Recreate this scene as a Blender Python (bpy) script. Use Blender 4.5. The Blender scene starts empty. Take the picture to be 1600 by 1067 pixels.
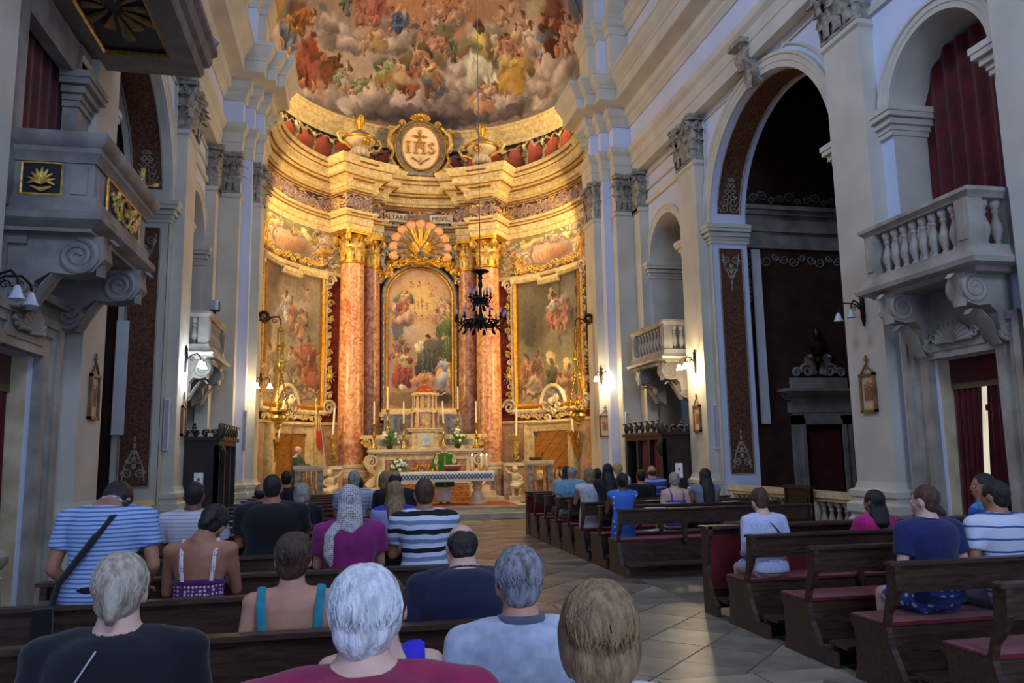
import bpy, bmesh, math, random
import numpy as np
from mathutils import Vector, Matrix, Euler, noise
PI = math.pi
sin, cos, rad = math.sin, math.cos, math.radians
rnd = random.Random(7)
scene = bpy.context.scene
COL = scene.collection

# ------------------------------------------------------------------ camera
cam_data = bpy.data.cameras.new('camera')
cam = bpy.data.objects.new('camera', cam_data)
COL.objects.link(cam)
scene.camera = cam
cam_data.sensor_width = 36.0
cam_data.lens = 27.5625
cam_data.clip_end = 200
_yaw, _pitch, _roll = .20497, .14332, -.01705
_f = Vector((sin(_yaw) * cos(_pitch), cos(_yaw) * cos(_pitch), sin(_pitch)))
_r = Vector((cos(_yaw), -sin(_yaw), 0))
_u = _r.cross(_f)
_r2 = _r * cos(_roll) + _u * sin(_roll)
_u2 = -_r * sin(_roll) + _u * cos(_roll)
cam.matrix_world = Matrix(((_r2.x, _u2.x, -_f.x, 0), (_r2.y, _u2.y, -_f.y, 0), (_r2.z, _u2.z, -_f.z, 1.7), (0, 0, 0, 1)))

# ------------------------------------------------------------------ world, lights, exposure
scene.view_settings.view_transform = 'Standard'
scene.view_settings.look = 'None'
scene.view_settings.gamma = 1
scene.view_settings.use_curve_mapping = False
scene.view_settings.exposure = 0.0
world = bpy.data.worlds.new('world')
scene.world = world
world.use_nodes = True
world.node_tree.nodes['Background'].inputs[0].default_value = (.45, .6, 1, 1)
world.node_tree.nodes['Background'].inputs[1].default_value = 0.06

def light(name, kind, loc, aim, power, color, size=1.0, size_y=None, spread=None, blend=.5, angle=90, parent=None):
    d = bpy.data.lights.new(name, kind)
    d.energy = power
    d.color = color
    if kind == 'AREA':
        d.shape = 'RECTANGLE'
        d.size = size
        d.size_y = size_y or size
        if spread: d.spread = rad(spread)
    else:
        d.shadow_soft_size = size
        if kind == 'SPOT':
            d.spot_size = rad(angle); d.spot_blend = blend
    o = bpy.data.objects.new(name, d)
    COL.objects.link(o)
    o.location = loc
    if aim is not None:
        o.rotation_euler = (Vector(aim) - Vector(loc)).to_track_quat('-Z', 'Y').to_euler()
    if parent: o.parent = parent
    return o

DAY = (.52, .68, 1.0)
WARM = (1.0, .69, .31)
# daylight: the open main door and the facade window behind the camera, clerestory windows in the vault
light('daylight_from_main_door', 'AREA', (2.0, -5.6, 2.6), (2.2, 10, 1.8), 240, DAY, 2.6, 4.2)
light('daylight_from_facade_window', 'AREA', (2.2, -5.6, 9.5), (2.2, 14, 8), 700, DAY, 4, 3.2)
light('daylight_from_left_clerestory', 'AREA', (-2.6, 8.5, 14.6), (8, 12, 8.5), 640, DAY, 5, 2)
light('daylight_from_right_clerestory', 'AREA', (7.1, 9.5, 14.6), (-3, 13, 8.5), 200, DAY, 5, 2)
# warm floodlights that stand on the cornice and behind the piers of the apse arch
light('flood_left_cornice', 'AREA', (-2.0, 22.15, 12.6), (3.6, 26.0, 13.2), 120, WARM, .5, .3)
light('flood_right_cornice', 'AREA', (6.5, 22.15, 12.6), (.9, 26.0, 13.2), 120, WARM, .5, .3)
light('flood_left_high', 'AREA', (-1.9, 22.2, 9.2), (4.0, 26.2, 7.6), 170, WARM, .3, 1.4)
light('flood_right_high', 'AREA', (6.4, 22.2, 9.2), (.5, 26.2, 7.6), 170, WARM, .3, 1.4)
light('flood_left_low', 'AREA', (-2.0, 22.15, 4.6), (4.0, 25.5, 3.2), 130, WARM, .3, 1.6)
light('flood_right_low', 'AREA', (6.5, 22.15, 4.6), (.5, 25.5, 3.2), 130, WARM, .3, 1.6)

# ------------------------------------------------------------------ materials
def srgb(r, g, b):
    f = lambda c: (c / 12.92 if c <= .04045 else ((c + .055) / 1.055) ** 2.4)
    return (f(r / 255), f(g / 255), f(b / 255), 1)

MATS = {}
def mat(name, c1, c2=None, scale=3.0, rough=.7, metal=0.0, bump=0.0, bscale=None, detail=4, stretch=(1, 1, 1),
        dist=0.0, spec=.5, lo=.35, hi=.65, emit=None, estr=0, sheen=0, kind='noise', trans=0, coat=0):
    if name in MATS: return MATS[name]
    m = bpy.data.materials.new(name); MATS[name] = m
    m.use_nodes = True
    nt = m.node_tree; N = nt.nodes; L = nt.links
    b = N['Principled BSDF']
    b.inputs['Roughness'].default_value = rough
    b.inputs['Metallic'].default_value = metal
    b.inputs['Specular IOR Level'].default_value = spec
    if coat: b.inputs['Coat Weight'].default_value = coat
    if sheen: b.inputs['Sheen Weight'].default_value = sheen
    if trans: b.inputs['Transmission Weight'].default_value = trans
    c2 = c2 or tuple(min(1, x * .8) for x in c1[:3]) + (1,)
    tc = N.new('ShaderNodeTexCoord'); mp = N.new('ShaderNodeMapping'); mp.inputs['Scale'].default_value = stretch
    L.new(tc.outputs['Object'], mp.inputs[0])
    if kind == 'noise':
        t = N.new('ShaderNodeTexNoise'); t.inputs['Scale'].default_value = scale; t.inputs['Detail'].default_value = detail
        t.inputs['Distortion'].default_value = dist; out = t.outputs[0]
    elif kind == 'voronoi':
        t = N.new('ShaderNodeTexVoronoi'); t.inputs['Scale'].default_value = scale; out = t.outputs[0]
    elif kind == 'wave':
        t = N.new('ShaderNodeTexWave'); t.inputs['Scale'].default_value = scale; t.inputs['Distortion'].default_value = dist
        t.inputs['Detail'].default_value = detail; out = t.outputs[1]
    L.new(mp.outputs[0], t.inputs['Vector'])
    r = N.new('ShaderNodeValToRGB')
    r.color_ramp.elements[0].position = lo; r.color_ramp.elements[0].color = c1
    r.color_ramp.elements[1].position = hi; r.color_ramp.elements[1].color = c2
    L.new(out, r.inputs[0]); L.new(r.outputs[0], b.inputs['Base Color'])
    if bump:
        t2 = N.new('ShaderNodeTexNoise'); t2.inputs['Scale'].default_value = bscale or scale * 3; t2.inputs['Detail'].default_value = 5
        L.new(mp.outputs[0], t2.inputs['Vector'])
        bp = N.new('ShaderNodeBump'); bp.inputs['Strength'].default_value = bump; bp.inputs['Distance'].default_value = .02
        L.new(t2.outputs[0], bp.inputs['Height']); L.new(bp.outputs[0], b.inputs['Normal'])
    if emit:
        b.inputs['Emission Color'].default_value = emit; b.inputs['Emission Strength'].default_value = estr
    return m

def stripes(name, cols, period, rough=.85, axis='Z', offset=0.0):
    """cloth with horizontal bands: cols = [(width share, colour), ...]"""
    if name in MATS: return MATS[name]
    m = bpy.data.materials.new(name); MATS[name] = m
    m.use_nodes = True
    nt = m.node_tree; N = nt.nodes; L = nt.links; b = N['Principled BSDF']; b.inputs['Roughness'].default_value = rough
    tc = N.new('ShaderNodeTexCoord'); sx = N.new('ShaderNodeSeparateXYZ'); L.new(tc.outputs['Object'], sx.inputs[0])
    nz = N.new('ShaderNodeTexNoise'); nz.inputs['Scale'].default_value = 5; L.new(tc.outputs['Object'], nz.inputs['Vector'])
    ad = N.new('ShaderNodeMath'); ad.operation = 'MULTIPLY_ADD'; L.new(nz.outputs[0], ad.inputs[0]); ad.inputs[1].default_value = period * .35
    L.new(sx.outputs[axis], ad.inputs[2])
    a2 = N.new('ShaderNodeMath'); a2.operation = 'ADD'; a2.inputs[1].default_value = offset + 10 * period; L.new(ad.outputs[0], a2.inputs[0])
    dv = N.new('ShaderNodeMath'); dv.operation = 'DIVIDE'; dv.inputs[1].default_value = period; L.new(a2.outputs[0], dv.inputs[0])
    fr = N.new('ShaderNodeMath'); fr.operation = 'FRACT'; L.new(dv.outputs[0], fr.inputs[0])
    r = N.new('ShaderNodeValToRGB'); r.color_ramp.interpolation = 'CONSTANT'
    e = r.color_ramp.elements; p = 0
    for i, (w, c) in enumerate(cols):
        if i < 2: e[i].position = p; e[i].color = c
        else: x = e.new(p); x.color = c
        p += w
    L.new(fr.outputs[0], r.inputs[0]); L.new(r.outputs[0], b.inputs['Base Color'])
    return m

def dots(name, base, dot, scale=30, thr=.35, ring=None, rough=.85, stretch=(1, 1, 1)):
    """cloth with a regular printed or woven dot pattern"""
    if name in MATS: return MATS[name]
    m = bpy.data.materials.new(name); MATS[name] = m
    m.use_nodes = True
    nt = m.node_tree; N = nt.nodes; L = nt.links; b = N['Principled BSDF']; b.inputs['Roughness'].default_value = rough
    tc = N.new('ShaderNodeTexCoord'); mp = N.new('ShaderNodeMapping'); mp.inputs['Scale'].default_value = stretch
    L.new(tc.outputs['Object'], mp.inputs[0])
    v = N.new('ShaderNodeTexVoronoi'); v.inputs['Scale'].default_value = scale; v.inputs['Randomness'].default_value = .25
    L.new(mp.outputs[0], v.inputs['Vector'])
    r = N.new('ShaderNodeValToRGB'); e = r.color_ramp.elements; r.color_ramp.interpolation = 'CONSTANT'
    e[0].position = 0; e[0].color = ring or dot; e[1].position = thr; e[1].color = base
    if ring: x = e.new(thr * .5); x.color = dot
    L.new(v.outputs[0], r.inputs[0]); L.new(r.outputs[0], b.inputs['Base Color'])
    return m

def img_mat(name, img, rough=.8, spec=.3, bump=0.0):
    m = bpy.data.materials.new(name); m.use_nodes = True
    nt = m.node_tree; N = nt.nodes; L = nt.links; b = N['Principled BSDF']
    b.inputs['Roughness'].default_value = rough; b.inputs['Specular IOR Level'].default_value = spec
    uv = N.new('ShaderNodeTexCoord'); t = N.new('ShaderNodeTexImage'); t.image = img; t.extension = 'EXTEND'
    L.new(uv.outputs['UV'], t.inputs[0]); L.new(t.outputs[0], b.inputs['Base Color'])
    return m

M = dict(
    pil=mat('cream_painted_plaster', srgb(206, 201, 186), srgb(192, 187, 172), 1.3, .75, bump=.08, bscale=60),
    wall=mat('white_painted_plaster', srgb(208, 214, 236), srgb(198, 205, 228), .8, .8, bump=.06, bscale=50),
    stone=mat('grey_limestone', srgb(176, 170, 158), srgb(140, 134, 124), 2.5, .6, bump=.25, bscale=40),
    darkstone=mat('pulpit_stone', srgb(150, 146, 140), srgb(112, 108, 104), 2.5, .6, bump=.25, bscale=40),
    capst=mat('capital_stucco', srgb(170, 163, 150), srgb(118, 112, 102), 9, .7, bump=.3, bscale=30),
    vault=mat('vault_plaster', srgb(190, 184, 168), srgb(176, 170, 156), 1, .85),
    cream=mat('apse_cream_stucco', srgb(228, 208, 156), srgb(196, 168, 108), 9, .55, bump=.2, bscale=26),
    creampale=mat('pale_marble', srgb(224, 208, 172), srgb(190, 170, 132), 3, .4, bump=.05),
    gold=mat('gilding', srgb(226, 172, 62), srgb(176, 122, 30), 14, .32, metal=.75, bump=.3, bscale=60),
    goldlt=mat('gilded_stucco', srgb(236, 206, 120), srgb(188, 142, 52), 12, .4, metal=.35, bump=.3, bscale=50),
    brass=mat('polished_brass', srgb(226, 188, 90), srgb(184, 140, 52), 8, .25, metal=.85),
    marble=mat('rose_marble', srgb(192, 100, 66), srgb(226, 180, 128), 3.4, .28, dist=2.6, detail=10, lo=.36, hi=.6),
    marble2=mat('mauve_marble', srgb(146, 84, 62), srgb(210, 164, 118), 3.4, .3, dist=2.5, detail=9, lo=.36, hi=.66),
    grism=mat('grey_veined_marble', srgb(160, 152, 138), srgb(98, 92, 92), 5, .35, dist=1.8, detail=8),
    dado=mat('dado_marble', srgb(196, 164, 124), srgb(160, 124, 94), 3, .4, dist=1.6, detail=8),
    redwall=mat('dark_red_stucco', srgb(138, 52, 32), srgb(112, 40, 26), 2.5, .6),
    wood=mat('dark_pew_wood', srgb(80, 56, 42), srgb(50, 34, 26), 6, .42, stretch=(1, 6, 6), bump=.1, dist=.6),
    blackwood=mat('black_walnut', srgb(34, 24, 20), srgb(20, 14, 12), 6, .45, bump=.15),
    lightwood=mat('honey_wood_boards', srgb(178, 118, 44), srgb(144, 90, 30), 4, .5, stretch=(1, 1, 7), dist=.5),
    redcloth=mat('red_cushion_velvet', srgb(120, 14, 22), srgb(92, 8, 16), 8, .9, bump=.1, sheen=.2),
    curtain=mat('dark_red_curtain', srgb(98, 4, 14), srgb(66, 2, 9), 4, .85, sheen=.2),
    iron=mat('wrought_iron', srgb(38, 34, 32), srgb(22, 20, 19), 10, .5, metal=.6),
    bronze=mat('dark_bronze', srgb(96, 62, 36), srgb(56, 34, 22), 10, .4, metal=.7),
    white=mat('white_enamel', srgb(222, 224, 226), srgb(208, 210, 214), 3, .5),
    paper=mat('white_paper', srgb(236, 236, 238), srgb(222, 222, 228), 4, .8),
    wax=mat('candle_wax', srgb(250, 240, 214), srgb(240, 226, 190), 4, .5, emit=srgb(250, 230, 190), estr=0.02),
    flame=mat('candle_flame', srgb(255, 240, 200), srgb(255, 230, 170), 4, .5, emit=(1, .78, .42, 1), estr=14),
    leafg=mat('green_leaves', srgb(58, 110, 34), srgb(96, 150, 52), 8, .5),
    petal=mat('white_petals', srgb(250, 248, 236), srgb(238, 232, 206), 8, .6),
    teracot=mat('terracotta_tile_panel', srgb(128, 74, 38), srgb(70, 40, 24), 20, .7, kind='voronoi', lo=.1, hi=.7),
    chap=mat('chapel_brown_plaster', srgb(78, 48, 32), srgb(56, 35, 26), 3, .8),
    greyorn=mat('grey_painted_ornament', srgb(160, 152, 140), srgb(130, 122, 112), 6, .7),
    blue=mat('ultramarine_panel', srgb(30, 44, 96), srgb(20, 30, 70), 3, .6),
    navy=mat('midnight_panel', srgb(16, 20, 34), srgb(10, 12, 22), 3, .6),
    floorb=mat('worn_floor_stone', srgb(128, 118, 104), srgb(100, 92, 82), 1.6, .42, bump=.1, bscale=20),
    tileA=mat('grey_floor_slab', srgb(142, 134, 120), srgb(112, 106, 96), 2.2, .32, bump=.12, bscale=14, detail=8),
    tileB=mat('dark_floor_slab', srgb(110, 104, 98), srgb(86, 82, 80), 2.2, .34, bump=.12, bscale=14, detail=8),
    tileC=mat('pale_floor_slab', srgb(164, 154, 134), srgb(134, 126, 110), 2.2, .3, bump=.12, bscale=14, detail=8),
    rug=mat('red_brown_carpet', srgb(140, 52, 28), srgb(176, 124, 66), 16, .9, kind='voronoi', lo=.15, hi=.6),
    bulb_w=mat('lit_bulb_cool', (1, 1, 1, 1), (1, 1, 1, 1), 1, .5, emit=(.82, .92, 1, 1), estr=30),
    bulb_y=mat('lit_bulb_warm', (1, 1, 1, 1), (1, 1, 1, 1), 1, .5, emit=(1, .8, .5, 1), estr=30),
    glass=mat('frosted_glass_shade', srgb(190, 196, 206), srgb(170, 176, 190), 4, .25, spec=.6),
    skin=mat('skin', srgb(206, 152, 124), srgb(190, 134, 108), 9, .55),
    skin_t=mat('tanned_skin', srgb(176, 122, 92), srgb(158, 104, 78), 9, .55),
    skin_p=mat('pale_skin', srgb(222, 180, 160), srgb(208, 160, 140), 9, .55),
    skin_d=mat('dark_skin', srgb(120, 80, 58), srgb(104, 66, 48), 9, .55),
    eyew=mat('eye_white', srgb(236, 232, 226), srgb(226, 222, 216), 9, .2),
    eyeb=mat('eye_iris', srgb(40, 28, 20), srgb(26, 18, 14), 9, .2),
    lip=mat('lips', srgb(168, 92, 84), srgb(150, 80, 74), 9, .5),
)
def cloth(name, rgb, rgb2=None, rough=.9, scale=18, bump=.25):
    return mat(name, srgb(*rgb), srgb(*(rgb2 or tuple(int(c * .86) for c in rgb))), scale, rough, bump=bump, bscale=9, sheen=.15)

# ------------------------------------------------------------------ mesh helpers
class MB:
    def __init__(s): s.v = []; s.f = []; s.uv = None
    def add(s, v, f):
        o = len(s.v); s.v += [tuple(p) for p in v]; s.f += [tuple(i + o for i in q) for q in f]; return s
    def box(s, c, d, rz=0, rx=0, ry=0, taper=1.0):
        x, y, z = d[0] / 2, d[1] / 2, d[2] / 2; t = taper
        v = [Vector(p) for p in ((-x, -y, -z), (x, -y, -z), (x, y, -z), (-x, y, -z), (-x * t, -y * t, z), (x * t, -y * t, z), (x * t, y * t, z), (-x * t, y * t, z))]
        if rz or rx or ry:
            m = Euler((rx, ry, rz)).to_matrix(); v = [m @ p for p in v]
        c = Vector(c)
        return s.add([p + c for p in v], [(3, 2, 1, 0), (4, 5, 6, 7), (0, 1, 5, 4), (1, 2, 6, 5), (2, 3, 7, 6), (3, 0, 4, 7)])
    def b2(s, x0, x1, y0, y1, z0, z1):
        return s.box(((x0 + x1) / 2, (y0 + y1) / 2, (z0 + z1) / 2), (abs(x1 - x0), abs(y1 - y0), abs(z1 - z0)))
    def lathe(s, prof, c=(0, 0, 0), n=16, a0=0, a1=2 * PI, sx=1, sy=1):
        full = abs(a1 - a0 - 2 * PI) < 1e-6; k = n if full else n + 1; v = []
        for r, z in prof:
            for i in range(k):
                a = a0 + (a1 - a0) * i / n; v.append((c[0] + r * cos(a) * sx, c[1] + r * sin(a) * sy, c[2] + z))
        f = []
        for j in range(len(prof) - 1):
            for i in range(n):
                i2 = (i + 1) % k; f.append((j * k + i, j * k + i2, (j + 1) * k + i2, (j + 1) * k + i))
        if full:
            if prof[0][0] > 1e-4: f.append(tuple(range(k))[::-1])
            if prof[-1][0] > 1e-4: f.append(tuple((len(prof) - 1) * k + i for i in range(k)))
        return s.add(v, f)
    def tube(s, pts, r, n=8, flat=1.0, cap=True):
        pts = [Vector(p) for p in pts]; m = len(pts)
        rr = r if isinstance(r, (list, tuple)) else [r] * m
        v = []; up = None
        for i, p in enumerate(pts):
            t = (pts[min(i + 1, m - 1)] - pts[max(i - 1, 0)])
            if t.length < 1e-9: t = Vector((0, 0, 1))
            t.normalize()
            if up is None: up = Vector((0, 0, 1)) if abs(t.z) < .9 else Vector((0, 1, 0))
            a = t.cross(up)
            if a.length < 1e-4: a = t.cross(Vector((1, 0, 0)))
            a.normalize(); up = a.cross(t).normalized()
            for k in range(n):
                th = 2 * PI * k / n; v.append(p + (a * cos(th) + up * sin(th) * flat) * rr[i])
        f = []
        for i in range(m - 1):
            for k in range(n):
                k2 = (k + 1) % n; f.append((i * n + k, i * n + k2, (i + 1) * n + k2, (i + 1) * n + k))
        if cap: f.append(tuple(range(n))[::-1]); f.append(tuple((m - 1) * n + k for k in range(n)))
        return s.add(v, f)
    def cyl(s, a, b, r, n=12, r2=None): return s.tube([a, b], [r, r if r2 is None else r2], n)
    def ball(s, c, r, seg=12, rings=8, rot=None):
        r = r if isinstance(r, (tuple, list)) else (r, r, r); v = []; f = []
        m = rot.to_matrix() if rot else None
        for j in range(rings + 1):
            th = PI * j / rings
            for i in range(seg):
                a = 2 * PI * i / seg; p = Vector((r[0] * sin(th) * cos(a), r[1] * sin(th) * sin(a), r[2] * cos(th)))
                if m: p = m @ p
                v.append(p + Vector(c))
        for j in range(rings):
            for i in range(seg):
                i2 = (i + 1) % seg; f.append((j * seg + i, (j + 1) * seg + i, (j + 1) * seg + i2, j * seg + i2))
        return s.add(v, f)
    def prism(s, poly, h0, h1, axis='z', m=None):
        """polygon (2D, counter-clockwise) pushed from h0 to h1 along an axis"""
        n = len(poly)
        def P(a, b, h):
            return (a, b, h) if axis == 'z' else ((a, h, b) if axis == 'y' else (h, a, b))
        v = [P(a, b, h0) for a, b in poly] + [P(a, b, h1) for a, b in poly]
        f = [tuple(range(n))[::-1], tuple(range(n, 2 * n))] + [(i, (i + 1) % n, n + (i + 1) % n, n + i) for i in range(n)]
        return s.add(v, f)
    def sweep(s, path, prof, side=1, closed=False, capends=True):
        """profile [(offset, z)] carried along a plan path [(x, y)] with mitred corners; side=+1 offsets to the left of travel"""
        n = len(path); k = len(prof); v = []
        P = [Vector((p[0], p[1])) for p in path]
        for i in range(n):
            if closed: a = P[i] - P[i - 1]; b = P[(i + 1) % n] - P[i]
            else:
                a = P[i] - P[i - 1] if i > 0 else P[1] - P[0]; b = P[i + 1] - P[i] if i < n - 1 else P[-1] - P[-2]
            a.normalize(); b.normalize()
            na = Vector((-a.y, a.x)) * side; nb = Vector((-b.y, b.x)) * side
            mm = na + nb
            if mm.length < 1e-6: mm = na
            mm.normalize(); sc = 1 / max(.3, mm.dot(na))
            for o, z in prof: q = P[i] + mm * (o * sc); v.append((q.x, q.y, z))
        f = []
        for i in range(n if closed else n - 1):
            i2 = (i + 1) % n
            for j in range(k - 1): f.append((i * k + j, i2 * k + j, i2 * k + j + 1, i * k + j + 1))
        if capends and not closed and k > 2:
            f.append(tuple(range(k))); f.append(tuple((n - 1) * k + j for j in range(k))[::-1])
        return s.add(v, f)
    def spiral(s, c, r0, turns, plane, w=.03, flat=1.0, n=6, d=1, a0=0, seg=14, shrink=.15):
        """volute: a tube winding inwards, in the plane spanned by plane=(u, v)"""
        u, vv = Vector(plane[0]), Vector(plane[1]); pts = []; rr = []
        m = int(turns * seg)
        for i in range(m + 1):
            t = i / m; a = a0 + d * turns * 2 * PI * t; r = r0 * (1 - t * (1 - shrink))
            pts.append(Vector(c) + u * (r * cos(a)) + vv * (r * sin(a))); rr.append(w * (1 - .45 * t))
        return s.tube(pts, rr, n, flat)
    def leaf(s, base, up, out, w, h, curl=.35, nx=4, ny=6, lobes=3, th=.012):
        """acanthus leaf: lobed sheet with thickness that rises along up and curls along out"""
        base, up, out = Vector(base), Vector(up).normalized(), Vector(out).normalized(); sd = up.cross(out).normalized()
        rows = []
        for layer in (0, 1):
            for j in range(ny + 1):
                t = j / ny
                wz = w * .5 * (math.sin(PI * min(1, .18 + t * .82)) ** .6) * (1 - .18 * abs(math.sin(lobes * PI * t)))
                if j == ny: wz = w * .12
                hz = h * (math.sin(min(t, .82) / .82 * PI / 2)) if t < .82 else h * (1 - (t - .82) * .9)
                ot = curl * h * (t ** 3) * 1.0
                for i in range(nx + 1):
                    q = i / nx * 2 - 1
                    p = base + up * hz + out * (ot + (1 - q * q) * w * .12 - layer * th) + sd * (q * wz)
                    rows.append(p)
        k = nx + 1; m = k * (ny + 1); f = []
        for j in range(ny):
            for i in range(nx):
                a = j * k + i
                f.append((a, a + 1, a + k + 1, a + k)); f.append((m + a, m + a + k, m + a + k + 1, m + a + 1))
        for j in range(ny):
            for i in (0, nx):
                a = j * k + i; f.append((a, a + k, m + a + k, m + a) if i == 0 else (a, m + a, m + a + k, a + k))
        for i in range(nx):
            a = ny * k + i; f.append((a, a + 1, m + a + 1, m + a)); f.append((i, m + i, m + i + 1, i + 1))
        return s.add(rows, f)
    def xf(s, mx):
        s.v = [tuple(mx @ Vector(p)) for p in s.v]; return s
    def mesh(s, name, m, smooth=None):
        me = bpy.data.meshes.new(name); me.from_pydata(s.v, [], s.f); me.materials.append(m)
        if smooth is not None:
            me.polygons.foreach_set('use_smooth', [True] * len(me.polygons))
            me.set_sharp_from_angle(angle=rad(smooth))
        me.update(); return me
    def build(s, name, m, parent=None, smooth=None, loc=None):
        o = bpy.data.objects.new(name, s.mesh(name, m, smooth)); COL.objects.link(o)
        if parent: o.parent = parent
        if loc: o.location = loc
        return o

def tag(o, label=None, cat=None, group=None, kind=None):
    if label: o['label'] = label
    if cat: o['category'] = cat
    if group: o['group'] = group
    if kind: o['kind'] = kind
    return o
def thing(name, label, cat, loc=(0, 0, 0), rz=0, group=None):
    o = bpy.data.objects.new(name, None); COL.objects.link(o); o.location = loc; o.rotation_euler = (0, 0, rz)
    return tag(o, label, cat, group)
def struct(name, label=None):
    o = bpy.data.objects.new(name, None); COL.objects.link(o); return tag(o, label, None, None, 'structure')
def inst(me, name, parent, loc=(0, 0, 0), rot=(0, 0, 0), sc=(1, 1, 1)):
    o = bpy.data.objects.new(name, me); COL.objects.link(o); o.parent = parent
    o.location = loc; o.rotation_euler = rot; o.scale = sc; return o
def copy_tree(o, parent=None):
    c = o.copy(); COL.objects.link(c)
    if parent: c.parent = parent
    for ch in list(o.children): copy_tree(ch, c)
    return c
def remesh(mb, voxel, m, name, parent=None, smooth_it=4, disp=0, dscale=20):
    """joins overlapping closed shapes into one continuous skin"""
    me = bpy.data.meshes.new('tmp'); me.from_pydata(mb.v, [], mb.f)
    o = bpy.data.objects.new('tmp', me); COL.objects.link(o)
    r = o.modifiers.new('r', 'REMESH'); r.mode = 'VOXEL'; r.voxel_size = voxel; r.use_smooth_shade = True
    if smooth_it:
        sm = o.modifiers.new('s', 'SMOOTH'); sm.iterations = smooth_it; sm.factor = .5
    dg = bpy.context.evaluated_depsgraph_get()
    ev = o.evaluated_get(dg); me2 = bpy.data.meshes.new_from_object(ev)
    bpy.data.objects.remove(o); bpy.data.meshes.remove(me)
    me2.name = name; me2.materials.clear(); me2.materials.append(m)
    if disp:
        n = len(me2.vertices); co = np.empty(n * 3); me2.vertices.foreach_get('co', co); co = co.reshape(-1, 3)
        no = np.empty(n * 3); me2.vertices.foreach_get('normal', no); no = no.reshape(-1, 3)
        d = np.array([noise.noise(Vector((p[0] * dscale, p[1] * dscale, p[2] * dscale * .35))) for p in co])
        me2.vertices.foreach_set('co', (co + no * (d * disp)[:, None]).ravel())
    me2.polygons.foreach_set('use_smooth', [True] * len(me2.polygons)); me2.update()
    ob = bpy.data.objects.new(name, me2); COL.objects.link(ob)
    if parent: ob.parent = parent
    return ob

# ================================================================== SETTING
AX = 2.25            # the church's long axis runs along x = AX
CY, AR = 21.6, 4.9   # centre and radius of the round apse
def ax(side, d): return AX + side * d

# ---- floor: stone slabs laid on the diagonal down the aisle, plain flags under the pews
fl = MB().b2(-9.5, 14, -6, 21.3, -.3, -.012).build('floor', M['floorb'])
tag(fl, 'stone paved church floor', kind='structure')
def clip(poly, a, b, c):   # keep a*x+b*y<=c
    out = []
    for i in range(len(poly)):
        p, q = poly[i], poly[(i + 1) % len(poly)]
        dp = a * p[0] + b * p[1] - c; dq = a * q[0] + b * q[1] - c
        if dp <= 0: out.append(p)
        if (dp < 0 < dq) or (dq < 0 < dp):
            t = dp / (dp - dq); out.append((p[0] + t * (q[0] - p[0]), p[1] + t * (q[1] - p[1])))
    return out
TS = .56; HD = TS / math.sqrt(2)
bands = [(5.55, 5.85), (8.7, 9.0), (12.4, 12.7), (16.4, 16.7), (20.0, 20.3)]
ntile = 0
def tile(poly, mname):
    global ntile
    if len(poly) < 3: return
    cx = sum(p[0] for p in poly) / len(poly); cy = sum(p[1] for p in poly) / len(poly)
    area = abs(sum(poly[i][0] * poly[(i + 1) % len(poly)][1] - poly[(i + 1) % len(poly)][0] * poly[i][1] for i in range(len(poly)))) / 2
    if area < .006: return
    g = .006; q = []
    for p in poly:
        d = math.hypot(p[0] - cx, p[1] - cy); q.append((p[0] - cx + (cx - p[0]) / d * g * 1.6, p[1] - cy + (cy - p[1]) / d * g * 1.6))
    h = rnd.uniform(-.0015, .0015)
    mb = MB().prism(q, -.012, h)
    o = mb.build('tile', M[mname], fl, loc=(cx, cy, 0)); ntile += 1
segs = []
y0 = 1.2
for b0, b1 in bands + [(21.1, 21.1)]:
    segs.append((y0, b0)); y0 = b1
xa0, xa1 = .72, 3.86
for y0, y1 in segs:
    n0 = int((y0 - 1) / HD) - 1; n1 = int(y1 / HD) + 2
    for j in range(n0, n1):
        for i in range(-1, 6):
            cx = xa0 + i * 2 * HD + (HD if j % 2 else 0); cy = j * HD
            poly = [(cx, cy - HD), (cx + HD, cy), (cx, cy + HD), (cx - HD, cy)]
            for a, b, c in ((1, 0, xa1), (-1, 0, -xa0), (0, 1, y1), (0, -1, -y0)): poly = clip(poly, a, b, c)
            tile(poly, rnd.choice(['tileA', 'tileA', 'tileB', 'tileC']))
for b0, b1 in bands:
    for i in range(4):
        w = (xa1 - xa0) / 4; x = xa0 + i * w
        tile([(x, b0), (x + w, b0), (x + w, b1), (x, b1)], rnd.choice(['tileA', 'tileC']))
for i in range(4):   # flags at the foot of the steps run on over the whole width
    for k in range(2):
        pass

# ---- apse platform and steps
st = MB()
st.b2(ax(-1, 4.9), ax(1, 4.9), 21.12, 21.6, 0, .15)
o = st.build('floor_step', M['stone']); tag(o, 'lower stone step to the altar platform', kind='structure')
plat = MB().b2(ax(-1, 5.2), ax(1, 5.2), 21.5, 26.9, 0, .32).build('floor_chancel', M['creampale'])
tag(plat, 'raised marble chancel floor', kind='structure')
MB().b2(ax(-1, 4.62), ax(1, 4.62), 21.46, 21.56, .27, .325).build('step_nosing', M['stone'], plat)

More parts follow.
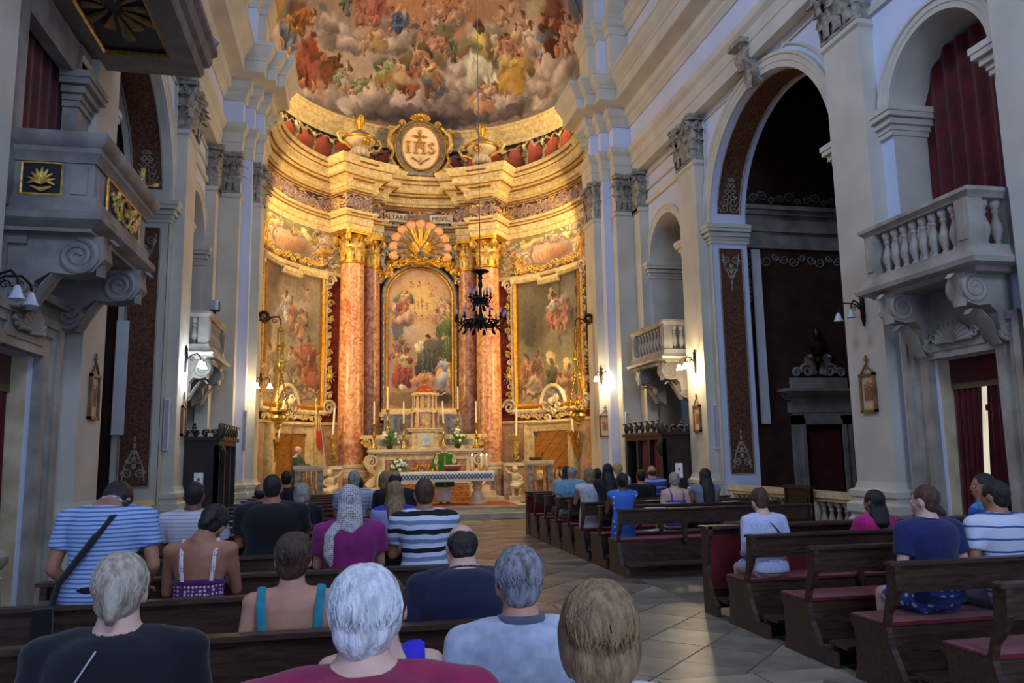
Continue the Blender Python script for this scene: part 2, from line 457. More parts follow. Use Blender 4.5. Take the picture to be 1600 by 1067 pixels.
# ---- nave walls
BAY = {1: dict(R0=(6.9, 7.8), R1=(10.28, 11.2), R2=(16.4, 17.35), far=(17.35, 20.3)),
       -1: dict(R0=(7.4, 8.3), R1=(10.8, 11.72), R2=(16.5, 17.45), far=(17.45, 20.3))}
TOPW = 9.56
def arch_panel(mb, x, depth, y0, y1, z0, z1, yc, r, zs, zb, n=28):
    """wall slab with an arched opening; x = nave face, depth = signed thickness away from the nave"""
    xb = x + depth
    pts = [(yc - r, zb)] + [(yc - r * cos(PI * i / n), zs + r * sin(PI * i / n)) for i in range(n + 1)] + [(yc + r, zb)]
    for xx in (x, xb):
        if yc - r > y0: mb.add([(xx, y0, z0), (xx, yc - r, z0), (xx, yc - r, z1), (xx, y0, z1)], [(0, 1, 2, 3)])
        if y1 > yc + r: mb.add([(xx, yc + r, z0), (xx, y1, z0), (xx, y1, z1), (xx, yc + r, z1)], [(0, 1, 2, 3)])
        if zb > z0: mb.add([(xx, yc - r, z0), (xx, yc + r, z0), (xx, yc + r, zb), (xx, yc - r, zb)], [(0, 1, 2, 3)])
        for i in range(1, n + 1):
            a, b = pts[i], pts[i + 1]
            mb.add([(xx, a[0], a[1]), (xx, b[0], b[1]), (xx, b[0], z1), (xx, a[0], z1)], [(0, 1, 2, 3)])
    v = []; f = []
    for p in pts: v += [(x, p[0], p[1]), (xb, p[0], p[1])]
    for i in range(len(pts) - 1): f.append((2 * i, 2 * i + 1, 2 * i + 3, 2 * i + 2))
    if zb > z0: f.append((0, 1, 2 * len(pts) - 1, 2 * len(pts) - 2))
    mb.add(v, f)
    for y in (y0, y1): mb.add([(x, y, z0), (xb, y, z0), (xb, y, z1), (x, y, z1)], [(0, 1, 2, 3)])
    return mb
def archivolt(mb, x, s, yc, r, zs, w, proj=.07, n=36, below=0):
    """moulded band round an arch on the nave face; s = side"""
    prof = [(0, 0), (0, proj * .6), (w * .35, proj * .6), (w * .4, proj * .85), (w * .75, proj * .85), (w * .82, proj * 1.3), (w, proj * 1.3), (w, 0)]
    v = []; k = len(prof)
    ang = [PI * i / n for i in range(n + 1)]
    cols = [((yc - (r + a) * cos(t), zs + (r + a) * sin(t)), p) for t in ang for a, p in prof]
    v = [(x - s * p, q[0], q[1]) for q, p in cols]
    f = [(i * k + j, (i + 1) * k + j, (i + 1) * k + j + 1, i * k + j + 1) for i in range(n) for j in range(k - 1)]
    return mb.add(v, f)
def cap_leafset(mb, c, w, h, dirs, front=True):
    pass
def capital(w, h, dep, round_=False, n_side=0):
    """composite capital centred on the origin, front towards -y, foot at z = 0; returns (bell, leaves, volutes) builders"""
    bell = MB(); lv = MB(); vo = MB()
    if round_:
        R = w / 2
        bell.lathe([(R * .98, 0), (R * 1.06, .02), (R * 1.06, .05), (R * .86, .07), (R * .82, h * .5), (R * .98, h * .8), (R * 1.12, h * .86)], n=24)
        for row, (z, hh, nn, off) in enumerate(((.05, h * .4, 8, 0), (h * .24, h * .46, 8, PI / 8))):
            for i in range(nn):
                a = 2 * PI * i / nn + off; d = Vector((cos(a), sin(a), 0))
                lv.leaf(d * (R * (.94 - .04 * row)) + Vector((0, 0, z)), (0, 0, 1), d, R * .78, hh, .62, th=.03)
        for i in range(4):
            a = PI / 4 + i * PI / 2; d = Vector((cos(a), sin(a), 0)); t = Vector((-sin(a), cos(a), 0))
            for q in (-1, 1):
                vo.spiral(d * (R * 1.3) + t * (q * .04) + Vector((0, 0, h * .74)), R * .36, 1.6, (d, (0, 0, 1)), .045, n=6, a0=PI / 2, d=-1, seg=10)
        for i in range(8):
            a = i * PI / 4 + .2; vo.ball((cos(a) * R * 1.12, sin(a) * R * 1.12, h * .72), R * .1, 6, 4)
        s = R * 1.36
    else:
        y0 = -dep
        bell.box((0, -dep / 2 + .04, h * .42), (w * .97, dep + .08, h * .84))
        bell.box((0, -dep / 2 + .03, .03), (w * 1.05, dep + .14, .06))
        bell.box((0, -dep / 2 + .04, h * .78), (w * 1.12, dep + .2, h * .12))
        for z, hh, xs in ((.06, h * .4, (-.33, 0, .33)), (h * .24, h * .46, (-.48, -.17, .17, .48))):
            for x in xs: lv.leaf((x * w, y0 - .04, z), (0, 0, 1), (x * .8, -1, 0), w * .34, hh, .4)
            for q in (-1, 1):
                for k in range(2 if dep > .2 else 1):
                    lv.leaf((q * w * .49, y0 * (.3 + .6 * k) if dep > .2 else y0 * .5, z), (0, 0, 1), (q, 0, 0), min(w * .34, dep * 1.0), hh, .4)
        for q in (-1, 1):
            d = Vector((q, -1, 0)).normalized()
            vo.spiral((q * w * .43, y0 - .10, h * .74), w * .15, 2.0, ((q, 0, 0), (0, 0, 1)), w * .05, n=6, a0=PI / 2, d=-1)
            vo.spiral((q * w * .56, y0 * .5, h * .74), w * .13, 2.0, ((0, -1, 0), (0, 0, 1)), w * .045, n=6, a0=PI / 2, d=-1)
            vo.ball((q * w * .43, y0 - .12, h * .74), w * .05, 8, 6)
            vo.tube([(q * w * .05, y0 - .05, h * .5), (q * w * .14, y0 - .1, h * .72), (q * w * .3, y0 - .12, h * .86)], [w * .04, w * .05, w * .04], 6)
        vo.ball((0, y0 - .12, h * .9), w * .1, 10, 6)
        for i in range(9): vo.ball(((i / 8 - .5) * w * .62, y0 - .06, h * .7), w * .035, 6, 4)
    # abacus with concave sides
    A = w * .62 if not round_ else s
    poly = []
    if round_:
        for i in range(4):
            a = PI / 4 + i * PI / 2; c = Vector((cos(a), sin(a))) * A * 1.18; c2 = Vector((cos(a + PI / 4), sin(a + PI / 4))) * A * .82
            t = Vector((-sin(a), cos(a))) * .05
            poly += [tuple(c - t), tuple(c + t), tuple(c2)]
        bell.prism(poly, h * .88, h * .94); bell.prism([(a * 1.05, b * 1.05) for a, b in poly], h * .94, h)
    else:
        y0 = -dep
        poly = [(-A, 0), (-A * 1.02, y0 - .12), (-A * .9, y0 - .16), (0, y0 - .07), (A * .9, y0 - .16), (A * 1.02, y0 - .12), (A, 0)]
        bell.prism(poly, h * .88, h * .94); bell.prism([(a * 1.05, b * 1.05 if b else b) for a, b in poly], h * .94, h)
    return bell, lv, vo
_cap = {}
def place_capital(parent, w, h, dep, loc, rz, mbell, mlv, round_=False):
    k = (round(w, 2), round(h, 2), round(dep, 2), mbell, mlv, round_)
    if k not in _cap:
        b, l, v = capital(w, h, dep, round_)
        _cap[k] = (b.mesh('capital', M[mbell], 35), l.mesh('acanthus_leaves', M[mlv], 60), v.mesh('volutes', M[mlv], 60))
    b, l, v = _cap[k]
    o = inst(b, 'capital', parent, loc, (0, 0, rz)); inst(l, 'acanthus_leaves', o)['kind'] = 'stuff'; inst(v, 'volutes', o)['kind'] = 'stuff'
    return o
BASEPROF = [(0, 0), (.12, 0), (.12, .62), (.09, .66), (.09, .70), (.13, .74), (.13, .86), (.07, .90), (.07, .95), (.1, .98), (.1, 1.06), (.03, 1.1), (.0, 1.2)]
def pilaster(wall, s, y0, y1, dep=.25, zc=8.5, ztop=TOPW, cap=True):
    """pilaster on the nave wall: shaft, moulded base, capital"""
    xf = ax(s, 5.6); xw = ax(s, 5.9)
    mb = MB().b2(xf, xw, y0, y1, 0, zc)
    o = mb.build('pilaster', M['pil'], wall)
    b = MB(); path = [(xw, y0), (xf, y0), (xf, y1), (xw, y1)]
    b.sweep(path, [(q, z) for q, z in BASEPROF], side=1 if s > 0 else -1)
    b.build('pilaster_base', M['pil'], o, 30)
    a = MB(); a.sweep(path, [(0, zc - .14), (.05, zc - .1), (.05, zc - .03), (.02, zc), (0, zc)], side=1 if s > 0 else -1)
    a.build('necking', M['pil'], o)
    MB().b2(ax(s, 5.66), xw, y0 + .03, y1 - .03, zc, ztop).build('capital_core', M['capst'], o)
    if cap: place_capital(o, y1 - y0, ztop - zc + .02, .25, (ax(s, 5.85), (y0 + y1) / 2, zc), -s * PI / 2, 'capst', 'capst')
    return o
def impost(mb, s, x0d, x1d, y0, y1, z, h=.42, front=True):
    """block moulding under an arch; a capped stack of steps between distances x0d..x1d"""
    for dz, p in ((0, .03), (.08, .05), (.16, .1), (.26, .16), (.34, .18)):
        mb.b2(ax(s, x0d - p), ax(s, x1d), y0 - p, y1 + p, z - h + dz, z - h + dz + .09)
    return mb

WALLS = {}
for s in (1, -1):
    B = BAY[s]; nm = 'wall_right' if s > 0 else 'wall_left'
    w = struct(nm, 'nave wall'); WALLS[s] = w
    xw = ax(s, 5.85)
    # big arch bay
    a0, a1 = B['R1'][1], B['R2'][0]; yc = (a0 + a1) / 2; r = (a1 - a0) / 2 - .22; ZS = 6.84
    if s < 0: r = (a1 - a0) / 2 - .2
    mb = MB(); arch_panel(mb, xw, s * .85, a0 - .05, a1 + .05, 0, TOPW, yc, r, ZS, 0); mb.build('arcade_panel', M['wall'], w)
    mb = MB(); archivolt(mb, xw, s, yc, r, ZS, .30); mb.build('archivolt', M['pil'], w, 40)
    # cream pier strips beside the arch below the impost
    for y0_, y1_ in ((a0 - .02, yc - r), (yc + r, a1 + .02)):
        MB().b2(ax(s, 5.82), ax(s, 5.86), y0_, y1_, 0, ZS).build('jamb_strip', M['pil'], w)
    im = MB()
    impost(im, s, 5.83, 6.75, a0 - .0, yc - r, ZS); impost(im, s, 5.83, 6.75, yc + r, a1, ZS); im.build('impost_moulding', M['pil'], w)['kind'] = 'stuff'
    # spandrel mouldings: curved triangles beside the arch
    for q in (-1, 1):
        sp = MB(); R2 = r + .42; ypil = yc + q * ((a1 - a0) / 2 - .12)
        th0 = math.acos(min(1, ((a1 - a0) / 2 - .12) / R2)); pts = [(xw - s * .02, yc + q * R2 * cos(t), ZS + R2 * sin(t)) for t in [th0 + (1.2 - th0) * i / 12 for i in range(13)]]
        top = TOPW - .16
        loop = pts + [(xw - s * .02, yc + q * (R2 * cos(1.2)), min(top, ZS + R2 * sin(1.2) + .05)), (xw - s * .02, ypil, top), pts[0]]
        sp.tube(loop, .028, 6); sp.build('spandrel_moulding', M['pil'], w)
    # keystone console
    ks = MB(); ky = yc
    prof = [(0, 1.0), (.42, 1.0), (.42, .93), (.36, .9), (.38, .78), (.36, .62), (.28, .48), (.2, .36), (.22, .24), (.16, .12), (.05, .02), (0, 0)]
    zb = ZS + r - .12; hh = TOPW + .35 - zb
    ks.prism([(xw - s * p, zb + t * hh) for p, t in prof], ky - .2, ky + .2, axis='y')
    ks.v = [(x, y, z) for x, y, z in ks.v]
    ks.b2(xw, xw - s * .5, ky - .27, ky + .27, zb + hh - .03, zb + hh + .08)
    for q in (-1, 1): ks.spiral((xw - s * .26, ky + q * .21, zb + hh * .72), .14, 1.8, ((-s, 0, 0), (0, 0, 1)), .03, a0=PI / 2, d=1)
    k = ks.build('keystone_console', M['capst'], w)
    lf = MB().leaf((xw - s * .2, ky, zb - .1), (0, 0, 1), (-s, 0, 0), .3, .4, .5); lf.build('acanthus_leaf', M['capst'], k, 60)
    # narrow bays with gallery arches
    for key, (b0, b1), rr, zfl in (('near', (B['R0'][1], B['R1'][0]), .97 if s > 0 else .97, 3.95), ('far', B['far'], 1.1, 3.95)):
        byc = (b0 + b1) / 2
        mb = MB(); arch_panel(mb, xw, s * .9, b0 - .05, b1 + .05, zfl, TOPW if key == 'near' else 8.72, byc, rr, 6.84, zfl)
        mb.build('gallery_panel', M['wall'], w)
        if key == 'far':
            MB().b2(xw, ax(s, 6.7), b0 - .05, b1 + .25, 8.72, TOPW).build('upper_panel', M['wall'], w)
            fr = MB(); y_0, y_1, z_0, z_1 = b0 + .18, b1 - .35, 8.95, 9.42
            for c in (((y_0, y_1), (z_0, z_0 + .06)), ((y_0, y_1), (z_1 - .06, z_1)), ((y_0, y_0 + .06), (z_0, z_1)), ((y_1 - .06, y_1), (z_0, z_1))):
                fr.b2(xw, xw - s * .05, c[0][0], c[0][1], c[1][0], c[1][1])
            fr.build('panel_frame', M['pil'], w)
        MB().b2(xw, xw - s * .06, b0, b1, 8.55, 8.68).build('string_course', M['pil'], w)
        mb = MB(); archivolt(mb, xw, s, byc, rr, 6.84, .22, .06, 28); mb.build('archivolt', M['pil'], w, 40)
        im = MB()
        for q in (-1, 1):
            e0, e1 = (b0, byc - rr) if q < 0 else (byc + rr, b1)
            impost(im, s, 5.83, 6.72, e0, e1, 6.84, .4)
        im.build('impost_moulding', M['pil'], w)['kind'] = 'stuff'
        # soffit and jambs painted cream
        js = MB(); n = 20
        v = []; f = []
        pts = [(byc - rr + .004, zfl)] + [(byc - (rr - .004) * cos(PI * i / n), 6.84 + (rr - .004) * sin(PI * i / n)) for i in range(n + 1)] + [(byc + rr - .004, zfl)]
        for p in pts: v += [(xw + s * .01, p[0], p[1]), (ax(s, 6.74), p[0], p[1])]
        js.add(v, [(2 * i, 2 * i + 1, 2 * i + 3, 2 * i + 2) for i in range(len(pts) - 1)]); js.build('arch_soffit', M['pil'], w, 40)
        # room behind the gallery arch
        rm = MB(); xb0, xb1 = ax(s, 6.76), ax(s, 8.4)
        rm.b2(xb1, xb1 + s * .1, b0 - .4, b1 + .4, zfl - .1, 8.8); rm.b2(xb0, xb1, b0 - .5, b0 - .4, zfl - .1, 8.8); rm.b2(xb0, xb1, b1 + .4, b1 + .5, zfl - .1, 8.8)
        rm.b2(xb0, xb1, b0 - .5, b1 + .5, 8.8, 8.9); rm.b2(xb0, xb1, b0 - .5, b1 + .5, zfl - .2, zfl - .1)
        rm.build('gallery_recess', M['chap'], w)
    pilaster(w, s, *B['R0']); pilaster(w, s, *B['R1']); pilaster(w, s, *B['R2'])
    pilaster(w, s, 20.0, 20.5)
    if s > 0: pilaster(w, s, 2.4, 3.3)
    MB().b2(xw, ax(s, 6.7), -6, B['R0'][1] - .5, 0, TOPW).build('plain_bay', M['wall'], w)
    # plinth wall under big arch is open: chapel. Pedestal blocks of the crossing pier
    # end wall stack beside the apse arch: stepped pier faces
    pier = MB()
    pier.b2(ax(s, 5.1), ax(s, 6.8), 20.5, 22.1, 0, 16)
    o = pier.build('apse_pier', M['pil'], w)
    MB().b2(ax(s, 4.86), ax(s, 5.4), 20.88, 22.1, 0, 16).build('pier_recess', M['wall'], o)
    MB().b2(ax(s, 4.65), ax(s, 5.2), 21.2, 22.1, 0, 16).build('inner_pilaster', M['pil'], o)
    PP = [(ax(s, 5.85), 20.0), (ax(s, 5.6), 20.0), (ax(s, 5.6), 20.5), (ax(s, 5.1), 20.5), (ax(s, 5.1), 20.88), (ax(s, 4.86), 20.88), (ax(s, 4.86), 21.2), (ax(s, 4.65), 21.2), (ax(s, 4.65), 22.1), (ax(s, 5.1), 22.1)]
    b = MB().sweep(PP[3:], BASEPROF, side=1 if s > 0 else -1); b.build('pier_base', M['pil'], o, 30)
    zc = 8.5
    MB().sweep(PP[1:5], [(0, zc - .14), (.05, zc - .1), (.05, zc - .03), (.02, zc), (0, zc)], side=1 if s > 0 else -1).build('necking', M['pil'], o)
    MB().sweep(PP[6:9], [(0, zc - .14), (.05, zc - .1), (.05, zc - .03), (.02, zc), (0, zc)], side=1 if s > 0 else -1).build('necking', M['pil'], o)
    place_capital(w, .5, TOPW - zc + .02, .1, (ax(s, 5.36), 20.6, zc), 0, 'capst', 'capst')
    place_capital(w, .3, TOPW - zc + .02, .1, (ax(s, 4.84), 21.3, zc), 0, 'capst', 'capst')
    place_capital(w, .7, TOPW - zc + .02, .05, (ax(s, 4.72), 21.65, zc), -s * PI / 2, 'capst', 'capst')

# ---- nave entablature: architrave, frieze, cornice; then the attic wall and vault
for s in (1, -1):
    sd = 1 if s > 0 else -1
    e = struct('trim_1' if s > 0 else 'trim_2', 'entablature along the nave wall')
    PN = [(ax(s, 5.6), -6), (ax(s, 5.6), 20.3)]
    PS = [(ax(s, 5.6), 20.3), (ax(s, 5.6), 20.5), (ax(s, 5.1), 20.5), (ax(s, 5.1), 20.88), (ax(s, 4.86), 20.88), (ax(s, 4.86), 21.2), (ax(s, 4.65), 21.2), (ax(s, 4.65), 22.1)]
    z = TOPW
    for P, k in ((PN, -.35), (PS, -.06)):
        MB().sweep(P, [(k, z - .004), (.018, z - .004), (.018, z + .30), (.04, z + .32), (.04, z + .58), (.09, z + .64), (.12, z + .68), (.14, z + .78), (.14, z + .82), (k, z + .82)], sd).build('architrave', M['pil'], e, 25)
        MB().sweep(P, [(k, z + .82), (.02, z + .821), (.02, z + 1.45), (k, z + 1.45)], sd).build('frieze', M['wall'], e)
        MB().sweep(P, [(k, z + 1.452), (.05, z + 1.45), (.07, z + 1.52), (.13, z + 1.6), (.13, z + 1.66), (.22, z + 1.74), (.24, z + 1.8), (.24, z + 1.93), (.34, z + 1.98), (.58, z + 2.0), (.6, z + 2.02), (.6, z + 2.3), (.64, z + 2.33),
                       (.64, z + 2.38), (.7, z + 2.44), (.78, z + 2.54), (.82, z + 2.62), (.85, z + 2.64), (.85, z + 2.72), (k, z + 2.8)], sd).build('cornice', M['pil'], e, 25)
        MB().sweep(P, [(k, 13.9), (.03, 13.9), (.06, 13.98), (.06, 14.1), (.14, 14.16), (.16, 14.22), (.16, 14.32), (.2, 14.36), (.2, 14.44), (k, 14.48)], sd).build('attic_moulding', M['pil'], e, 25)
    MB().b2(ax(s, 5.62), ax(s, 6.5), -6, 20.5, 12.2, 14.2).build('attic_wall', M['wall'], e)
v = []; f = []; n = 30
for i in range(n + 1):
    a = PI * i / n
    for y in (-6, 21.2): v.append((AX - 5.7 * cos(a), y, 14.1 + 5.2 * sin(a)))
o = MB().add(v, [(2 * i, 2 * i + 1, 2 * i + 3, 2 * i + 2) for i in range(n)]).build('ceiling', M['vault'], None, 40); tag(o, 'barrel vault of the nave', kind='structure')
# apse arch wall above the piers
mb = MB(); v = []; f = []
n = 30
for yy in (21.2, 22.1):
    for i in range(n + 1):
        a = PI * i / n; v += [(AX - 4.65 * cos(a), yy, 16 + 3.3 * sin(a)), (AX - 5.8 * cos(a), yy, 16 + 3.6 * sin(a))]
k = 2 * (n + 1)
for i in range(n):
    for b in (0, k): f.append((b + 2 * i, b + 2 * i + 2, b + 2 * i + 3, b + 2 * i + 1))
    f.append((2 * i, k + 2 * i, k + 2 * i + 2, 2 * i + 2))
o = mb.add(v, f).build('wall_apse_arch', M['pil']); tag(o, 'round arch before the apse', kind='structure')
MB().b2(-3.4, 7.9, -6.3, -6.1, 0, 19.5).build('wall_back', M['wall'])['kind'] = 'structure'

# ---- side chapels seen through the great arches
for s in (1, -1):
    B = BAY[s]; a0, a1 = B['R1'][1], B['R2'][0]; yc = (a0 + a1) / 2; r = (a1 - a0) / 2 - .21; ZS = 6.84
    c = struct('wall_chapel_right' if s > 0 else 'wall_chapel_left', 'walls of the side chapel')
    xi, xo = ax(s, 6.7), ax(s, 10.8)
    Y0, Y1 = yc - r - .55, yc + r + .55
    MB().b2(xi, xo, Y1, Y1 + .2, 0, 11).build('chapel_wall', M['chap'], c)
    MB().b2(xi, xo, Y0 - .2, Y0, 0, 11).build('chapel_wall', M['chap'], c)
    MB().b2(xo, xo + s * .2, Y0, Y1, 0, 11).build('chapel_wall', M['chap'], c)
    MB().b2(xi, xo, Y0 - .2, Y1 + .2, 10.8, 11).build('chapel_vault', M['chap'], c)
    # soffit lining of the arch: brown tiled panel between grey bands, both jambs and the curve
    def lining(d0, d1, mname, off, name, zb):
        v = []; n = 32
        pts = [(yc - r + off, zb)] + [(yc - (r - off) * cos(PI * i / n), ZS + (r - off) * sin(PI * i / n)) for i in range(n + 1)] + [(yc + r - off, zb)]
        for p in pts: v += [(ax(s, d0), p[0], p[1]), (ax(s, d1), p[0], p[1])]
        return MB().add(v, [(2 * i, 2 * i + 1, 2 * i + 3, 2 * i + 2) for i in range(len(pts) - 1)]).build(name, M[mname], c, 40)
    lining(5.86, 6.7, 'pil', .004, 'arch_lining', 0)
    for y_, q in ((yc - r, 1), (yc + r, -1)):
        for z0_, z1_ in ((1.2, 6.3), ):
            MB().b2(ax(s, 6.0), ax(s, 6.56), y_ + q * .005, y_ + q * .012, z0_, z1_).build('tiled_panel', M['teracot'], c)
            fr = MB(); x0_, x1_ = ax(s, 6.0), ax(s, 6.56); yy = y_ + q * .015
            loop = [(x0_, yy, z0_), (x0_, yy, z1_), (x1_, yy, z1_), (x1_, yy, z0_), (x0_, yy, z0_)]
            fr.tube(loop, .02, 5); fr.build('panel_moulding', M['greyorn'], c)
            og = MB(); xm = ax(s, 6.28)
            for (zz, sg) in ((z1_ - .1, -1), (z0_ + .1, 1)):
                for e_ in (-1, 1):
                    og.spiral((xm + e_ * .12, yy, zz + sg * .15), .1, 1.5, ((e_, 0, 0), (0, 0, sg)), .02, a0=0, seg=9, n=5)
                    og.spiral((xm + e_ * .08, yy, zz + sg * .42), .07, 1.4, ((e_, 0, 0), (0, 0, -sg)), .018, a0=0, seg=9, n=5)
                    og.tube([(xm + e_ * .2, yy, zz + sg * .02), (xm + e_ * .16, yy, zz + sg * .3), (xm + e_ * .03, yy, zz + sg * .6)], [.02, .015, .02], 5)
                for k_ in range(5): og.ball((xm, yy, zz + sg * (.3 + .13 * k_)), (.05 - .006 * k_, .015, .06), 7, 5)
            og.build('painted_scrollwork', M['greyorn'], c)['kind'] = 'stuff'
    v = []; n = 26; t0, t1 = .12, PI - .12
    for i in range(n + 1):
        t = t0 + (t1 - t0) * i / n
        p = (yc - (r - .012) * cos(t), ZS + (r - .012) * sin(t)); v += [(ax(s, 6.0), p[0], p[1]), (ax(s, 6.56), p[0], p[1])]
    MB().add(v, [(2 * i, 2 * i + 1, 2 * i + 3, 2 * i + 2) for i in range(n)]).build('tiled_soffit', M['teracot'], c, 40)
    fr = MB()
    for d in (6.0, 6.56): fr.tube([(ax(s, d), yc - (r - .02) * cos(t0 + (t1 - t0) * i / n), ZS + (r - .02) * sin(t0 + (t1 - t0) * i / n)) for i in range(n + 1)], .02, 5)
    for t in (t0 + .06, t1 - .06):
        for k_ in range(6):
            tt = t + (k_ * .055 if t < 1 else -k_ * .055); p = (yc - (r - .03) * cos(tt), ZS + (r - .03) * sin(tt))
            w_ = .13 * (1 - k_ / 7)
            for e_ in (-1, 1): fr.spiral((ax(s, 6.28) + e_ * w_ * .9, p[0], p[1]), w_ * .8 + .02, 1.3, ((e_, 0, 0), (0, sin(tt), -cos(tt) * (-1))), .016, seg=8, n=5)
    fr.build('painted_scrollwork', M['greyorn'], c)['kind'] = 'stuff'
    # chapel entablature and its far side wall with arched door
    e = MB()
    for z0_, z1_, p in ((6.5, 6.62, .06), (6.62, 6.9, .04), (6.9, 7.0, .12), (7.0, 7.3, .08), (7.3, 7.4, .2), (7.4, 7.5, .3)):
        e.b2(xi, xo, Y1 - p, Y1, z0_, z1_); e.b2(xo - s * p, xo, Y0, Y1, z0_, z1_)
    e.build('chapel_cornice', M['stone'], c)['kind'] = 'stuff'
    og = MB()
    rr_ = random.Random(3)
    for zz, sg in ((6.4, -1), (7.6, 1)):
        for i in range(16):
            x = ax(s, 7.0 + i * .24); q = sg * (.1 + .05 * (i % 3)) 
            og.spiral((x, Y1 - .02, zz + q), .1 + .02 * (i % 3), 1.5, ((1 if i % 2 else -1, 0, 0), (0, 0, sg)), .022, seg=8, n=5)
        for k_ in range(9): og.spiral((ax(s, 6.98 + .06 * (k_ % 2)), Y1 - .02, zz + sg * (.25 + .11 * k_)), .09, 1.3, ((1, 0, 0), (0, 0, sg)), .02, seg=8, n=5)
    og.build('painted_scrollwork', M['greyorn'], c)['kind'] = 'stuff'
    dw = MB(); dx0, dx1 = ax(s, 8.1), ax(s, 9.15)
    if s > 0: dx0, dx1 = 10.39, 11.35
    m0, m1 = min(dx0, dx1), max(dx0, dx1)
    for w_, z0_, z1_ in ((.12, 0, 2.28), (.26, 0, 2.2)):
        pass
    dw.b2(m0 - .28, m0, Y1 - .12, Y1, 0, 2.5); dw.b2(m1, m1 + .28, Y1 - .12, Y1, 0, 2.5); dw.b2(m0 - .28, m1 + .28, Y1 - .12, Y1, 2.28, 2.56)
    dw.b2(m0 - .1, m0, Y1 - .17, Y1, 0, 2.4); dw.b2(m1, m1 + .1, Y1 - .17, Y1, 0, 2.4); dw.b2(m0 - .1, m1 + .1, Y1 - .17, Y1, 2.28, 2.4)
    dw.b2(m0 - .34, m1 + .34, Y1 - .14, Y1, 2.56, 2.86)
    for k_ in range(4): dw.b2(m0 - .4 - .06 * k_, m1 + .4 + .06 * k_, Y1 - .16 - .07 * k_, Y1, 2.86 + .06 * k_, 2.93 + .06 * k_)
    dw.b2(m0 - .25, m1 + .25, Y1 - .12, Y1, 3.1, 3.38)
    d = dw.build('door_surround', M['stone'], c)
    MB().b2(m0, m1, Y1 - .05, Y1 - .02, 0, 2.28).build('door_curtain', M['curtain'], d)
    cr = MB(); mx = (m0 + m1) / 2
    for e_ in (-1, 1):
        cr.spiral((mx + e_ * .3, Y1 - .1, 3.55), .17, 1.6, ((e_, 0, 0), (0, 0, 1)), .05, seg=10); cr.spiral((mx + e_ * .58, Y1 - .1, 3.5), .12, 1.5, ((-e_, 0, 0), (0, 0, 1)), .04, seg=10)
        cr.leaf((mx + e_ * .12, Y1 - .08, 3.45), (e_ * .3, 0, 1), (0, -1, 0), .3, .5, .3)
    cr.build('crest_scrolls', M['stone'], d, 60)['kind'] = 'stuff'
    bu = MB().lathe([(.14, 0), (.1, .05), (.06, .12), (.16, .25), (.19, .4), (.12, .5), (.05, .54), (.09, .6), (.1, .7), (.06, .8), (0, .82)], (mx, Y1 - .12, 3.75), 14)
    bu.build('crest_bust', M['bronze'], d, 40)
    # dark chapel altar shape behind
# white hanging panel loudspeakers in the chapels
for s, x, y, z0, z1 in ((1, 9.33, 16.5, 2.3, 6.4), (-1, -4.32, 16.2, 2.2, 4.4)):
    o = MB().b2(x - .11, x + .11, y - .04, y, z0, z1).build('hanging_panel', M['white'])
    tag(o, 'tall white flat panel standing inside the right chapel' if s > 0 else 'white flat panel hanging inside the left chapel behind the pulpit', 'panel')

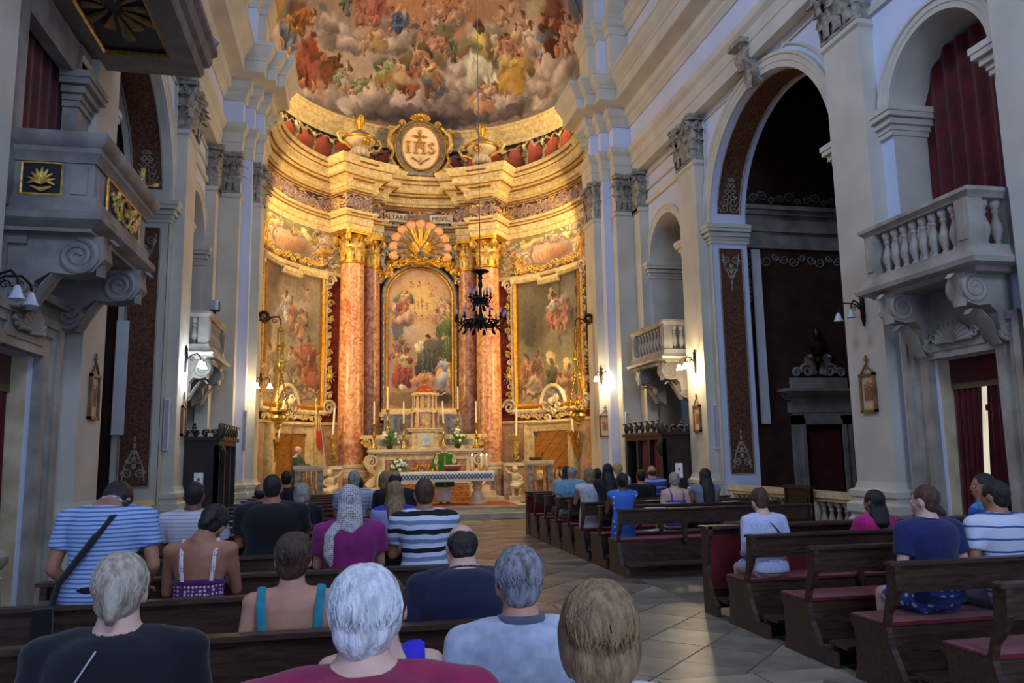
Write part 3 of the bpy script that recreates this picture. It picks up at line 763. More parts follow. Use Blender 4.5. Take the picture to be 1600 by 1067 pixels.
# ================================================================== PAINTED PICTURES (flat prints and frescoes)
class Canvas:
    def __init__(s, w, h, c):
        s.w, s.h = w, h; s.a = np.empty((h, w, 3), np.float32); s.a[:] = np.array(c, np.float32) / 255
    def noise(s, amp, sc, seed=0, cols=None):
        r = np.random.RandomState(seed); out = np.zeros((s.h, s.w), np.float32); a = 1; tot = 0
        for o in range(4):
            gh, gw = max(2, int(s.h / sc * 2 ** o) + 2), max(2, int(s.w / sc * 2 ** o) + 2); g = r.rand(gh, gw)
            yy = np.linspace(0, gh - 1.01, s.h); xx = np.linspace(0, gw - 1.01, s.w); y0 = yy.astype(int); x0 = xx.astype(int)
            fy = (yy - y0)[:, None]; fx = (xx - x0)[None, :]; fy = fy * fy * (3 - 2 * fy); fx = fx * fx * (3 - 2 * fx)
            out += a * ((g[y0][:, x0] * (1 - fx) + g[y0][:, x0 + 1] * fx) * (1 - fy) + (g[y0 + 1][:, x0] * (1 - fx) + g[y0 + 1][:, x0 + 1] * fx) * fy); tot += a; a *= .5
        out = out / tot - .5
        if cols is not None: s.a += (out * 2)[..., None] * np.array(cols, np.float32) / 255
        else: s.a *= 1 + amp * 2 * out[..., None]
    def ell(s, cx, cy, rx, ry, c, ang=0, soft=.25, shade=.35, op=1.0, ld=(-.5, -.8)):
        """soft painted ellipse; coordinates are fractions of the canvas width (x) and height (y) in pixels of the canvas"""
        R = max(rx, ry) * 1.25 + 2
        x0, x1, y0, y1 = int(max(0, cx - R)), int(min(s.w, cx + R)), int(max(0, cy - R)), int(min(s.h, cy + R))
        if x1 <= x0 or y1 <= y0: return
        yy, xx = np.mgrid[y0:y1, x0:x1].astype(np.float32); dx = xx - cx; dy = yy - cy
        ca, sa = cos(ang), sin(ang); u = (dx * ca + dy * sa) / max(rx, .5); v = (-dx * sa + dy * ca) / max(ry, .5)
        d = np.sqrt(u * u + v * v); m = np.clip((1 + soft * .5 - d) / soft, 0, 1) * op
        sh = 1 + shade * (dx / R * ld[0] + dy / R * ld[1]) * 1.6
        col = np.clip(np.array(c, np.float32)[None, None] / 255 * sh[..., None], 0, 1)
        t = s.a[y0:y1, x0:x1]; t += (col - t) * m[..., None]
    def line(s, pts, w, c, op=.9, soft=.5):
        pts = list(pts)
        for i in range(len(pts) - 1):
            (xa, ya), (xb, yb) = pts[i], pts[i + 1]; L = math.hypot(xb - xa, yb - ya); n = max(1, int(L / max(1, w * .7)))
            for k in range(n + 1): s.ell(xa + (xb - xa) * k / n, ya + (yb - ya) * k / n, w, w, c, 0, soft, 0, op)
    def cloud(s, cx, cy, rx, ry, c=(176, 152, 138), seed=0, n=7):
        r = random.Random(seed)
        s.ell(cx, cy + ry * .25, rx * 1.05, ry * .85, tuple(k * .68 for k in c), 0, .6, .2, .8)
        for i in range(n):
            a = r.uniform(0, 2 * PI); q = r.uniform(.15, .6); k = r.uniform(.36, .6)
            f = r.uniform(.86, 1.1)
            s.ell(cx + cos(a) * q * rx, cy + sin(a) * q * ry, rx * k * 1.25, ry * k * 1.25, tuple(min(255, x * f) for x in c), r.uniform(-.5, .5), .45, .42, .8)
    def fig(s, cx, cy, sx, sy, robe, skin=(206, 146, 108), hair=(92, 56, 34), lean=0.0, kind='sit', wing=None, robe2=None, seed=1):
        """a draped figure about one unit tall: cx, cy = middle, sx, sy = canvas pixels per figure height"""
        r = random.Random(seed); ca, sa = cos(lean), sin(lean)
        def E(x, y, a, b, c, ang=0, **k):
            s.ell(cx + (x * ca - y * sa) * sx, cy + (x * sa + y * ca) * sy, a * sx, b * sy, c, ang + lean, **k)
        if wing:
            E(-.28, -.12, .11, .3, wing, .5, soft=.25); E(.27, -.14, .1, .28, tuple(x * .8 for x in wing), -.5, soft=.25)
            for k in range(3): E(-.3 + .04 * k, -.02 + .05 * k, .03, .2, tuple(x * .65 for x in wing), .5, soft=.5, op=.6)
        if kind == 'putto':
            E(0, .1, .16, .2, skin, .3); E(-.12, .3, .09, .17, tuple(x * .92 for x in skin), .5); E(.12, .32, .08, .17, skin, -.4)
            E(-.2, -.02, .17, .06, skin, -.5); E(.2, -.05, .18, .055, tuple(x * .95 for x in skin), .6); E(0, -.2, .12, .12, skin); E(.01, -.26, .12, .09, hair, soft=.4)
            E(.02, .22, .2, .06, robe, .3); return
        E(0, .22, .25, .3, robe, .1); E(-.12, .34, .15, .2, tuple(x * .82 for x in robe), .5); E(.14, .36, .14, .18, tuple(min(255, x * 1.12) for x in robe), -.4)
        E(0, -.08, .16, .2, robe2 or tuple(min(255, x * 1.05) for x in robe), 0)
        for k in range(7):
            f = r.choice((.58, .7, 1.28, 1.4)); x = r.uniform(-.18, .18)
            E(x, .2 + r.uniform(-.1, .15), .022, .16, tuple(min(255, q * f) for q in robe), r.uniform(-.5, .5), soft=.7, shade=0, op=.75)
        E(-.2, -.06, .15, .05, skin, -.6 + r.uniform(-.4, .4)); E(.2, -.1, .15, .045, skin, .6 + r.uniform(-.5, .5)); E(-.12, -.12, .09, .07, robe2 or robe, .4); E(.12, -.12, .09, .07, robe, -.4)
        E(0, -.27, .045, .06, tuple(x * .8 for x in skin)); E(0, -.33, .06, .075, skin); E(.014, -.365, .064, .055, hair, soft=.6, shade=.1, op=.85)
        E(-.1, .52, .045, .11, tuple(x * .95 for x in skin), .3); E(.1, .52, .04, .1, skin, -.2)
    def warp(s, amp, sc, seed=1):
        """irregular brush edges: every pixel is fetched from a slightly shifted place"""
        t = Canvas(s.w, s.h, (128, 128, 128)); t.a = t.a[..., :1]; o = []
        for k in (0, 1):
            c = Canvas(s.w, s.h, (0, 0, 0)); c.noise(0, sc, seed + k, cols=(255, 0, 0)); o.append(c.a[..., 0] * amp * 2)
        yy, xx = np.mgrid[0:s.h, 0:s.w]
        s.a = s.a[np.clip((yy + o[0]).astype(int), 0, s.h - 1), np.clip((xx + o[1]).astype(int), 0, s.w - 1)]
    def tone(s, sat, mul=1.0, con=1.0):
        g = s.a.mean(axis=2, keepdims=True); s.a = (g + (s.a - g) * sat); m = s.a.mean(); s.a = np.clip((s.a - m) * con + m, 0, 1) * mul
    def image(s, name):
        im = bpy.data.images.new(name, s.w, s.h, alpha=False)
        px = np.ones((s.h, s.w, 4), np.float32); px[..., :3] = np.clip(s.a[::-1], 0, 1); im.pixels.foreach_set(px.ravel()); im.update(); im.pack()
        return im

# ---- the fresco of the half dome; every figure is given as (azimuth, elevation) in radians on the shell
DW, DH = 2600, 1300
dc = Canvas(DW, DH, (196, 158, 128))
def dpx(a): return (a / PI + .5) * DW
def dpy(t): return (1 - (t + .09) / (PI / 2 + .09)) * DH
def dsx(k, th): return k / PI * DW          # radians of azimuth -> canvas pixels
def dsy(k): return k / (PI / 2 + .09) * DH
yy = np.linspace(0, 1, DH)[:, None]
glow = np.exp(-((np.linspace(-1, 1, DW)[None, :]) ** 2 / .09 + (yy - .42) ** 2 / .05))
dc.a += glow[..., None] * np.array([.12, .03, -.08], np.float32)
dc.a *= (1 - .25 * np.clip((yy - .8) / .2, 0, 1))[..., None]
dc.noise(.10, 300, 4); dc.noise(0, 220, 9, cols=(20, 6, -14))
DOME_ITEMS = [['e',-0.276,0.386,0.3485,0.1972,(214,184,152),0],['e',-0.493,0.42,0.3072,0.1133,(206,178,150),0],['e',0.347,0.58,0.3316,0.1979,(206,152,122),0],['e',0.226,0.425,0.305,0.121,(196,176,160),0],['e',-0.015,0.739,0.7258,0.1589,(214,140,90),0],['e',1.237,0.531,0.3884,0.1208,(200,156,130),0],['e',-1.16,0.247,0.1752,0.1877,(190,164,150),0],['e',-0.017,0.066,0.3239,0.0692,(92,82,80),0],['e',0.501,0.08,0.2437,0.0514,(100,88,84),0],['e',0.215,0.05,0.1864,0.0437,(70,66,72),0],['e',1.167,0.03,0.2296,0.0639,(120,128,150),-0.4],['e',0.976,0.031,0.1523,0.0413,(130,130,144),0],['c',-0.684,0.476,0.1708,0.0922,(184,160,146)],['c',-0.805,0.49,0.1205,0.0608,(184,160,146)],['c',-0.586,0.45,0.1149,0.0587,(184,160,146)],['c',-1.203,0.149,0.1634,0.1312,(184,160,146)],['c',-1.231,-0.018,0.1231,0.083,(184,160,146)],['c',-0.932,0.08,0.1553,0.0985,(184,160,146)],['c',-1.017,0.116,0.1257,0.0652,(184,160,146)],['c',-0.866,0.037,0.1738,0.0708,(184,160,146)],['c',-0.646,0.084,0.1544,0.0724,(184,160,146)],['c',-0.446,0.126,0.1457,0.0736,(184,160,146)],['c',-0.515,0.046,0.1287,0.0583,(184,160,146)],['c',-0.258,0.226,0.1721,0.0815,(184,160,146)],['c',-0.137,0.202,0.1228,0.0829,(184,160,146)],['c',-0.327,0.173,0.0956,0.0738,(184,160,146)],['c',0.005,0.224,0.1041,0.0915,(184,160,146)],['c',-0.064,0.147,0.1215,0.0675,(184,160,146)],['c',0.149,0.344,0.0786,0.0816,(184,160,146)],['c',0.218,0.22,0.1146,0.0835,(184,160,146)],['c',-0.355,0.524,0.1264,0.0612,(184,160,146)],['c',-0.136,0.588,0.0978,0.0472,(184,160,146)],['c',-0.233,0.514,0.115,0.0547,(184,160,146)],['c',0.297,0.349,0.1194,0.0732,(184,160,146)],['c',0.393,0.302,0.109,0.0734,(184,160,146)],['c',0.326,0.4,0.0914,0.0564,(184,160,146)],['c',0.249,0.704,0.155,0.0557,(184,160,146)],['c',0.553,0.128,0.1483,0.0672,(184,160,146)],['c',0.655,0.132,0.1117,0.0665,(184,160,146)],['c',0.769,0.116,0.1474,0.0741,(184,160,146)],['c',0.874,0.165,0.1425,0.0795,(184,160,146)],['c',0.952,0.204,0.1472,0.0771,(184,160,146)],['c',1.052,0.274,0.1659,0.0804,(184,160,146)],['c',1.171,0.279,0.1648,0.0769,(184,160,146)],['c',1.195,0.182,0.1315,0.08,(184,160,146)],['c',0.695,0.249,0.1038,0.0719,(184,160,146)],['c',0.575,0.575,0.1351,0.077,(184,160,146)],['c',-0.34,0.676,0.1715,0.0533,(184,160,146)],['c',0.977,0.052,0.1168,0.0491,(184,160,146)],['c',0.029,0.09,0.1391,0.0516,(112,96,92)],['c',-0.156,0.082,0.1398,0.0513,(112,96,92)],['c',-0.368,0.047,0.1147,0.0424,(112,96,92)],['c',0.428,0.071,0.1248,0.0431,(112,96,92)],['c',0.31,0.098,0.1134,0.043,(112,96,92)],['c',0.65,0.065,0.1519,0.0382,(112,96,92)],['c',-0.722,-0.048,0.12,0.0379,(112,96,92)],['e',-1.23,0.37,0.0814,0.1142,(92,110,140),-0.1],['e',-1.323,0.341,0.068,0.0954,(206,150,50),0.1],['e',-1.138,0.425,0.0872,0.0855,(120,66,34),0],['f',-1.122,0.324,0.4436,0.2137,(108,124,150),0.05,None,(200,150,60),(204,142,104)],['f',-1.029,0.436,0.3524,0.1837,(176,104,44),0.4,None,None,(204,142,104)],['f',-0.887,0.265,0.5589,0.352,(150,74,50),-0.1,None,None,(196,122,84)],['e',-0.806,0.192,0.076,0.0595,(176,94,70),0],['e',-0.752,0.107,0.0214,0.0702,(206,150,120),-0.2],['e',-0.723,0.035,0.0268,0.0162,(206,150,120),0],['f',-0.67,0.295,0.2585,0.1861,(116,72,42),0.5,None,None,(98,60,40)],['e',-0.707,0.211,0.073,0.053,(140,80,44),0],['f',-0.572,0.245,0.2312,0.1777,(150,156,120),0.2,None,None,(204,142,104)],['f',-0.518,0.235,0.2184,0.1722,(186,150,130),-0.2,None,None,(204,142,104)],['f',-0.428,0.242,0.1956,0.1588,(136,140,92),0.8,None,None,(204,142,104)],['p',-0.375,0.56,0.3322,0.2356,(206,170,90),-0.3,None],['p',-0.44,0.489,0.2399,0.1738,(190,150,110),0.5,None],['e',-0.349,0.501,0.0626,0.023,(190,160,90),0.4],['e',-0.478,0.707,0.2329,0.0441,(190,100,80),0],['f',-0.423,0.728,0.331,0.2089,(186,96,80),0.2,None,None,(204,142,104)],['f',-0.548,0.664,0.2498,0.1588,(176,104,84),-0.6,None,None,(204,142,104)],['f',-0.692,0.67,0.2288,0.1369,(96,110,96),0.3,None,None,(204,142,104)],['e',-0.91,0.563,0.0795,0.0283,(110,120,110),0],['f',-0.228,0.707,0.2694,0.1785,(200,150,110),-0.8,None,None,(204,142,104)],['f',-0.149,0.67,0.2859,0.196,(82,98,130),1.2,None,None,(206,150,116)],['e',-0.07,0.646,0.1015,0.0198,(70,86,118),0.3],['e',-0.02,0.718,0.1428,0.0198,(206,150,110),-0.7],['p',0.194,0.769,0.2506,0.1598,(190,150,110),0.4,None],['p',0.056,0.783,0.2142,0.1359,(190,150,110),-0.5,None],['f',0.111,0.593,0.2746,0.1994,(170,110,88),0.3,None,None,(204,142,104)],['f',0.028,0.614,0.2439,0.175,(184,126,96),-0.2,None,None,(204,142,104)],['f',0.203,0.578,0.2515,0.1834,(176,104,84),0.2,None,None,(204,142,104)],['f',0.261,0.544,0.237,0.1754,(120,116,80),-0.6,None,None,(204,142,104)],['f',0.148,0.538,0.2133,0.1599,(190,130,104),0.6,None,None,(204,142,104)],['e',-0.306,0.381,0.0498,0.0629,(112,120,88),0.4],['e',0.166,0.434,0.0407,0.0686,(110,94,60),-0.6],['e',0.105,0.457,0.0358,0.0603,(130,112,72),-0.3],['f',-0.235,0.345,0.2845,0.2314,(148,150,100),0.3,(112,118,84),None,(204,142,104)],['f',-0.133,0.367,0.2659,0.2169,(204,160,110),-0.1,None,None,(204,142,104)],['f',-0.007,0.451,0.3052,0.2406,(190,136,96),-0.6,(122,104,70),None,(210,150,110)],['f',-0.066,0.333,0.2921,0.2435,(146,84,50),0.3,None,None,(204,142,104)],['f',0.085,0.351,0.3044,0.2526,(150,96,60),-0.4,None,(206,180,120),(204,142,104)],['e',0.046,0.309,0.0677,0.0369,(92,104,132),0.5],['e',0.003,0.29,0.0769,0.0246,(206,150,116),0.9],['e',0.152,0.254,0.0335,0.0746,(70,84,110),0.5],['e',0.191,0.262,0.0433,0.0414,(76,90,116),0],['e',-0.263,0.283,0.0967,0.0282,(196,140,60),-0.3],['e',-0.119,0.32,0.1067,0.0324,(212,178,130),0.2],['f',0.258,0.776,0.2781,0.1754,(186,120,92),0.3,None,None,(204,142,104)],['p',0.326,0.733,0.2325,0.1504,(190,150,110),0.2,None],['p',0.414,0.783,0.2305,0.1415,(190,150,110),-0.4,None],['e',0.213,0.633,0.0906,0.0318,(120,124,80),0],['e',0.534,0.48,0.0858,0.1408,(214,190,140),0.05],['f',0.534,0.48,0.6326,0.4616,(220,206,170),0,None,(222,186,96),(150,96,66)],['e',0.599,0.45,0.0374,0.1556,(90,76,62),-0.25],['e',0.423,0.534,0.0868,0.0473,(128,128,92),0.5],['e',0.477,0.367,0.1021,0.0561,(224,212,184),0],['e',0.514,0.652,0.0351,0.031,(70,44,34),0],['f',0.939,0.545,0.3894,0.2316,(206,196,176),0.1,None,(200,150,110),(204,142,104)],['f',1.009,0.471,0.4132,0.2436,(176,176,186),-0.05,None,(220,196,160),(204,142,104)],['f',0.827,0.503,0.3179,0.2056,(206,170,120),0.2,None,None,(204,142,104)],['f',0.763,0.478,0.289,0.195,(186,126,96),-0.2,None,None,(204,142,104)],['p',0.664,0.483,0.2515,0.1761,(190,150,110),0.3,None],['p',0.695,0.428,0.2374,0.1689,(180,110,80),-0.4,None],['e',1.039,0.408,0.1419,0.028,(214,160,120),0.3],['f',1.185,0.445,0.53,0.2716,(104,54,34),-0.1,None,None,(190,120,84)],['f',1.302,0.462,0.4024,0.1785,(120,66,40),0.4,None,None,(204,142,104)],['e',1.099,0.428,0.0971,0.0306,(86,100,130),0.3],['f',1.316,0.354,0.4418,0.1998,(190,130,100),0.1,None,None,(204,142,104)],['f',1.43,0.363,0.4554,0.1702,(196,136,104),-0.1,None,None,(204,142,104)],['e',1.514,0.436,0.0638,0.0825,(80,98,140),0.05],['e',1.177,0.597,0.1657,0.043,(196,186,120),0.1],['p',0.771,0.671,0.2666,0.1605,(150,120,70),0.2,None],['p',0.902,0.709,0.2511,0.1387,(190,150,110),0.1,None],['e',1.306,0.552,0.1336,0.0681,(120,60,36),0],['f',0.766,0.307,0.3947,0.2876,(206,154,50),0.35,(196,166,90),(214,160,60),(204,142,104)],['e',0.724,0.263,0.1048,0.0634,(208,156,56),0.3],['e',0.81,0.345,0.1195,0.0267,(214,166,70),-0.7],['e',0.715,0.203,0.0259,0.0565,(206,150,110),0.4],['e',0.881,0.383,0.1117,0.0223,(206,150,110),-0.2],['p',0.469,0.194,0.3038,0.2575,(190,150,110),-0.1,None],['p',0.542,0.235,0.23,0.188,(90,110,140),0.5,None],['e',0.504,0.131,0.0587,0.0337,(196,112,80),0]]
for i, it in enumerate(DOME_ITEMS):
    k, a, t, sa_, st_ = it[:5]
    X_, Y_, SX, SY = dpx(a), dpy(t), dsx(sa_, t), dsy(st_)
    if k == 'c': dc.cloud(X_, Y_, SX, SY, it[5] if len(it) > 5 else (182, 158, 142), i)
    elif k == 'e': dc.ell(X_, Y_, SX, SY, it[5], it[6] if len(it) > 6 else 0, .6, .2, .75)
    elif k == 'p': dc.fig(X_, Y_, SX, SY, it[5], lean=it[6], kind='putto', wing=it[7], skin=(214, 158, 116), hair=(150, 100, 50), seed=i)
    else: dc.fig(X_, Y_, SX, SY, it[5], lean=it[6], wing=it[7], robe2=it[8], skin=it[9], seed=i)
dc.warp(15, 60, 3); dc.warp(5, 22, 5); dc.tone(.8, .9, 1.0)
dc.noise(.10, 26, 2)
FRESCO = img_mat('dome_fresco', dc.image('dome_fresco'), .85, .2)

def grid_surface(fn, nu, nv):
    """surface from fn(u, v) -> point with a uv map"""
    v = [fn(i / nu, j / nv) for j in range(nv + 1) for i in range(nu + 1)]; k = nu + 1
    f = [(j * k + i, j * k + i + 1, (j + 1) * k + i + 1, (j + 1) * k + i) for j in range(nv) for i in range(nu)]
    return v, f, [(i / nu, j / nv) for j in range(nv + 1) for i in range(nu + 1)]
def uvobj(name, fn, nu, nv, m, parent=None, smooth=True):
    v, f, uv = grid_surface(fn, nu, nv); me = bpy.data.meshes.new(name); me.from_pydata(v, [], f); me.materials.append(m)
    ul = me.uv_layers.new(name='uv'); flat = []
    for q in f:
        for i in q: flat += uv[i]
    ul.data.foreach_set('uv', flat)
    if smooth: me.polygons.foreach_set('use_smooth', [True] * len(me.polygons))
    o = bpy.data.objects.new(name, me); COL.objects.link(o)
    if parent: o.parent = parent
    return o
def pol(ph, r, z=0): return (AX + r * sin(ph), CY + r * cos(ph), z)

wa = struct('wall_apse', 'curved wall of the apse')
def dome_pt(u, v):
    ph = -PI / 2 + PI * u; th = -.09 + (PI / 2 + .09) * v
    c = cos(th) if th > 0 else 1
    return (AX + 4.9 * c * sin(ph), CY + 4.9 * c * cos(ph), 13.2 + 5.4 * sin(th))
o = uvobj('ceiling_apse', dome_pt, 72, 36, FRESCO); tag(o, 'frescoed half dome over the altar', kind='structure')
def arc_wall(name, z0, z1, r, m, p0=-92, p1=92, n=64, parent=wa, th=.08):
    v = []; 
    for i in range(n + 1):
        ph = rad(p0 + (p1 - p0) * i / n)
        for rr, z in ((r, z0), (r, z1), (r + th, z1), (r + th, z0)): v.append(pol(ph, rr, z))
    f = []
    for i in range(n):
        for j in range(4): f.append((4 * i + j, 4 * i + 4 + j, 4 * i + 4 + (j + 1) % 4, 4 * i + (j + 1) % 4))
    f += [(0, 1, 2, 3), (4 * n + 3, 4 * n + 2, 4 * n + 1, 4 * n)]
    return MB().add(v, f).build(name, m, parent, 40)
arc_wall('apse_dado', 0, 2.75, 4.86, M['dado'])
arc_wall('dado_capping', 2.72, 2.8, 4.82, M['cream'])
arc_wall('apse_red_wall', 2.75, 7.6, 4.9, M['redwall'])

# ---- painted bands: foliage with cartouches below the entablature, relief frieze, attic of red panels
def scroll_canvas(w, h, bg, fg, gold, n, seed, amp=1.0):
    c = Canvas(w, h, bg); c.noise(.25, 60, seed); r = random.Random(seed)
    for i in range(n):
        x = r.uniform(0, w); y = r.uniform(h * .12, h * .88); R = r.uniform(h * .1, h * .26); d = r.choice((-1, 1)); a0 = r.uniform(0, 6.3)
        col = fg if r.random() < .68 else gold; pts = []
        for k in range(16):
            t = k / 15; pts.append((x + cos(a0 + d * t * 7) * R * (1 - t * .85), y + sin(a0 + d * t * 7) * R * (1 - t * .85)))
        c.line([(p[0] + 2, p[1] + 3) for p in pts], h * .026 * amp, tuple(q * .35 for q in bg), .6); c.line(pts, h * .024 * amp, col, .95)
        for k in range(3):
            a = r.uniform(0, 6.3); c.ell(x + cos(a) * R, y + sin(a) * R, h * .07, h * .035, col, a, .4, .6)
    return c
fc = scroll_canvas(2600, 150, (72, 46, 54), (176, 152, 146), (210, 160, 80), 420, 5)
fc.warp(10, 30, 2)
FRZ = img_mat('relief_frieze_paint', fc.image('relief_frieze'), .7)
gc = scroll_canvas(2600, 300, (150, 142, 92), (200, 176, 146), (214, 158, 66), 240, 11)
for a, ww in ((-58, 13), (58, 13)):
    cx = (a / 184 + .5) * 2600
    gc.ell(cx, 150, 170, 86, (176, 150, 132), 0, .1, .3); gc.ell(cx, 150, 140, 58, (204, 148, 112), 0, .1, .5)
    gc.line([(cx - 150, 150 + 0), (cx - 120, 80), (cx, 66), (cx + 120, 80), (cx + 150, 150), (cx + 120, 220), (cx, 234), (cx - 120, 220), (cx - 150, 150)], 8, (150, 120, 100), .8)
    for q in (-1, 1):
        gc.fig(cx + q * 260, 150, 190, 190, (206, 150, 72), skin=(214, 160, 110), lean=q * .5, seed=q + 3)
        gc.ell(cx + q * 140, 60, 60, 26, (226, 190, 120), q * .5, .3, .5)
    for k in range(9): gc.line([(cx - 120 + k * 28, 120), (cx - 110 + k * 28, 180)], 3, (196, 118, 78), .6)
for a in (-1, 1):
    cx = (a * 20 / 184 + .5) * 2600; gc.ell(cx, 160, 190, 150, (126, 134, 92), 0, .5, .1, .8)
gc.warp(16, 40, 2); gc.tone(.85, .95)
GRT = img_mat('painted_foliage_band', gc.image('foliage_band'), .75)
ac = Canvas(2600, 190, (58, 30, 26)); ac.noise(.3, 60, 3)
for k in range(20):
    cx = (k + .5) * 130
    ac.ell(cx, 92, 48, 66, (146, 70, 52), 0, .18, .35); ac.ell(cx - 10, 70, 22, 36, (166, 92, 70), .3, .8, .2, .6)
    ac.line([(cx - 62, 180), (cx - 56, 60), (cx - 64, 12)], 8, (160, 146, 112), .9); ac.line([(cx + 62, 180), (cx + 56, 60)], 6, (120, 104, 80), .9)
    for q in (-1, 1):
        ac.line([(cx, 30), (cx + q * 30, 12), (cx + q * 60, 30)], 7, (176, 162, 128), .9); ac.ell(cx + q * 60, 36, 14, 20, (190, 170, 126), 0, .3, .6)
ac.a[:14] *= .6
ac.warp(14, 34, 2)
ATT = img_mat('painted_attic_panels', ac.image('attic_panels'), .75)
def band(name, z0, z1, r, m, parent=wa, p=92, flip=False):
    return uvobj(name, lambda u, v: pol(rad(-p + 2 * p * u), r, z0 + (z1 - z0) * v), 90, 2, m, parent)
band('foliage_band', 7.55, 8.95, 4.88, GRT)
MB().add([pol(rad(-92 + 184 * i / 80), rr, z) for i in range(81) for rr, z in ((4.88, 7.5), (4.78, 7.52), (4.76, 7.6), (4.84, 7.66), (4.88, 7.66))],
         [(i * 5 + j, i * 5 + 5 + j, i * 5 + 6 + j, i * 5 + 1 + j) for i in range(80) for j in range(4)]).build('band_moulding', M['cream'], wa, 35)
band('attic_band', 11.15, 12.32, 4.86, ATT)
arc_wall('drum_backing', 8.9, 13.0, 4.92, M['cream'])
# moulding under the dome
def arc_sweep(name, prof, m, rfun, parent=wa, n=184, smooth=30):
    """profile [(inward offset, z)] carried round the apse; rfun(phi in degrees) gives the wall line, so the order can break forward"""
    phis = []; 
    brk = [-92, 92]
    p = -92.0
    path = []
    while p <= 92.001: path.append(p); p += 2
    extra = []
    for b in BREAKS: extra += [b - .001, b + .001]
    path = sorted(set(path + extra))
    pts = [pol(rad(q), rfun(q)) for q in path]
    pts = [(a, b) for a, b, c in pts]
    # remove duplicate points
    out = [pts[0]]
    for q in pts[1:]:
        if math.hypot(q[0] - out[-1][0], q[1] - out[-1][1]) > 2e-3: out.append(q)
    return MB().sweep(out, prof, side=-1).build(name, m, parent, smooth)
BREAKS = [-37.5, -24.0, -16.5, 16.5, 24.0, 37.5]
def r_break(q):
    a = abs(q)
    return 3.98 if 24 < a < 37.5 else (4.4 if 16.5 < a <= 24 else 4.86)
def r_plain(q): return 4.9
arc_sweep('dome_moulding', [(0, 12.3), (.03, 12.34), (.03, 12.5), (.08, 12.56), (.1, 12.62), (.1, 12.75), (.16, 12.8), (.2, 12.9), (.26, 12.94), (.26, 13.0), (.12, 13.1), (0, 13.15)], M['cream'], r_plain)
tr = struct('trim_apse', 'gilded entablature of the apse')
arc_sweep('architrave', [(-.5, 8.93), (0, 8.95), (0, 9.12), (.04, 9.15), (.04, 9.36), (.08, 9.4), (.1, 9.44), (.17, 9.5), (.17, 9.56), (-.5, 9.56)], M['cream'], r_break, tr)
arc_sweep('cornice', [(-.5, 10.12), (.04, 10.12), (.04, 10.18), (.12, 10.24), (.12, 10.3), (.16, 10.3), (.16, 10.46), (.22, 10.5), (.26, 10.58), (.3, 10.6), (.46, 10.66), (.48, 10.68), (.48, 10.86), (.52, 10.88), (.52, 10.92), (.58, 10.98), (.64, 11.08), (.66, 11.16), (-.5, 11.2)], M['cream'], r_break, tr)
# relief frieze on the broken line, with its own uv
def frieze():
    path = []; q = -92
    ph = sorted(set([-92 + 184 * i / 92 for i in range(93)] + [b + d for b in BREAKS for d in (-.001, .001)]))
    pts = [pol(rad(a), r_break(a) - .015) for a in ph]
    L = [0]
    for i in range(1, len(pts)): L.append(L[-1] + math.hypot(pts[i][0] - pts[i - 1][0], pts[i][1] - pts[i - 1][1]))
    v = []; f = []; uv = []
    for (x, y, _), l in zip(pts, L): v += [(x, y, 9.55), (x, y, 10.13)]; uv += [(l / L[-1], 0), (l / L[-1], 1)]
    for i in range(len(pts) - 1): f.append((2 * i, 2 * i + 2, 2 * i + 3, 2 * i + 1))
    me = bpy.data.meshes.new('frieze'); me.from_pydata(v, [], f); me.materials.append(FRZ); ul = me.uv_layers.new(name='uv'); fl_ = []
    for q in f:
        for i in q: fl_ += uv[i]
    ul.data.foreach_set('uv', fl_); o = bpy.data.objects.new('frieze', me); COL.objects.link(o); o.parent = tr
frieze()
# carved relief on the frieze, dentils and bead rows: real geometry
rel = MB(); rr_ = random.Random(21)
for i in range(180):
    q = -84 + 168 * i / 179; ra = r_break(q) - .03
    if min(abs(q - b) for b in BREAKS) < .9: continue
    t = Vector((cos(rad(q)), -sin(rad(q)), 0)); z = 9.84 + rr_.uniform(-.1, .1); R = rr_.uniform(.07, .14)
    rel.spiral(pol(rad(q), ra, z), R, 1.2, (t * rr_.choice((-1, 1)), (0, 0, rr_.choice((-1, 1)))), .022, a0=rr_.uniform(0, 3), seg=7, n=4)
rel.build('frieze_relief', mat('frieze_relief_stucco', srgb(176, 150, 138), srgb(140, 112, 104), 6, .7), tr, 60)['kind'] = 'stuff'
den = MB(); bd = MB()
for i in range(230):
    q = -86 + 172 * i / 229
    if min(abs(q - b) for b in BREAKS) < .5: continue
    ra = r_break(q)
    den.box(pol(rad(q), ra - .16 - .03, 10.38), (.05, .07, .14), rz=-rad(q))
    if i % 1 == 0: bd.ball(pol(rad(q), ra - .25, 10.54), (.042, .04, .036), 6, 4)
    bd.ball(pol(rad(q), ra - .6, 11.03), (.032, .03, .045), 6, 4); bd.ball(pol(rad(q), ra - .13, 9.46), .026, 5, 4); bd.ball(pol(rad(q), ra - .13, 10.21), (.04, .03, .03), 5, 4)
OCH = mat('dark_ochre_gilding', srgb(150, 98, 36), srgb(106, 64, 24), 12, .5)  # darker ochre colour that sets the ornamental rows off from the cream
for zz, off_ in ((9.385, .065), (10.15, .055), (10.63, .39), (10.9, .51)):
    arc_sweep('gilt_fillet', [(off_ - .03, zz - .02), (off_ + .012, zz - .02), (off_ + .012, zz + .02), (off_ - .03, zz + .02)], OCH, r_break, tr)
den.build('dentils', M['cream'], tr)['kind'] = 'stuff'; bd.build('bead_and_leaf_moulding', OCH, tr, 60)['kind'] = 'stuff'
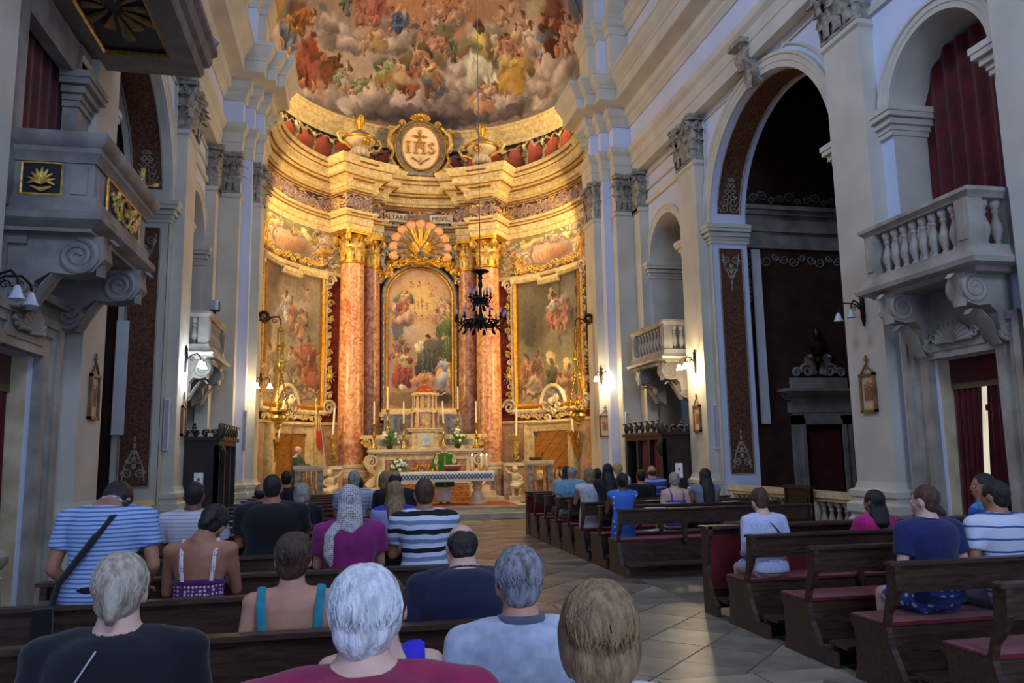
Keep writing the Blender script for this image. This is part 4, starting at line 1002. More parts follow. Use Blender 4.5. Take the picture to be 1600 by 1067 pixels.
# the two lettered tablets of the frieze
def text_mesh(txt, size, name, m, parent, mat_world, depth=.006, font_scale=(1, 1)):
    cu = bpy.data.curves.new('t', 'FONT'); cu.body = txt; cu.size = size; cu.extrude = depth; cu.align_x = 'CENTER'; cu.align_y = 'CENTER'
    cu.resolution_u = 3
    o = bpy.data.objects.new('t', cu); COL.objects.link(o)
    me = bpy.data.meshes.new_from_object(o.evaluated_get(bpy.context.evaluated_depsgraph_get())); bpy.data.objects.remove(o)
    me.materials.clear(); me.materials.append(m); me.transform(mat_world)
    ob = bpy.data.objects.new(name, me); COL.objects.link(ob); ob.parent = parent; return ob
INK = mat('dark_lettering', srgb(58, 38, 22), srgb(40, 26, 16), 5, .7)
for txt, q, w_ in (('ALTARE', -9.6, .78), ('PRIVIL.', 9.4, .8)):
    t = MB().box((0, 0, 0), (w_, .05, .3)); 
    mw = Matrix.Translation(pol(rad(q), 4.80, 9.84)) @ Matrix.Rotation(-rad(q), 4, 'Z')
    t.xf(mw); tb = t.build('frieze_tablet', M['creampale'], tr)
    text_mesh(txt, .22, 'tablet_lettering', INK, tb, mw @ Matrix.Translation((0, -.03, 0)) @ Matrix.Rotation(PI / 2, 4, 'X'))

# ---- columns of rose marble with gilded capitals, and the half columns behind
for s in (-1, 1):
    for kind, q, rc, R, mn in (('marble_column', 30.7, 4.35, .41, 'marble'), ('marble_pilaster', 20.6, 4.62, .33, 'marble2')):
        x, y, _ = pol(rad(s * q), rc)
        prof = [(R, 1.45), (R * 1.01, 2.6), (R * .97, 5), (R * .9, 7.9)]
        o = MB().lathe(prof, (x, y, 0), 32).build(kind, M[mn], wa, 60)
        MB().lathe([(R * 1.36, 1.06), (R * 1.36, 1.14), (R * 1.3, 1.2), (R * 1.34, 1.26), (R * 1.14, 1.3), (R * 1.12, 1.34), (R * 1.22, 1.38), (R * 1.2, 1.44), (R * 1.02, 1.48)], (x, y, 0), 32).build('column_base', M['creampale'], o, 40)
        pd = MB().box((x, y, .69), (R * 2.75, R * 2.75, .74), rz=-rad(s * q)); pd.box((x, y, 1.01), (R * 3.0, R * 3.0, .1), rz=-rad(s * q)); pd.box((x, y, .38), (R * 3.0, R * 3.0, .14), rz=-rad(s * q))
        pd.build('pedestal', M['dado'], o)
        MB().lathe([(R * .92, 7.86), (R * .99, 7.89), (R * .99, 7.94), (R * .93, 7.97)], (x, y, 0), 32).build('astragal', M['gold'], o, 40)
        place_capital(o, R * 1.84, 1.03, 0, (x, y, 7.92), -rad(s * q), 'gold', 'goldlt', True)

# ---- side paintings on the curved wall with gilt frames
def side_painting(s):
    c = Canvas(520, 700, (176, 148, 106) if s < 0 else (150, 134, 92)); c.noise(.25, 160, 3 + s)
    if s < 0:
        c.ell(90, 60, 90, 80, (150, 116, 100), 0, .6, .3, .8); c.ell(300, 300, 200, 160, (150, 146, 126), 0, .8, .2, .6)
        for i in range(4): c.line([(20 + i * 22, 330), (24 + i * 24, 600)], 12, (126, 110, 80), .8)
        c.cloud(300, 250, 150, 90, (176, 150, 122), 4)
        c.fig(225, 190, 200, 190, (200, 186, 170), seed=2, lean=.2); c.fig(300, 240, 180, 180, (190, 120, 84), seed=3, lean=-.2); c.fig(370, 270, 150, 160, (196, 138, 92), seed=4, wing=(120, 108, 84), lean=.3)
        c.fig(420, 120, 80, 90, (190, 160, 120), seed=8, kind='putto')
        for i, (x, y, h, col) in enumerate(((430, 470, 330, (142, 66, 44)), (370, 480, 300, (160, 88, 56)), (300, 500, 250, (150, 132, 96)), (220, 500, 240, (128, 116, 90)), (150, 520, 240, (112, 100, 78)), (80, 500, 230, (134, 116, 90)))): c.fig(x, y, h, h * .95, col, seed=20 + i)
        for i in range(6): c.line([(20, 620 + i * 13), (500, 606 + i * 15)], 4, (176, 150, 100) if i % 2 else (120, 98, 64), .8)
    else:
        c.ell(100, 90, 170, 300, (128, 112, 74), 0, .3, .2, .9); c.ell(80, 260, 60, 130, (96, 88, 64), 0, .15, .2, .9); c.ell(420, 340, 80, 330, (150, 140, 116), 0, .4, .2, .7)
        c.line([(330, 20), (330, 380)], 14, (116, 104, 70), .8); c.line([(500, 20), (500, 640)], 12, (92, 82, 50), .8)
        c.cloud(330, 240, 130, 90, (190, 160, 130), 6); c.ell(262, 110, 26, 28, (226, 196, 110), 0, .4, .1)
        c.fig(270, 190, 220, 210, (196, 110, 72), seed=5, robe2=(212, 196, 170)); c.fig(380, 220, 170, 170, (176, 120, 90), seed=6, wing=(140, 128, 100), lean=.4)
        c.ell(250, 455, 40, 38, (226, 196, 110), 0, .3, .1); c.ell(380, 500, 36, 34, (226, 196, 110), 0, .3, .1)
        for i, (x, y, h, col) in enumerate(((250, 560, 300, (92, 88, 62)), (385, 600, 270, (148, 70, 50)), (60, 520, 260, (176, 110, 58)), (130, 500, 200, (150, 96, 70)), (110, 600, 240, (178, 150, 110)), (320, 610, 230, (170, 130, 86)), (470, 600, 240, (110, 90, 58)))): c.fig(x, y, h, h * .9, col, seed=30 + i)
        c.line([(60, 650), (500, 612)], 12, (110, 84, 48), .8); c.ell(260, 690, 300, 30, (190, 152, 94), 0, .3, .1, .8)
    c.warp(14, 40, 3); c.warp(6, 14, 5); c.tone(.72, .9, .95); c.noise(.12, 14, 7)
    m = img_mat('side_painting_canvas', c.image('side_painting'), .6)
    t = thing('framed_wall_painting', ('tall gilt-framed wall painting left of the altar, saints below a floating group' if s < 0 else
              'tall gilt-framed wall painting right of the altar with haloed saints'), 'painting')
    a0, a1 = (-75, -41.5) if s < 0 else (41.5, 74.5)
    uvobj('canvas', lambda u, v: pol(rad(a0 + (a1 - a0) * u), 4.83, 3.3 + 4.2 * v), 24, 2, m, t)
    def bar(name, m_, w0, w1, z0, z1, rin, rout=4.9, steps=((0, 1),)):
        v = []; n = max(2, int(abs(w1 - w0) / 2))
        for i in range(n + 1):
            ph = rad(w0 + (w1 - w0) * i / n)
            for r_, z in ((rout, z0), (rin, z0), (rin - .03, (z0 + z1) / 2), (rin, z1), (rout, z1)): v.append(pol(ph, r_, z))
        f = [(i * 5 + j, i * 5 + 5 + j, i * 5 + 6 + j, i * 5 + 1 + j) for i in range(n) for j in range(4)] + [(0, 1, 2, 3, 4), tuple(n * 5 + j for j in range(5))[::-1]]
        return MB().add(v, f).build(name, m_, t, 30)
    for e in ((a0 - 1.3, a0), (a1, a1 + 1.3)): bar('gilt_frame_side', M['gold'], e[0], e[1], 3.2, 7.6, 4.76)
    bar('gilt_frame_bottom', M['gold'], a0 - 1.3, a1 + 1.3, 3.18, 3.32, 4.76)
    am = (a0 + a1) / 2
    bar('frame_head', M['cream'], a0 - 2.2, am - 5, 7.36, 7.56, 4.7); bar('frame_head', M['cream'], am + 5, a1 + 2.2, 7.36, 7.56, 4.7); bar('frame_head', M['cream'], am - 5.4, am + 5.4, 7.2, 7.42, 4.68)
    for e in ((a0 - 3, a0 - 1.4), (a1 + 1.4, a1 + 3)): bar('outer_moulding', M['cream'], e[0], e[1], 3.0, 7.4, 4.8)
    bar('lower_moulding', M['cream'], a0 - 3, a1 + 3, 3.02, 3.16, 4.74)
    # carved and gilded sprays down both sides and under the picture
    g = MB(); g2 = MB(); r = random.Random(40 + s)
    for e in (a0 - 4, a1 + 4):
        for k in range(17):
            z = 3.1 + k * .27; ph = rad(e + r.uniform(-.7, .7)); tt = Vector((cos(ph), -sin(ph), 0)); b_ = g if k % 3 else g2
            b_.spiral(pol(ph, 4.8, z), r.uniform(.08, .13), 1.2, (tt * r.choice((-1, 1)), (0, 0, 1)), .035, seg=8, n=5)
            g.leaf(pol(ph, 4.84, z - .1), (r.uniform(-.4, .4), 0, 1), (-sin(ph), -cos(ph), 0), .16, .24, .4)
        for zz, R in ((7.35, .22), (3.25, .26)):
            ph = rad(e + (1.5 if e > am else -1.5)); tt = Vector((cos(ph), -sin(ph), 0)) * (1 if e > am else -1)
            g2.spiral(pol(rad(e), 4.78, zz), R, 1.7, (tt, (0, 0, 1)), .06, seg=10, n=6)
        g.ball(pol(rad(e), 4.72, 4.25), .1, 8, 6)
        for k in range(10):
            a = k * .628; g.cyl(pol(rad(e), 4.74, 4.25), tuple(Vector(pol(rad(e), 4.72, 4.25)) + Vector((cos(a) * cos(rad(e)), -cos(a) * sin(rad(e)), sin(a))) * .24), .03, 5, .008)
    for k in range(26):
        q = a0 + (a1 - a0) * k / 25; ph = rad(q); tt = Vector((cos(ph), -sin(ph), 0)); b_ = g if k % 2 else g2
        b_.spiral(pol(ph, 4.78, 2.96 + r.uniform(-.07, .05)), r.uniform(.07, .12), 1.3, (tt * r.choice((-1, 1)), (0, 0, -1)), .035, seg=8, n=5)
        g.spiral(pol(ph, 4.78, 7.78 + r.uniform(-.08, .08)), r.uniform(.07, .12), 1.2, (tt * r.choice((-1, 1)), (0, 0, 1)), .035, seg=8, n=5)
    g.build('gilded_sprays', M['goldlt'], t, 60)['kind'] = 'stuff'; g2.build('stucco_scrolls', M['creampale'], t, 60)['kind'] = 'stuff'
    # arched cartouche that cuts into the foot of the picture
    ca = MB(); ph = rad(am); tt = Vector((cos(ph), -sin(ph), 0)); ou = Vector((sin(ph), cos(ph), 0))
    c0 = Vector(pol(ph, 4.78, 3.15))
    ca.tube([tuple(c0 + tt * (.55 * cos(a)) + Vector((0, 0, .72 * sin(a))) ) for a in [PI * i / 16 for i in range(17)]], .07, 7)
    ca.build('cartouche_arch', M['creampale'], t, 60)
    ct = MB(); ct.prism([(.5 * cos(a), .66 * sin(a)) for a in [PI * i / 14 for i in range(15)]], -.02, .02, axis='y')
    ct.xf(Matrix.Translation(c0 + ou * .02) @ Matrix.Rotation(-ph, 4, 'Z')); ct.build('cartouche_field', M['grism'], t)
    cg = MB()
    for k in range(9):
        b = c0 + tt * r.uniform(-.3, .3) + Vector((0, 0, r.uniform(-.35, .35))) - ou * .08
        cg.spiral(tuple(b), r.uniform(.08, .16), 1.4, (tt * r.choice((-1, 1)), (0, 0, r.choice((-1, 1)))), .05, seg=8, n=6)
    cg.ball(tuple(c0 - ou * .1 + Vector((0, 0, .2))), .12, 8, 6)
    cg.build('cartouche_figures', M['creampale'], t, 60)['kind'] = 'stuff'
    # stone-framed recess closed with honey-coloured boards
    d = struct('door_1' if s < 0 else 'door_2', 'stone-framed boarded recess')
    d0, d1 = (-71, -45) if s < 0 else (45, 71)
    i0, i1 = (-67, -48.5) if s < 0 else (48.5, 67)
    def bar2(name, m_, w0, w1, z0, z1, rin, rout=4.9):
        o_ = bar(name, m_, w0, w1, z0, z1, rin, rout); o_.parent = d; return o_
    bar2('jamb', M['cream'], d0, i0, .32, 2.72, 4.70); bar2('jamb', M['cream'], i1, d1, .32, 2.72, 4.70); bar2('lintel', M['cream'], d0, d1, 2.43, 2.74, 4.70)
    bar2('jamb_fillet', M['cream'], d0, d0 + 1.5, .32, 2.74, 4.64); bar2('jamb_fillet', M['cream'], d1 - 1.5, d1, .32, 2.74, 4.64); bar2('lintel_fillet', M['cream'], d0, d1, 2.66, 2.76, 4.62)
    bar2('sill', M['creampale'], d0, d1, .9, 1.2, 4.62)
    for k in range(9):   # diagonal boards
        lo = -1.0 + k * .42
        pts = []
        poly = [(lo, 1.2), (lo + .40, 1.2), (lo + .40 + 1.3, 2.45), (lo + 1.3, 2.45)]
        if s < 0: pass
        W = 1.55
        poly = clip(clip(poly, 1, 0, W), -1, 0, 0)
        if len(poly) < 3: continue
        mid = (i0 + i1) / 2; 
        mb = MB(); pp = [(p[0] - W / 2, p[1]) for p in poly]
        mb.prism(pp, -.02 - .006 * (k % 2), .03, axis='y'); mb.xf(Matrix.Translation(pol(rad(mid), 4.74, 0)) @ Matrix.Rotation(-rad(mid), 4, 'Z')); mb.build('plank', M['lightwood'], d)
    shell = MB(); sc_ = Vector(pol(rad((d0 + d1) / 2), 4.6, 1.02)); ph = rad((d0 + d1) / 2); tt = Vector((cos(ph), -sin(ph), 0))
    for k in range(7):
        a = PI * (k + .5) / 7; shell.cyl(tuple(sc_), tuple(sc_ + tt * (.24 * cos(a)) + Vector((0, 0, .2 * sin(a)))), .02, 6, .045)
    for e in (-1, 1): shell.spiral(tuple(sc_ + tt * (e * .4)), .13, 1.5, (tt * e, (0, 0, 1)), .04, seg=9)
    shell.build('shell_carving', M['creampale'], d, 60)['kind'] = 'stuff'
side_painting(-1); side_painting(1)

# ---- altarpiece
ap = thing('altarpiece', 'arched central altarpiece of a dark-robed saint in a gilded frame above the tabernacle', 'painting', (AX + .02, 26.1, 0))
c = Canvas(520, 1120, (186, 142, 108)); c.noise(.2, 200, 5)
c.ell(260, 300, 220, 240, (224, 170, 92), 0, .9, .1, .9); c.ell(260, 270, 110, 110, (238, 192, 104), 0, .8, 0, .9)
c.ell(130, 500, 120, 60, (130, 140, 152), 0, .6, .2, .9); c.ell(250, 520, 150, 80, (214, 178, 140), 0, .8, .2, .7); c.ell(80, 470, 40, 120, (92, 84, 74), 0, .3, .1, .7)
for k, (x, y, R) in enumerate(((150, 390, 60), (100, 420, 50), (70, 320, 50), (430, 390, 62), (470, 420, 44), (460, 300, 50))): c.cloud(x, y, R, R * .9, (190, 140, 116), k)
c.fig(130, 250, 190, 190, (176, 92, 66), seed=41, wing=(128, 136, 92), robe2=(200, 170, 110), lean=.2); c.fig(450, 300, 170, 170, (196, 150, 110), seed=42, wing=(150, 140, 110), lean=-.3)
for k, (x, y) in enumerate(((190, 120), (250, 125), (330, 120), (380, 150), (350, 200), (440, 190), (230, 375), (280, 390), (330, 375), (380, 360))): c.fig(x, y, 62, 56, (190, 130, 96), kind='putto', seed=k)
for x0 in (215, 243): c.line([(x0, 270), (x0, 320)], 4, (176, 116, 60), .9)
c.line([(272, 240), (272, 330)], 4, (176, 116, 60), .9); c.line([(255, 262), (290, 262)], 4, (176, 116, 60), .9); c.line([(272, 300), (297, 300)], 4, (176, 116, 60), .9)
c.line([(330, 275), (310, 285), (330, 300), (310, 318)], 4, (176, 116, 60), .9)
c.ell(470, 570, 76, 190, (84, 98, 44), .1, .3, .4); c.ell(490, 640, 50, 120, (102, 116, 56), -.2, .3, .4)
for k in range(6): c.line([(410 + k * 20, 450), (400 + k * 26, 700)], 5, (64, 76, 36), .5)
c.ell(320, 560, 50, 50, (238, 186, 110), 0, .7, 0, .8)
c.ell(330, 720, 84, 170, (84, 82, 70), .05, .15, .4); c.ell(300, 790, 70, 110, (64, 62, 54), .3, .2, .3); c.ell(380, 620, 90, 34, (92, 90, 76), -.5, .2, .4); c.ell(450, 555, 20, 16, (206, 150, 110), 0, .3)
c.ell(258, 625, 44, 46, (214, 196, 150), .2, .1, .3); c.line([(250, 585), (265, 665)], 3, (130, 110, 80), .8)
c.ell(320, 560, 24, 28, (190, 130, 92), 0, .2, .4); c.ell(320, 545, 25, 16, (60, 42, 30), 0, .3, .2)
for k in range(6): c.line([(280 + k * 18, 640), (270 + k * 22, 860)], 4, (52, 50, 44) if k % 2 else (116, 114, 98), .6)
c.fig(140, 770, 300, 330, (146, 62, 40), seed=50, robe2=(196, 178, 110), lean=.15, skin=(206, 146, 104)); c.ell(120, 880, 86, 90, (150, 60, 40), .2, .2, .4)
for k in range(7): c.line([(90 + k * 16, 800), (60 + k * 24, 940)], 4, (106, 40, 28) if k % 2 else (186, 96, 66), .6)
c.fig(60, 640, 150, 170, (170, 110, 84), seed=51); c.fig(120, 600, 130, 150, (128, 96, 76), seed=52); c.fig(450, 790, 250, 270, (214, 152, 60), seed=53, robe2=(150, 160, 176), lean=-.1); c.ell(440, 890, 44, 70, (160, 164, 178), .1, .3, .4)
c.ell(280, 880, 90, 36, (206, 140, 96), -.2, .2, .4); c.ell(240, 900, 30, 50, (198, 130, 90), .4, .2, .4); c.ell(350, 890, 18, 40, (206, 146, 104), -.6, .3); c.ell(130, 950, 50, 24, (214, 190, 150), .2, .4, .4)
c.ell(260, 1050, 300, 70, (136, 104, 62), 0, .2, .2, .9); c.line([(0, 985), (520, 975)], 6, (176, 142, 92), .8); c.ell(420, 1020, 90, 46, (66, 54, 34), .1, .4, .3, .9); c.line([(360, 980), (430, 1010), (470, 1000)], 5, (200, 190, 150), .8)
c.warp(13, 44, 3); c.warp(5, 14, 5); c.tone(.76, .92); c.noise(.10, 14, 8)
APM = img_mat('altarpiece_canvas', c.image('altarpiece'), .55)
HW, ZB, ZT = 1.08, 3.25, 7.98
def ap_outline(hw, zb, zt, n=18):
    rise = hw * .92; zs_ = zt - rise
    return [(-hw, zb)] + [(-hw * cos(PI * i / n), zs_ + rise * sin(PI * i / n)) for i in range(n + 1)] + [(hw, zb)]
def ap_canvas():
    n = 40; v = []; f = []; uv = []
    rise = HW * .92; zs_ = ZT - rise
    for i in range(n + 1):
        x = -HW + 2 * HW * i / n; top = zs_ + rise * math.sqrt(max(0, 1 - (x / HW) ** 2))
        v += [(x, 0, ZB), (x, 0, top)]; uv += [(i / n, 0), (i / n, (top - ZB) / (ZT - ZB))]
    for i in range(n): f.append((2 * i, 2 * i + 2, 2 * i + 3, 2 * i + 1))
    me = bpy.data.meshes.new('canvas'); me.from_pydata(v, [], f); me.materials.append(APM); ul = me.uv_layers.new(name='uv'); q = []
    for p in f:
        for i in p: q += uv[i]
    ul.data.foreach_set('uv', q); o = bpy.data.objects.new('canvas', me); COL.objects.link(o); o.parent = ap
ap_canvas()
def frame_band(name, m, h0, h1, dep, zb0, zb1):
    A = ap_outline(h0, zb0, ZT + (h0 - HW)); B = ap_outline(h1, zb1, ZT + (h1 - HW)); mb = MB(); n = len(A)
    v = [(a[0], -dep * .7, a[1]) for a in A] + [((a[0] + b[0]) / 2, -dep, (a[1] + b[1]) / 2) for a, b in zip(A, B)] + [(b[0], -dep * .7, b[1]) for b in B] + [(b[0], .1, b[1]) for b in B] + [(a[0], .02, a[1]) for a in A]
    f = []
    for r_ in range(4):
        for i in range(n - 1): f.append((r_ * n + i, r_ * n + i + 1, (r_ + 1) * n + i + 1, (r_ + 1) * n + i))
    for i in range(n - 1): f.append((4 * n + i, 4 * n + i + 1, i + 1, i))
    mb.add(v, f); return mb.build(name, m, ap, 30)
frame_band('gilt_inner_frame', M['gold'], HW - .01, HW + .07, .1, ZB, ZB)
frame_band('stone_frame', M['grism'], HW + .07, HW + .2, .14, ZB - .1, ZB - .1)
MB().b2(-HW - .2, HW + .2, -.16, .1, ZB - .12, ZB).b2(-HW - .3, HW + .3, -.3, .1, ZB - .26, ZB - .12).b2(-HW - .22, HW + .22, -.22, .1, ZB - .36, ZB - .26).build('frame_sill', M['cream'], ap)
fr = MB()
for q in (-1, 1):
    for k in range(13): fr.ball((q * (HW + .135), -.15, 3.4 + k * .27), (.03, .03, .09), 6, 5)
fr.build('gilt_reeds', M['gold'], ap, 60)['kind'] = 'stuff'
# crowning cartouche: volutes, festoons and shell
cg = MB(); cs = MB(); r = random.Random(9); zt = ZT + .08
for q in (-1, 1):
    cs.tube([(q * .2, -.25, zt + .35), (q * .55, -.28, zt + .28), (q * .95, -.25, zt + .6), (q * 1.22, -.22, zt + .45), (q * 1.28, -.2, zt + .05), (q * 1.1, -.2, zt - .25), (q * 1.28, -.2, zt - .55)], [.08, .1, .11, .1, .09, .1, .06], 8)
    cs.spiral((q * 1.0, -.25, zt + .42), .22, 1.6, ((q, 0, 0), (0, 0, 1)), .06, seg=10)
    for k in range(16):
        t = k / 15; x = q * (.15 + 1.15 * t); z = zt + .3 - .75 * t * t + r.uniform(-.15, .15)
        cg.spiral((x, -.25 - r.uniform(0, .12), z), r.uniform(.08, .16), 1.3, ((q * r.choice((-1, 1)), 0, 0), (0, 0, r.choice((-1, 1)))), .045, a0=r.uniform(0, 3), seg=8, n=5)
        cg.leaf((x, -.18, z - .05), (q * r.uniform(.1, 1), 0, r.uniform(.2, 1)), (0, -1, 0), .2, .32, .4)
        if k % 3 == 0: cs.ball((x, -.3, z), .07, 7, 5)
    cg.tube([(q * .02, -.3, zt + .05), (q * .3, -.34, zt + .12), (q * .6, -.3, zt - .05)], [.08, .1, .04], 8)
for k in range(5): cg.leaf((0 + (k - 2) * .1, -.24, zt - .02), ((k - 2) * .35, 0, 1), (0, -1, 0), .2, .4, .5)
cg.build('gilded_scrolls', M['gold'], ap, 60)['kind'] = 'stuff'; cs.build('stucco_volutes', M['grism'], ap, 60)['kind'] = 'stuff'
sh = MB(); sb = MB(); c0 = Vector((0, -.3, zt + .52))
for k in range(11):
    a = rad(-14 + 208 * k / 10); d = Vector((cos(a), 0, sin(a)))
    sh.tube([tuple(c0 + d * .12), tuple(c0 + d * .5 - Vector((0, .04, 0))), tuple(c0 + d * .82)], [.04, .075, .1], 6, .6)
    sb.ball(tuple(c0 + d * .9 - Vector((0, .02, 0))), (.16, .08, .15), 10, 7)
    sh.tube([tuple(c0 + d * (.92) + Vector((cos(t), 0, sin(t))) * .15) for t in [2 * PI * i / 10 for i in range(11)]], .02, 5)
s2 = sh.build('shell_ribs', M['gold'], ap, 60); s2['kind'] = 'stuff'
sb.build('shell_lobes', mat('pink_shell', srgb(226, 170, 130), srgb(204, 146, 106), 8, .5), ap, 60)['kind'] = 'stuff'
MB().prism([(.86 * cos(rad(-14 + 208 * i / 20)), .86 * sin(rad(-14 + 208 * i / 20))) for i in range(21)] + [(0, -.2)], .0, .05, axis='y').xf(Matrix.Translation(c0)).build('shell_back', M['grism'], ap)
for q in (-1, 1): MB().leaf(tuple(c0 + Vector((q * .1, -.05, -.1))), (q * .6, 0, .8), (0, -1, 0), .3, .4, .4).build('gilt_leaf', M['gold'], ap, 60)

# ---- IHS crest and the two urns on the apse cornice
cr = thing('monogram_crest', 'oval crest with golden IHS letters, cross and three nails on the apse cornice', 'crest', (AX + .02, 25.95, 11.2))
def oval(a, b, n=40): return [(a * cos(2 * PI * i / n), b * sin(2 * PI * i / n)) for i in range(n)]
MB().prism(oval(.86, .98), -.1, .12, axis='y').xf(Matrix.Translation((0, 0, 1.0))).build('shield', M['grism'], cr, 30)
MB().prism(oval(.62, .76), -.14, .0, axis='y').xf(Matrix.Translation((0, 0, 1.0))).build('medallion', mat('medallion_cream', srgb(250, 222, 180), srgb(244, 206, 150), 3, .5), cr, 30)
for a, b, w_ in ((.66, .8, .04), (.86, .98, .05)):
    MB().tube([(x, -.14 if a < .7 else -.1, 1.0 + z) for x, z in oval(a, b)] + [(a, -.14 if a < .7 else -.1, 1.0)], w_, 6).build('oval_rim', M['gold'], cr, 60)
lt = MB()
def stem(x, z0, z1):
    n = 5
    for k in range(n): lt.ball((x, -.17, z0 + (z1 - z0) * k / (n - 1)), .042, 8, 6)
    for z in (z0 - .04, z1 + .04): lt.b2(x - .08, x + .08, -.19, -.15, z - .018, z + .018)
stem(-.42, .82, 1.14); stem(-.16, .82, 1.14); stem(.1, .82, 1.14)
lt.b2(-.16, .1, -.19, -.15, .96, 1.0)
lt.tube([(.46, -.17, 1.1), (.38, -.17, 1.17), (.28, -.17, 1.1), (.34, -.17, 1.0), (.45, -.17, .93), (.44, -.17, .82), (.34, -.17, .78), (.26, -.17, .86)], .035, 6)
lt.cyl((-.03, -.17, 1.0), (-.03, -.17, 1.55), .03, 6); lt.cyl((-.22, -.17, 1.38), (.16, -.17, 1.38), .03, 6)
for x, z in ((-.03, 1.58), (-.24, 1.38), (.18, 1.38)): lt.ball((x, -.17, z), .05, 8, 6)
for k in range(8): lt.cyl((-.03, -.16, 1.38), (-.03 + .16 * cos(k * .785 + .4), -.16, 1.38 + .16 * sin(k * .785 + .4)), .012, 5)
for a in (-.6, 0, .6): lt.tube([(0, -.17, .36), (.14 * a * 1.2, -.17, .5), (.5 * a, -.17, .62)], [.012, .02, .03], 6)
lt.build('monogram', M['gold'], cr, 60)['kind'] = 'stuff'
sc = MB()
for q in (-1, 1):
    sc.tube([(q * .5, -.02, .1), (q * .8, -.04, .22), (q * 1.02, -.05, .6), (q * .9, -.05, .85), (q * 1.08, -.05, 1.2), (q * 1.02, -.05, 1.55), (q * .72, -.04, 1.8)], [.08, .1, .08, .07, .09, .08, .06], 8)
    for x, z, R in ((.95, .35, .14), (1.02, .98, .12), (.98, 1.62, .15), (.6, 1.88, .12)): sc.spiral((q * x, -.06, z), R, 1.5, ((q, 0, 0), (0, 0, 1)), .045, seg=10)
sc.build('crest_scrolls', M['goldlt'], cr, 60)['kind'] = 'stuff'
pm = MB()
for k in range(9):
    a = PI * k / 8; pm.leaf((cos(a) * .08, -.05, 1.98), (cos(a), 0, .5 + sin(a)), (0, -1, 0), .12, .3, .4)
pm.ball((0, -.05, 2.05), .12, 8, 6); pm.build('palm_finial', M['gold'], cr, 60)['kind'] = 'stuff'
MB().b2(-.45, .45, -.16, .2, -.0, .08).b2(-.36, .36, -.12, .16, .08, .14).build('crest_foot', M['grism'], cr)
for s, lab in ((-1, 'gilded stucco urn with flaming top standing left of the oval crest'), (1, 'gilded stucco urn with flaming top standing right of the oval crest')):
    x, y, _ = pol(rad(s * 29.5), 4.15); t = thing('cornice_urn', lab, 'urn', (x, y, 11.18), -rad(s * 29.5), 'urns on the apse cornice')
    MB().lathe([(.3, 0), (.3, .05), (.2, .08), (.12, .16), (.1, .26), (.2, .32)], n=20).build('urn_foot', M['grism'], t, 40)
    body = MB().lathe([(.1, .26), (.26, .36), (.3, .5), (.24, .6), (.46, .76), (.52, .86), (.5, .9)], n=20)
    body.build('urn_body', M['creampale'], t, 40)
    lo = MB()
    for k in range(12):
        a = k * PI / 6; lo.ball((cos(a) * .28, sin(a) * .28, .44), (.06, .06, .13), 6, 5)
    lo.build('gadroons', M['creampale'], t, 60)['kind'] = 'stuff'
    MB().lathe([(.54, .88), (.58, .92), (.5, .96), (.42, 1.04), (.24, 1.16), (.1, 1.2), (.08, 1.3)], n=20).build('urn_lid', M['grism'], t, 40)
    MB().tube([(.55 * cos(a), .55 * sin(a), .9) for a in [2 * PI * i / 24 for i in range(25)]], .035, 6).build('gilt_rim', M['gold'], t, 60)
    fi = MB()
    for k in range(7): 
        a = k * .9; fi.leaf((cos(a) * .06, sin(a) * .06, 1.26), (cos(a) * .25, sin(a) * .25, 1), (cos(a), sin(a), 0), .2, .36 + .1 * (k % 2), .15)
    fi.ball((0, 0, 1.42), (.1, .1, .2), 8, 6); fi.build('flame_finial', M['gold'], t, 60)['kind'] = 'stuff'
    for q in (-1, 1):
        MB().tube([(q * .46, 0, .98), (q * .72, 0, 1.06), (q * .82, 0, .9), (q * .7, 0, .7), (q * .5, 0, .66), (q * .34, 0, .56)], [.05, .06, .06, .055, .05, .04], 8).build('urn_handle', M['goldlt'], t, 60)
    ma = MB().ball((0, -.46, .76), (.12, .08, .13), 10, 7)
    for k in range(8): ma.ball((.13 * cos(k * .785), -.44, .76 + .13 * sin(k * .785)), .05, 6, 4)
    ma.build('gilt_mask', M['gold'], t, 60)['kind'] = 'stuff'

# ================================================================== CHANCEL FURNISHINGS
FLZ = .32
# altar steps carpet and high altar
t = thing('high_altar', 'high altar of cream and rose marble with scrolled ends and a gilded front panel', 'altar', (AX + .04, 24.6, FLZ))
MB().b2(-2.3, 2.3, -1.0, 1.0, 0, .14).b2(-2.1, 2.1, -.75, 1.0, .14, .3).b2(-1.95, 1.95, -.5, 1.0, .3, .46).build('altar_steps', M['creampale'], t)
MB().b2(-1.5, 1.5, -.42, .6, .46, 1.46).build('altar_body', M['cream'], t)
MB().b2(-1.72, 1.72, -.5, .7, 1.46, 1.52).b2(-1.76, 1.76, -.54, .7, 1.52, 1.6).build('mensa', M['creampale'], t)
fr = MB(); 
for x0, x1, z0, z1 in ((-1.3, 1.3, 1.28, 1.36), (-1.3, 1.3, .54, .6), (-1.3, -1.24, .6, 1.28), (1.24, 1.3, .6, 1.28)): fr.b2(x0, x1, -.46, -.42, z0, z1)
fr.build('front_moulding', M['cream'], t); MB().b2(-1.24, 1.24, -.435, -.42, .6, 1.28).build('front_panel', M['marble2'], t)
g = MB()
for q in (-1, 1):
    for x, z, R, a in ((.16, 1.0, .14, 0), (.42, .9, .13, 2), (.66, 1.02, .12, 4), (.3, 1.14, .08, 1), (.55, .78, .09, 3), (.12, .78, .08, 5)): g.spiral((q * x, -.45, z), R, 1.5, ((q, 0, 0), (0, 0, 1)), .03, a0=a, seg=9)
    for k in range(5): g.leaf((q * (.1 + .14 * k), -.44, .85), (q * .5, 0, .6), (0, -1, 0), .12, .2, .4)
g.build('gilded_grille', M['gold'], t, 60)['kind'] = 'stuff'
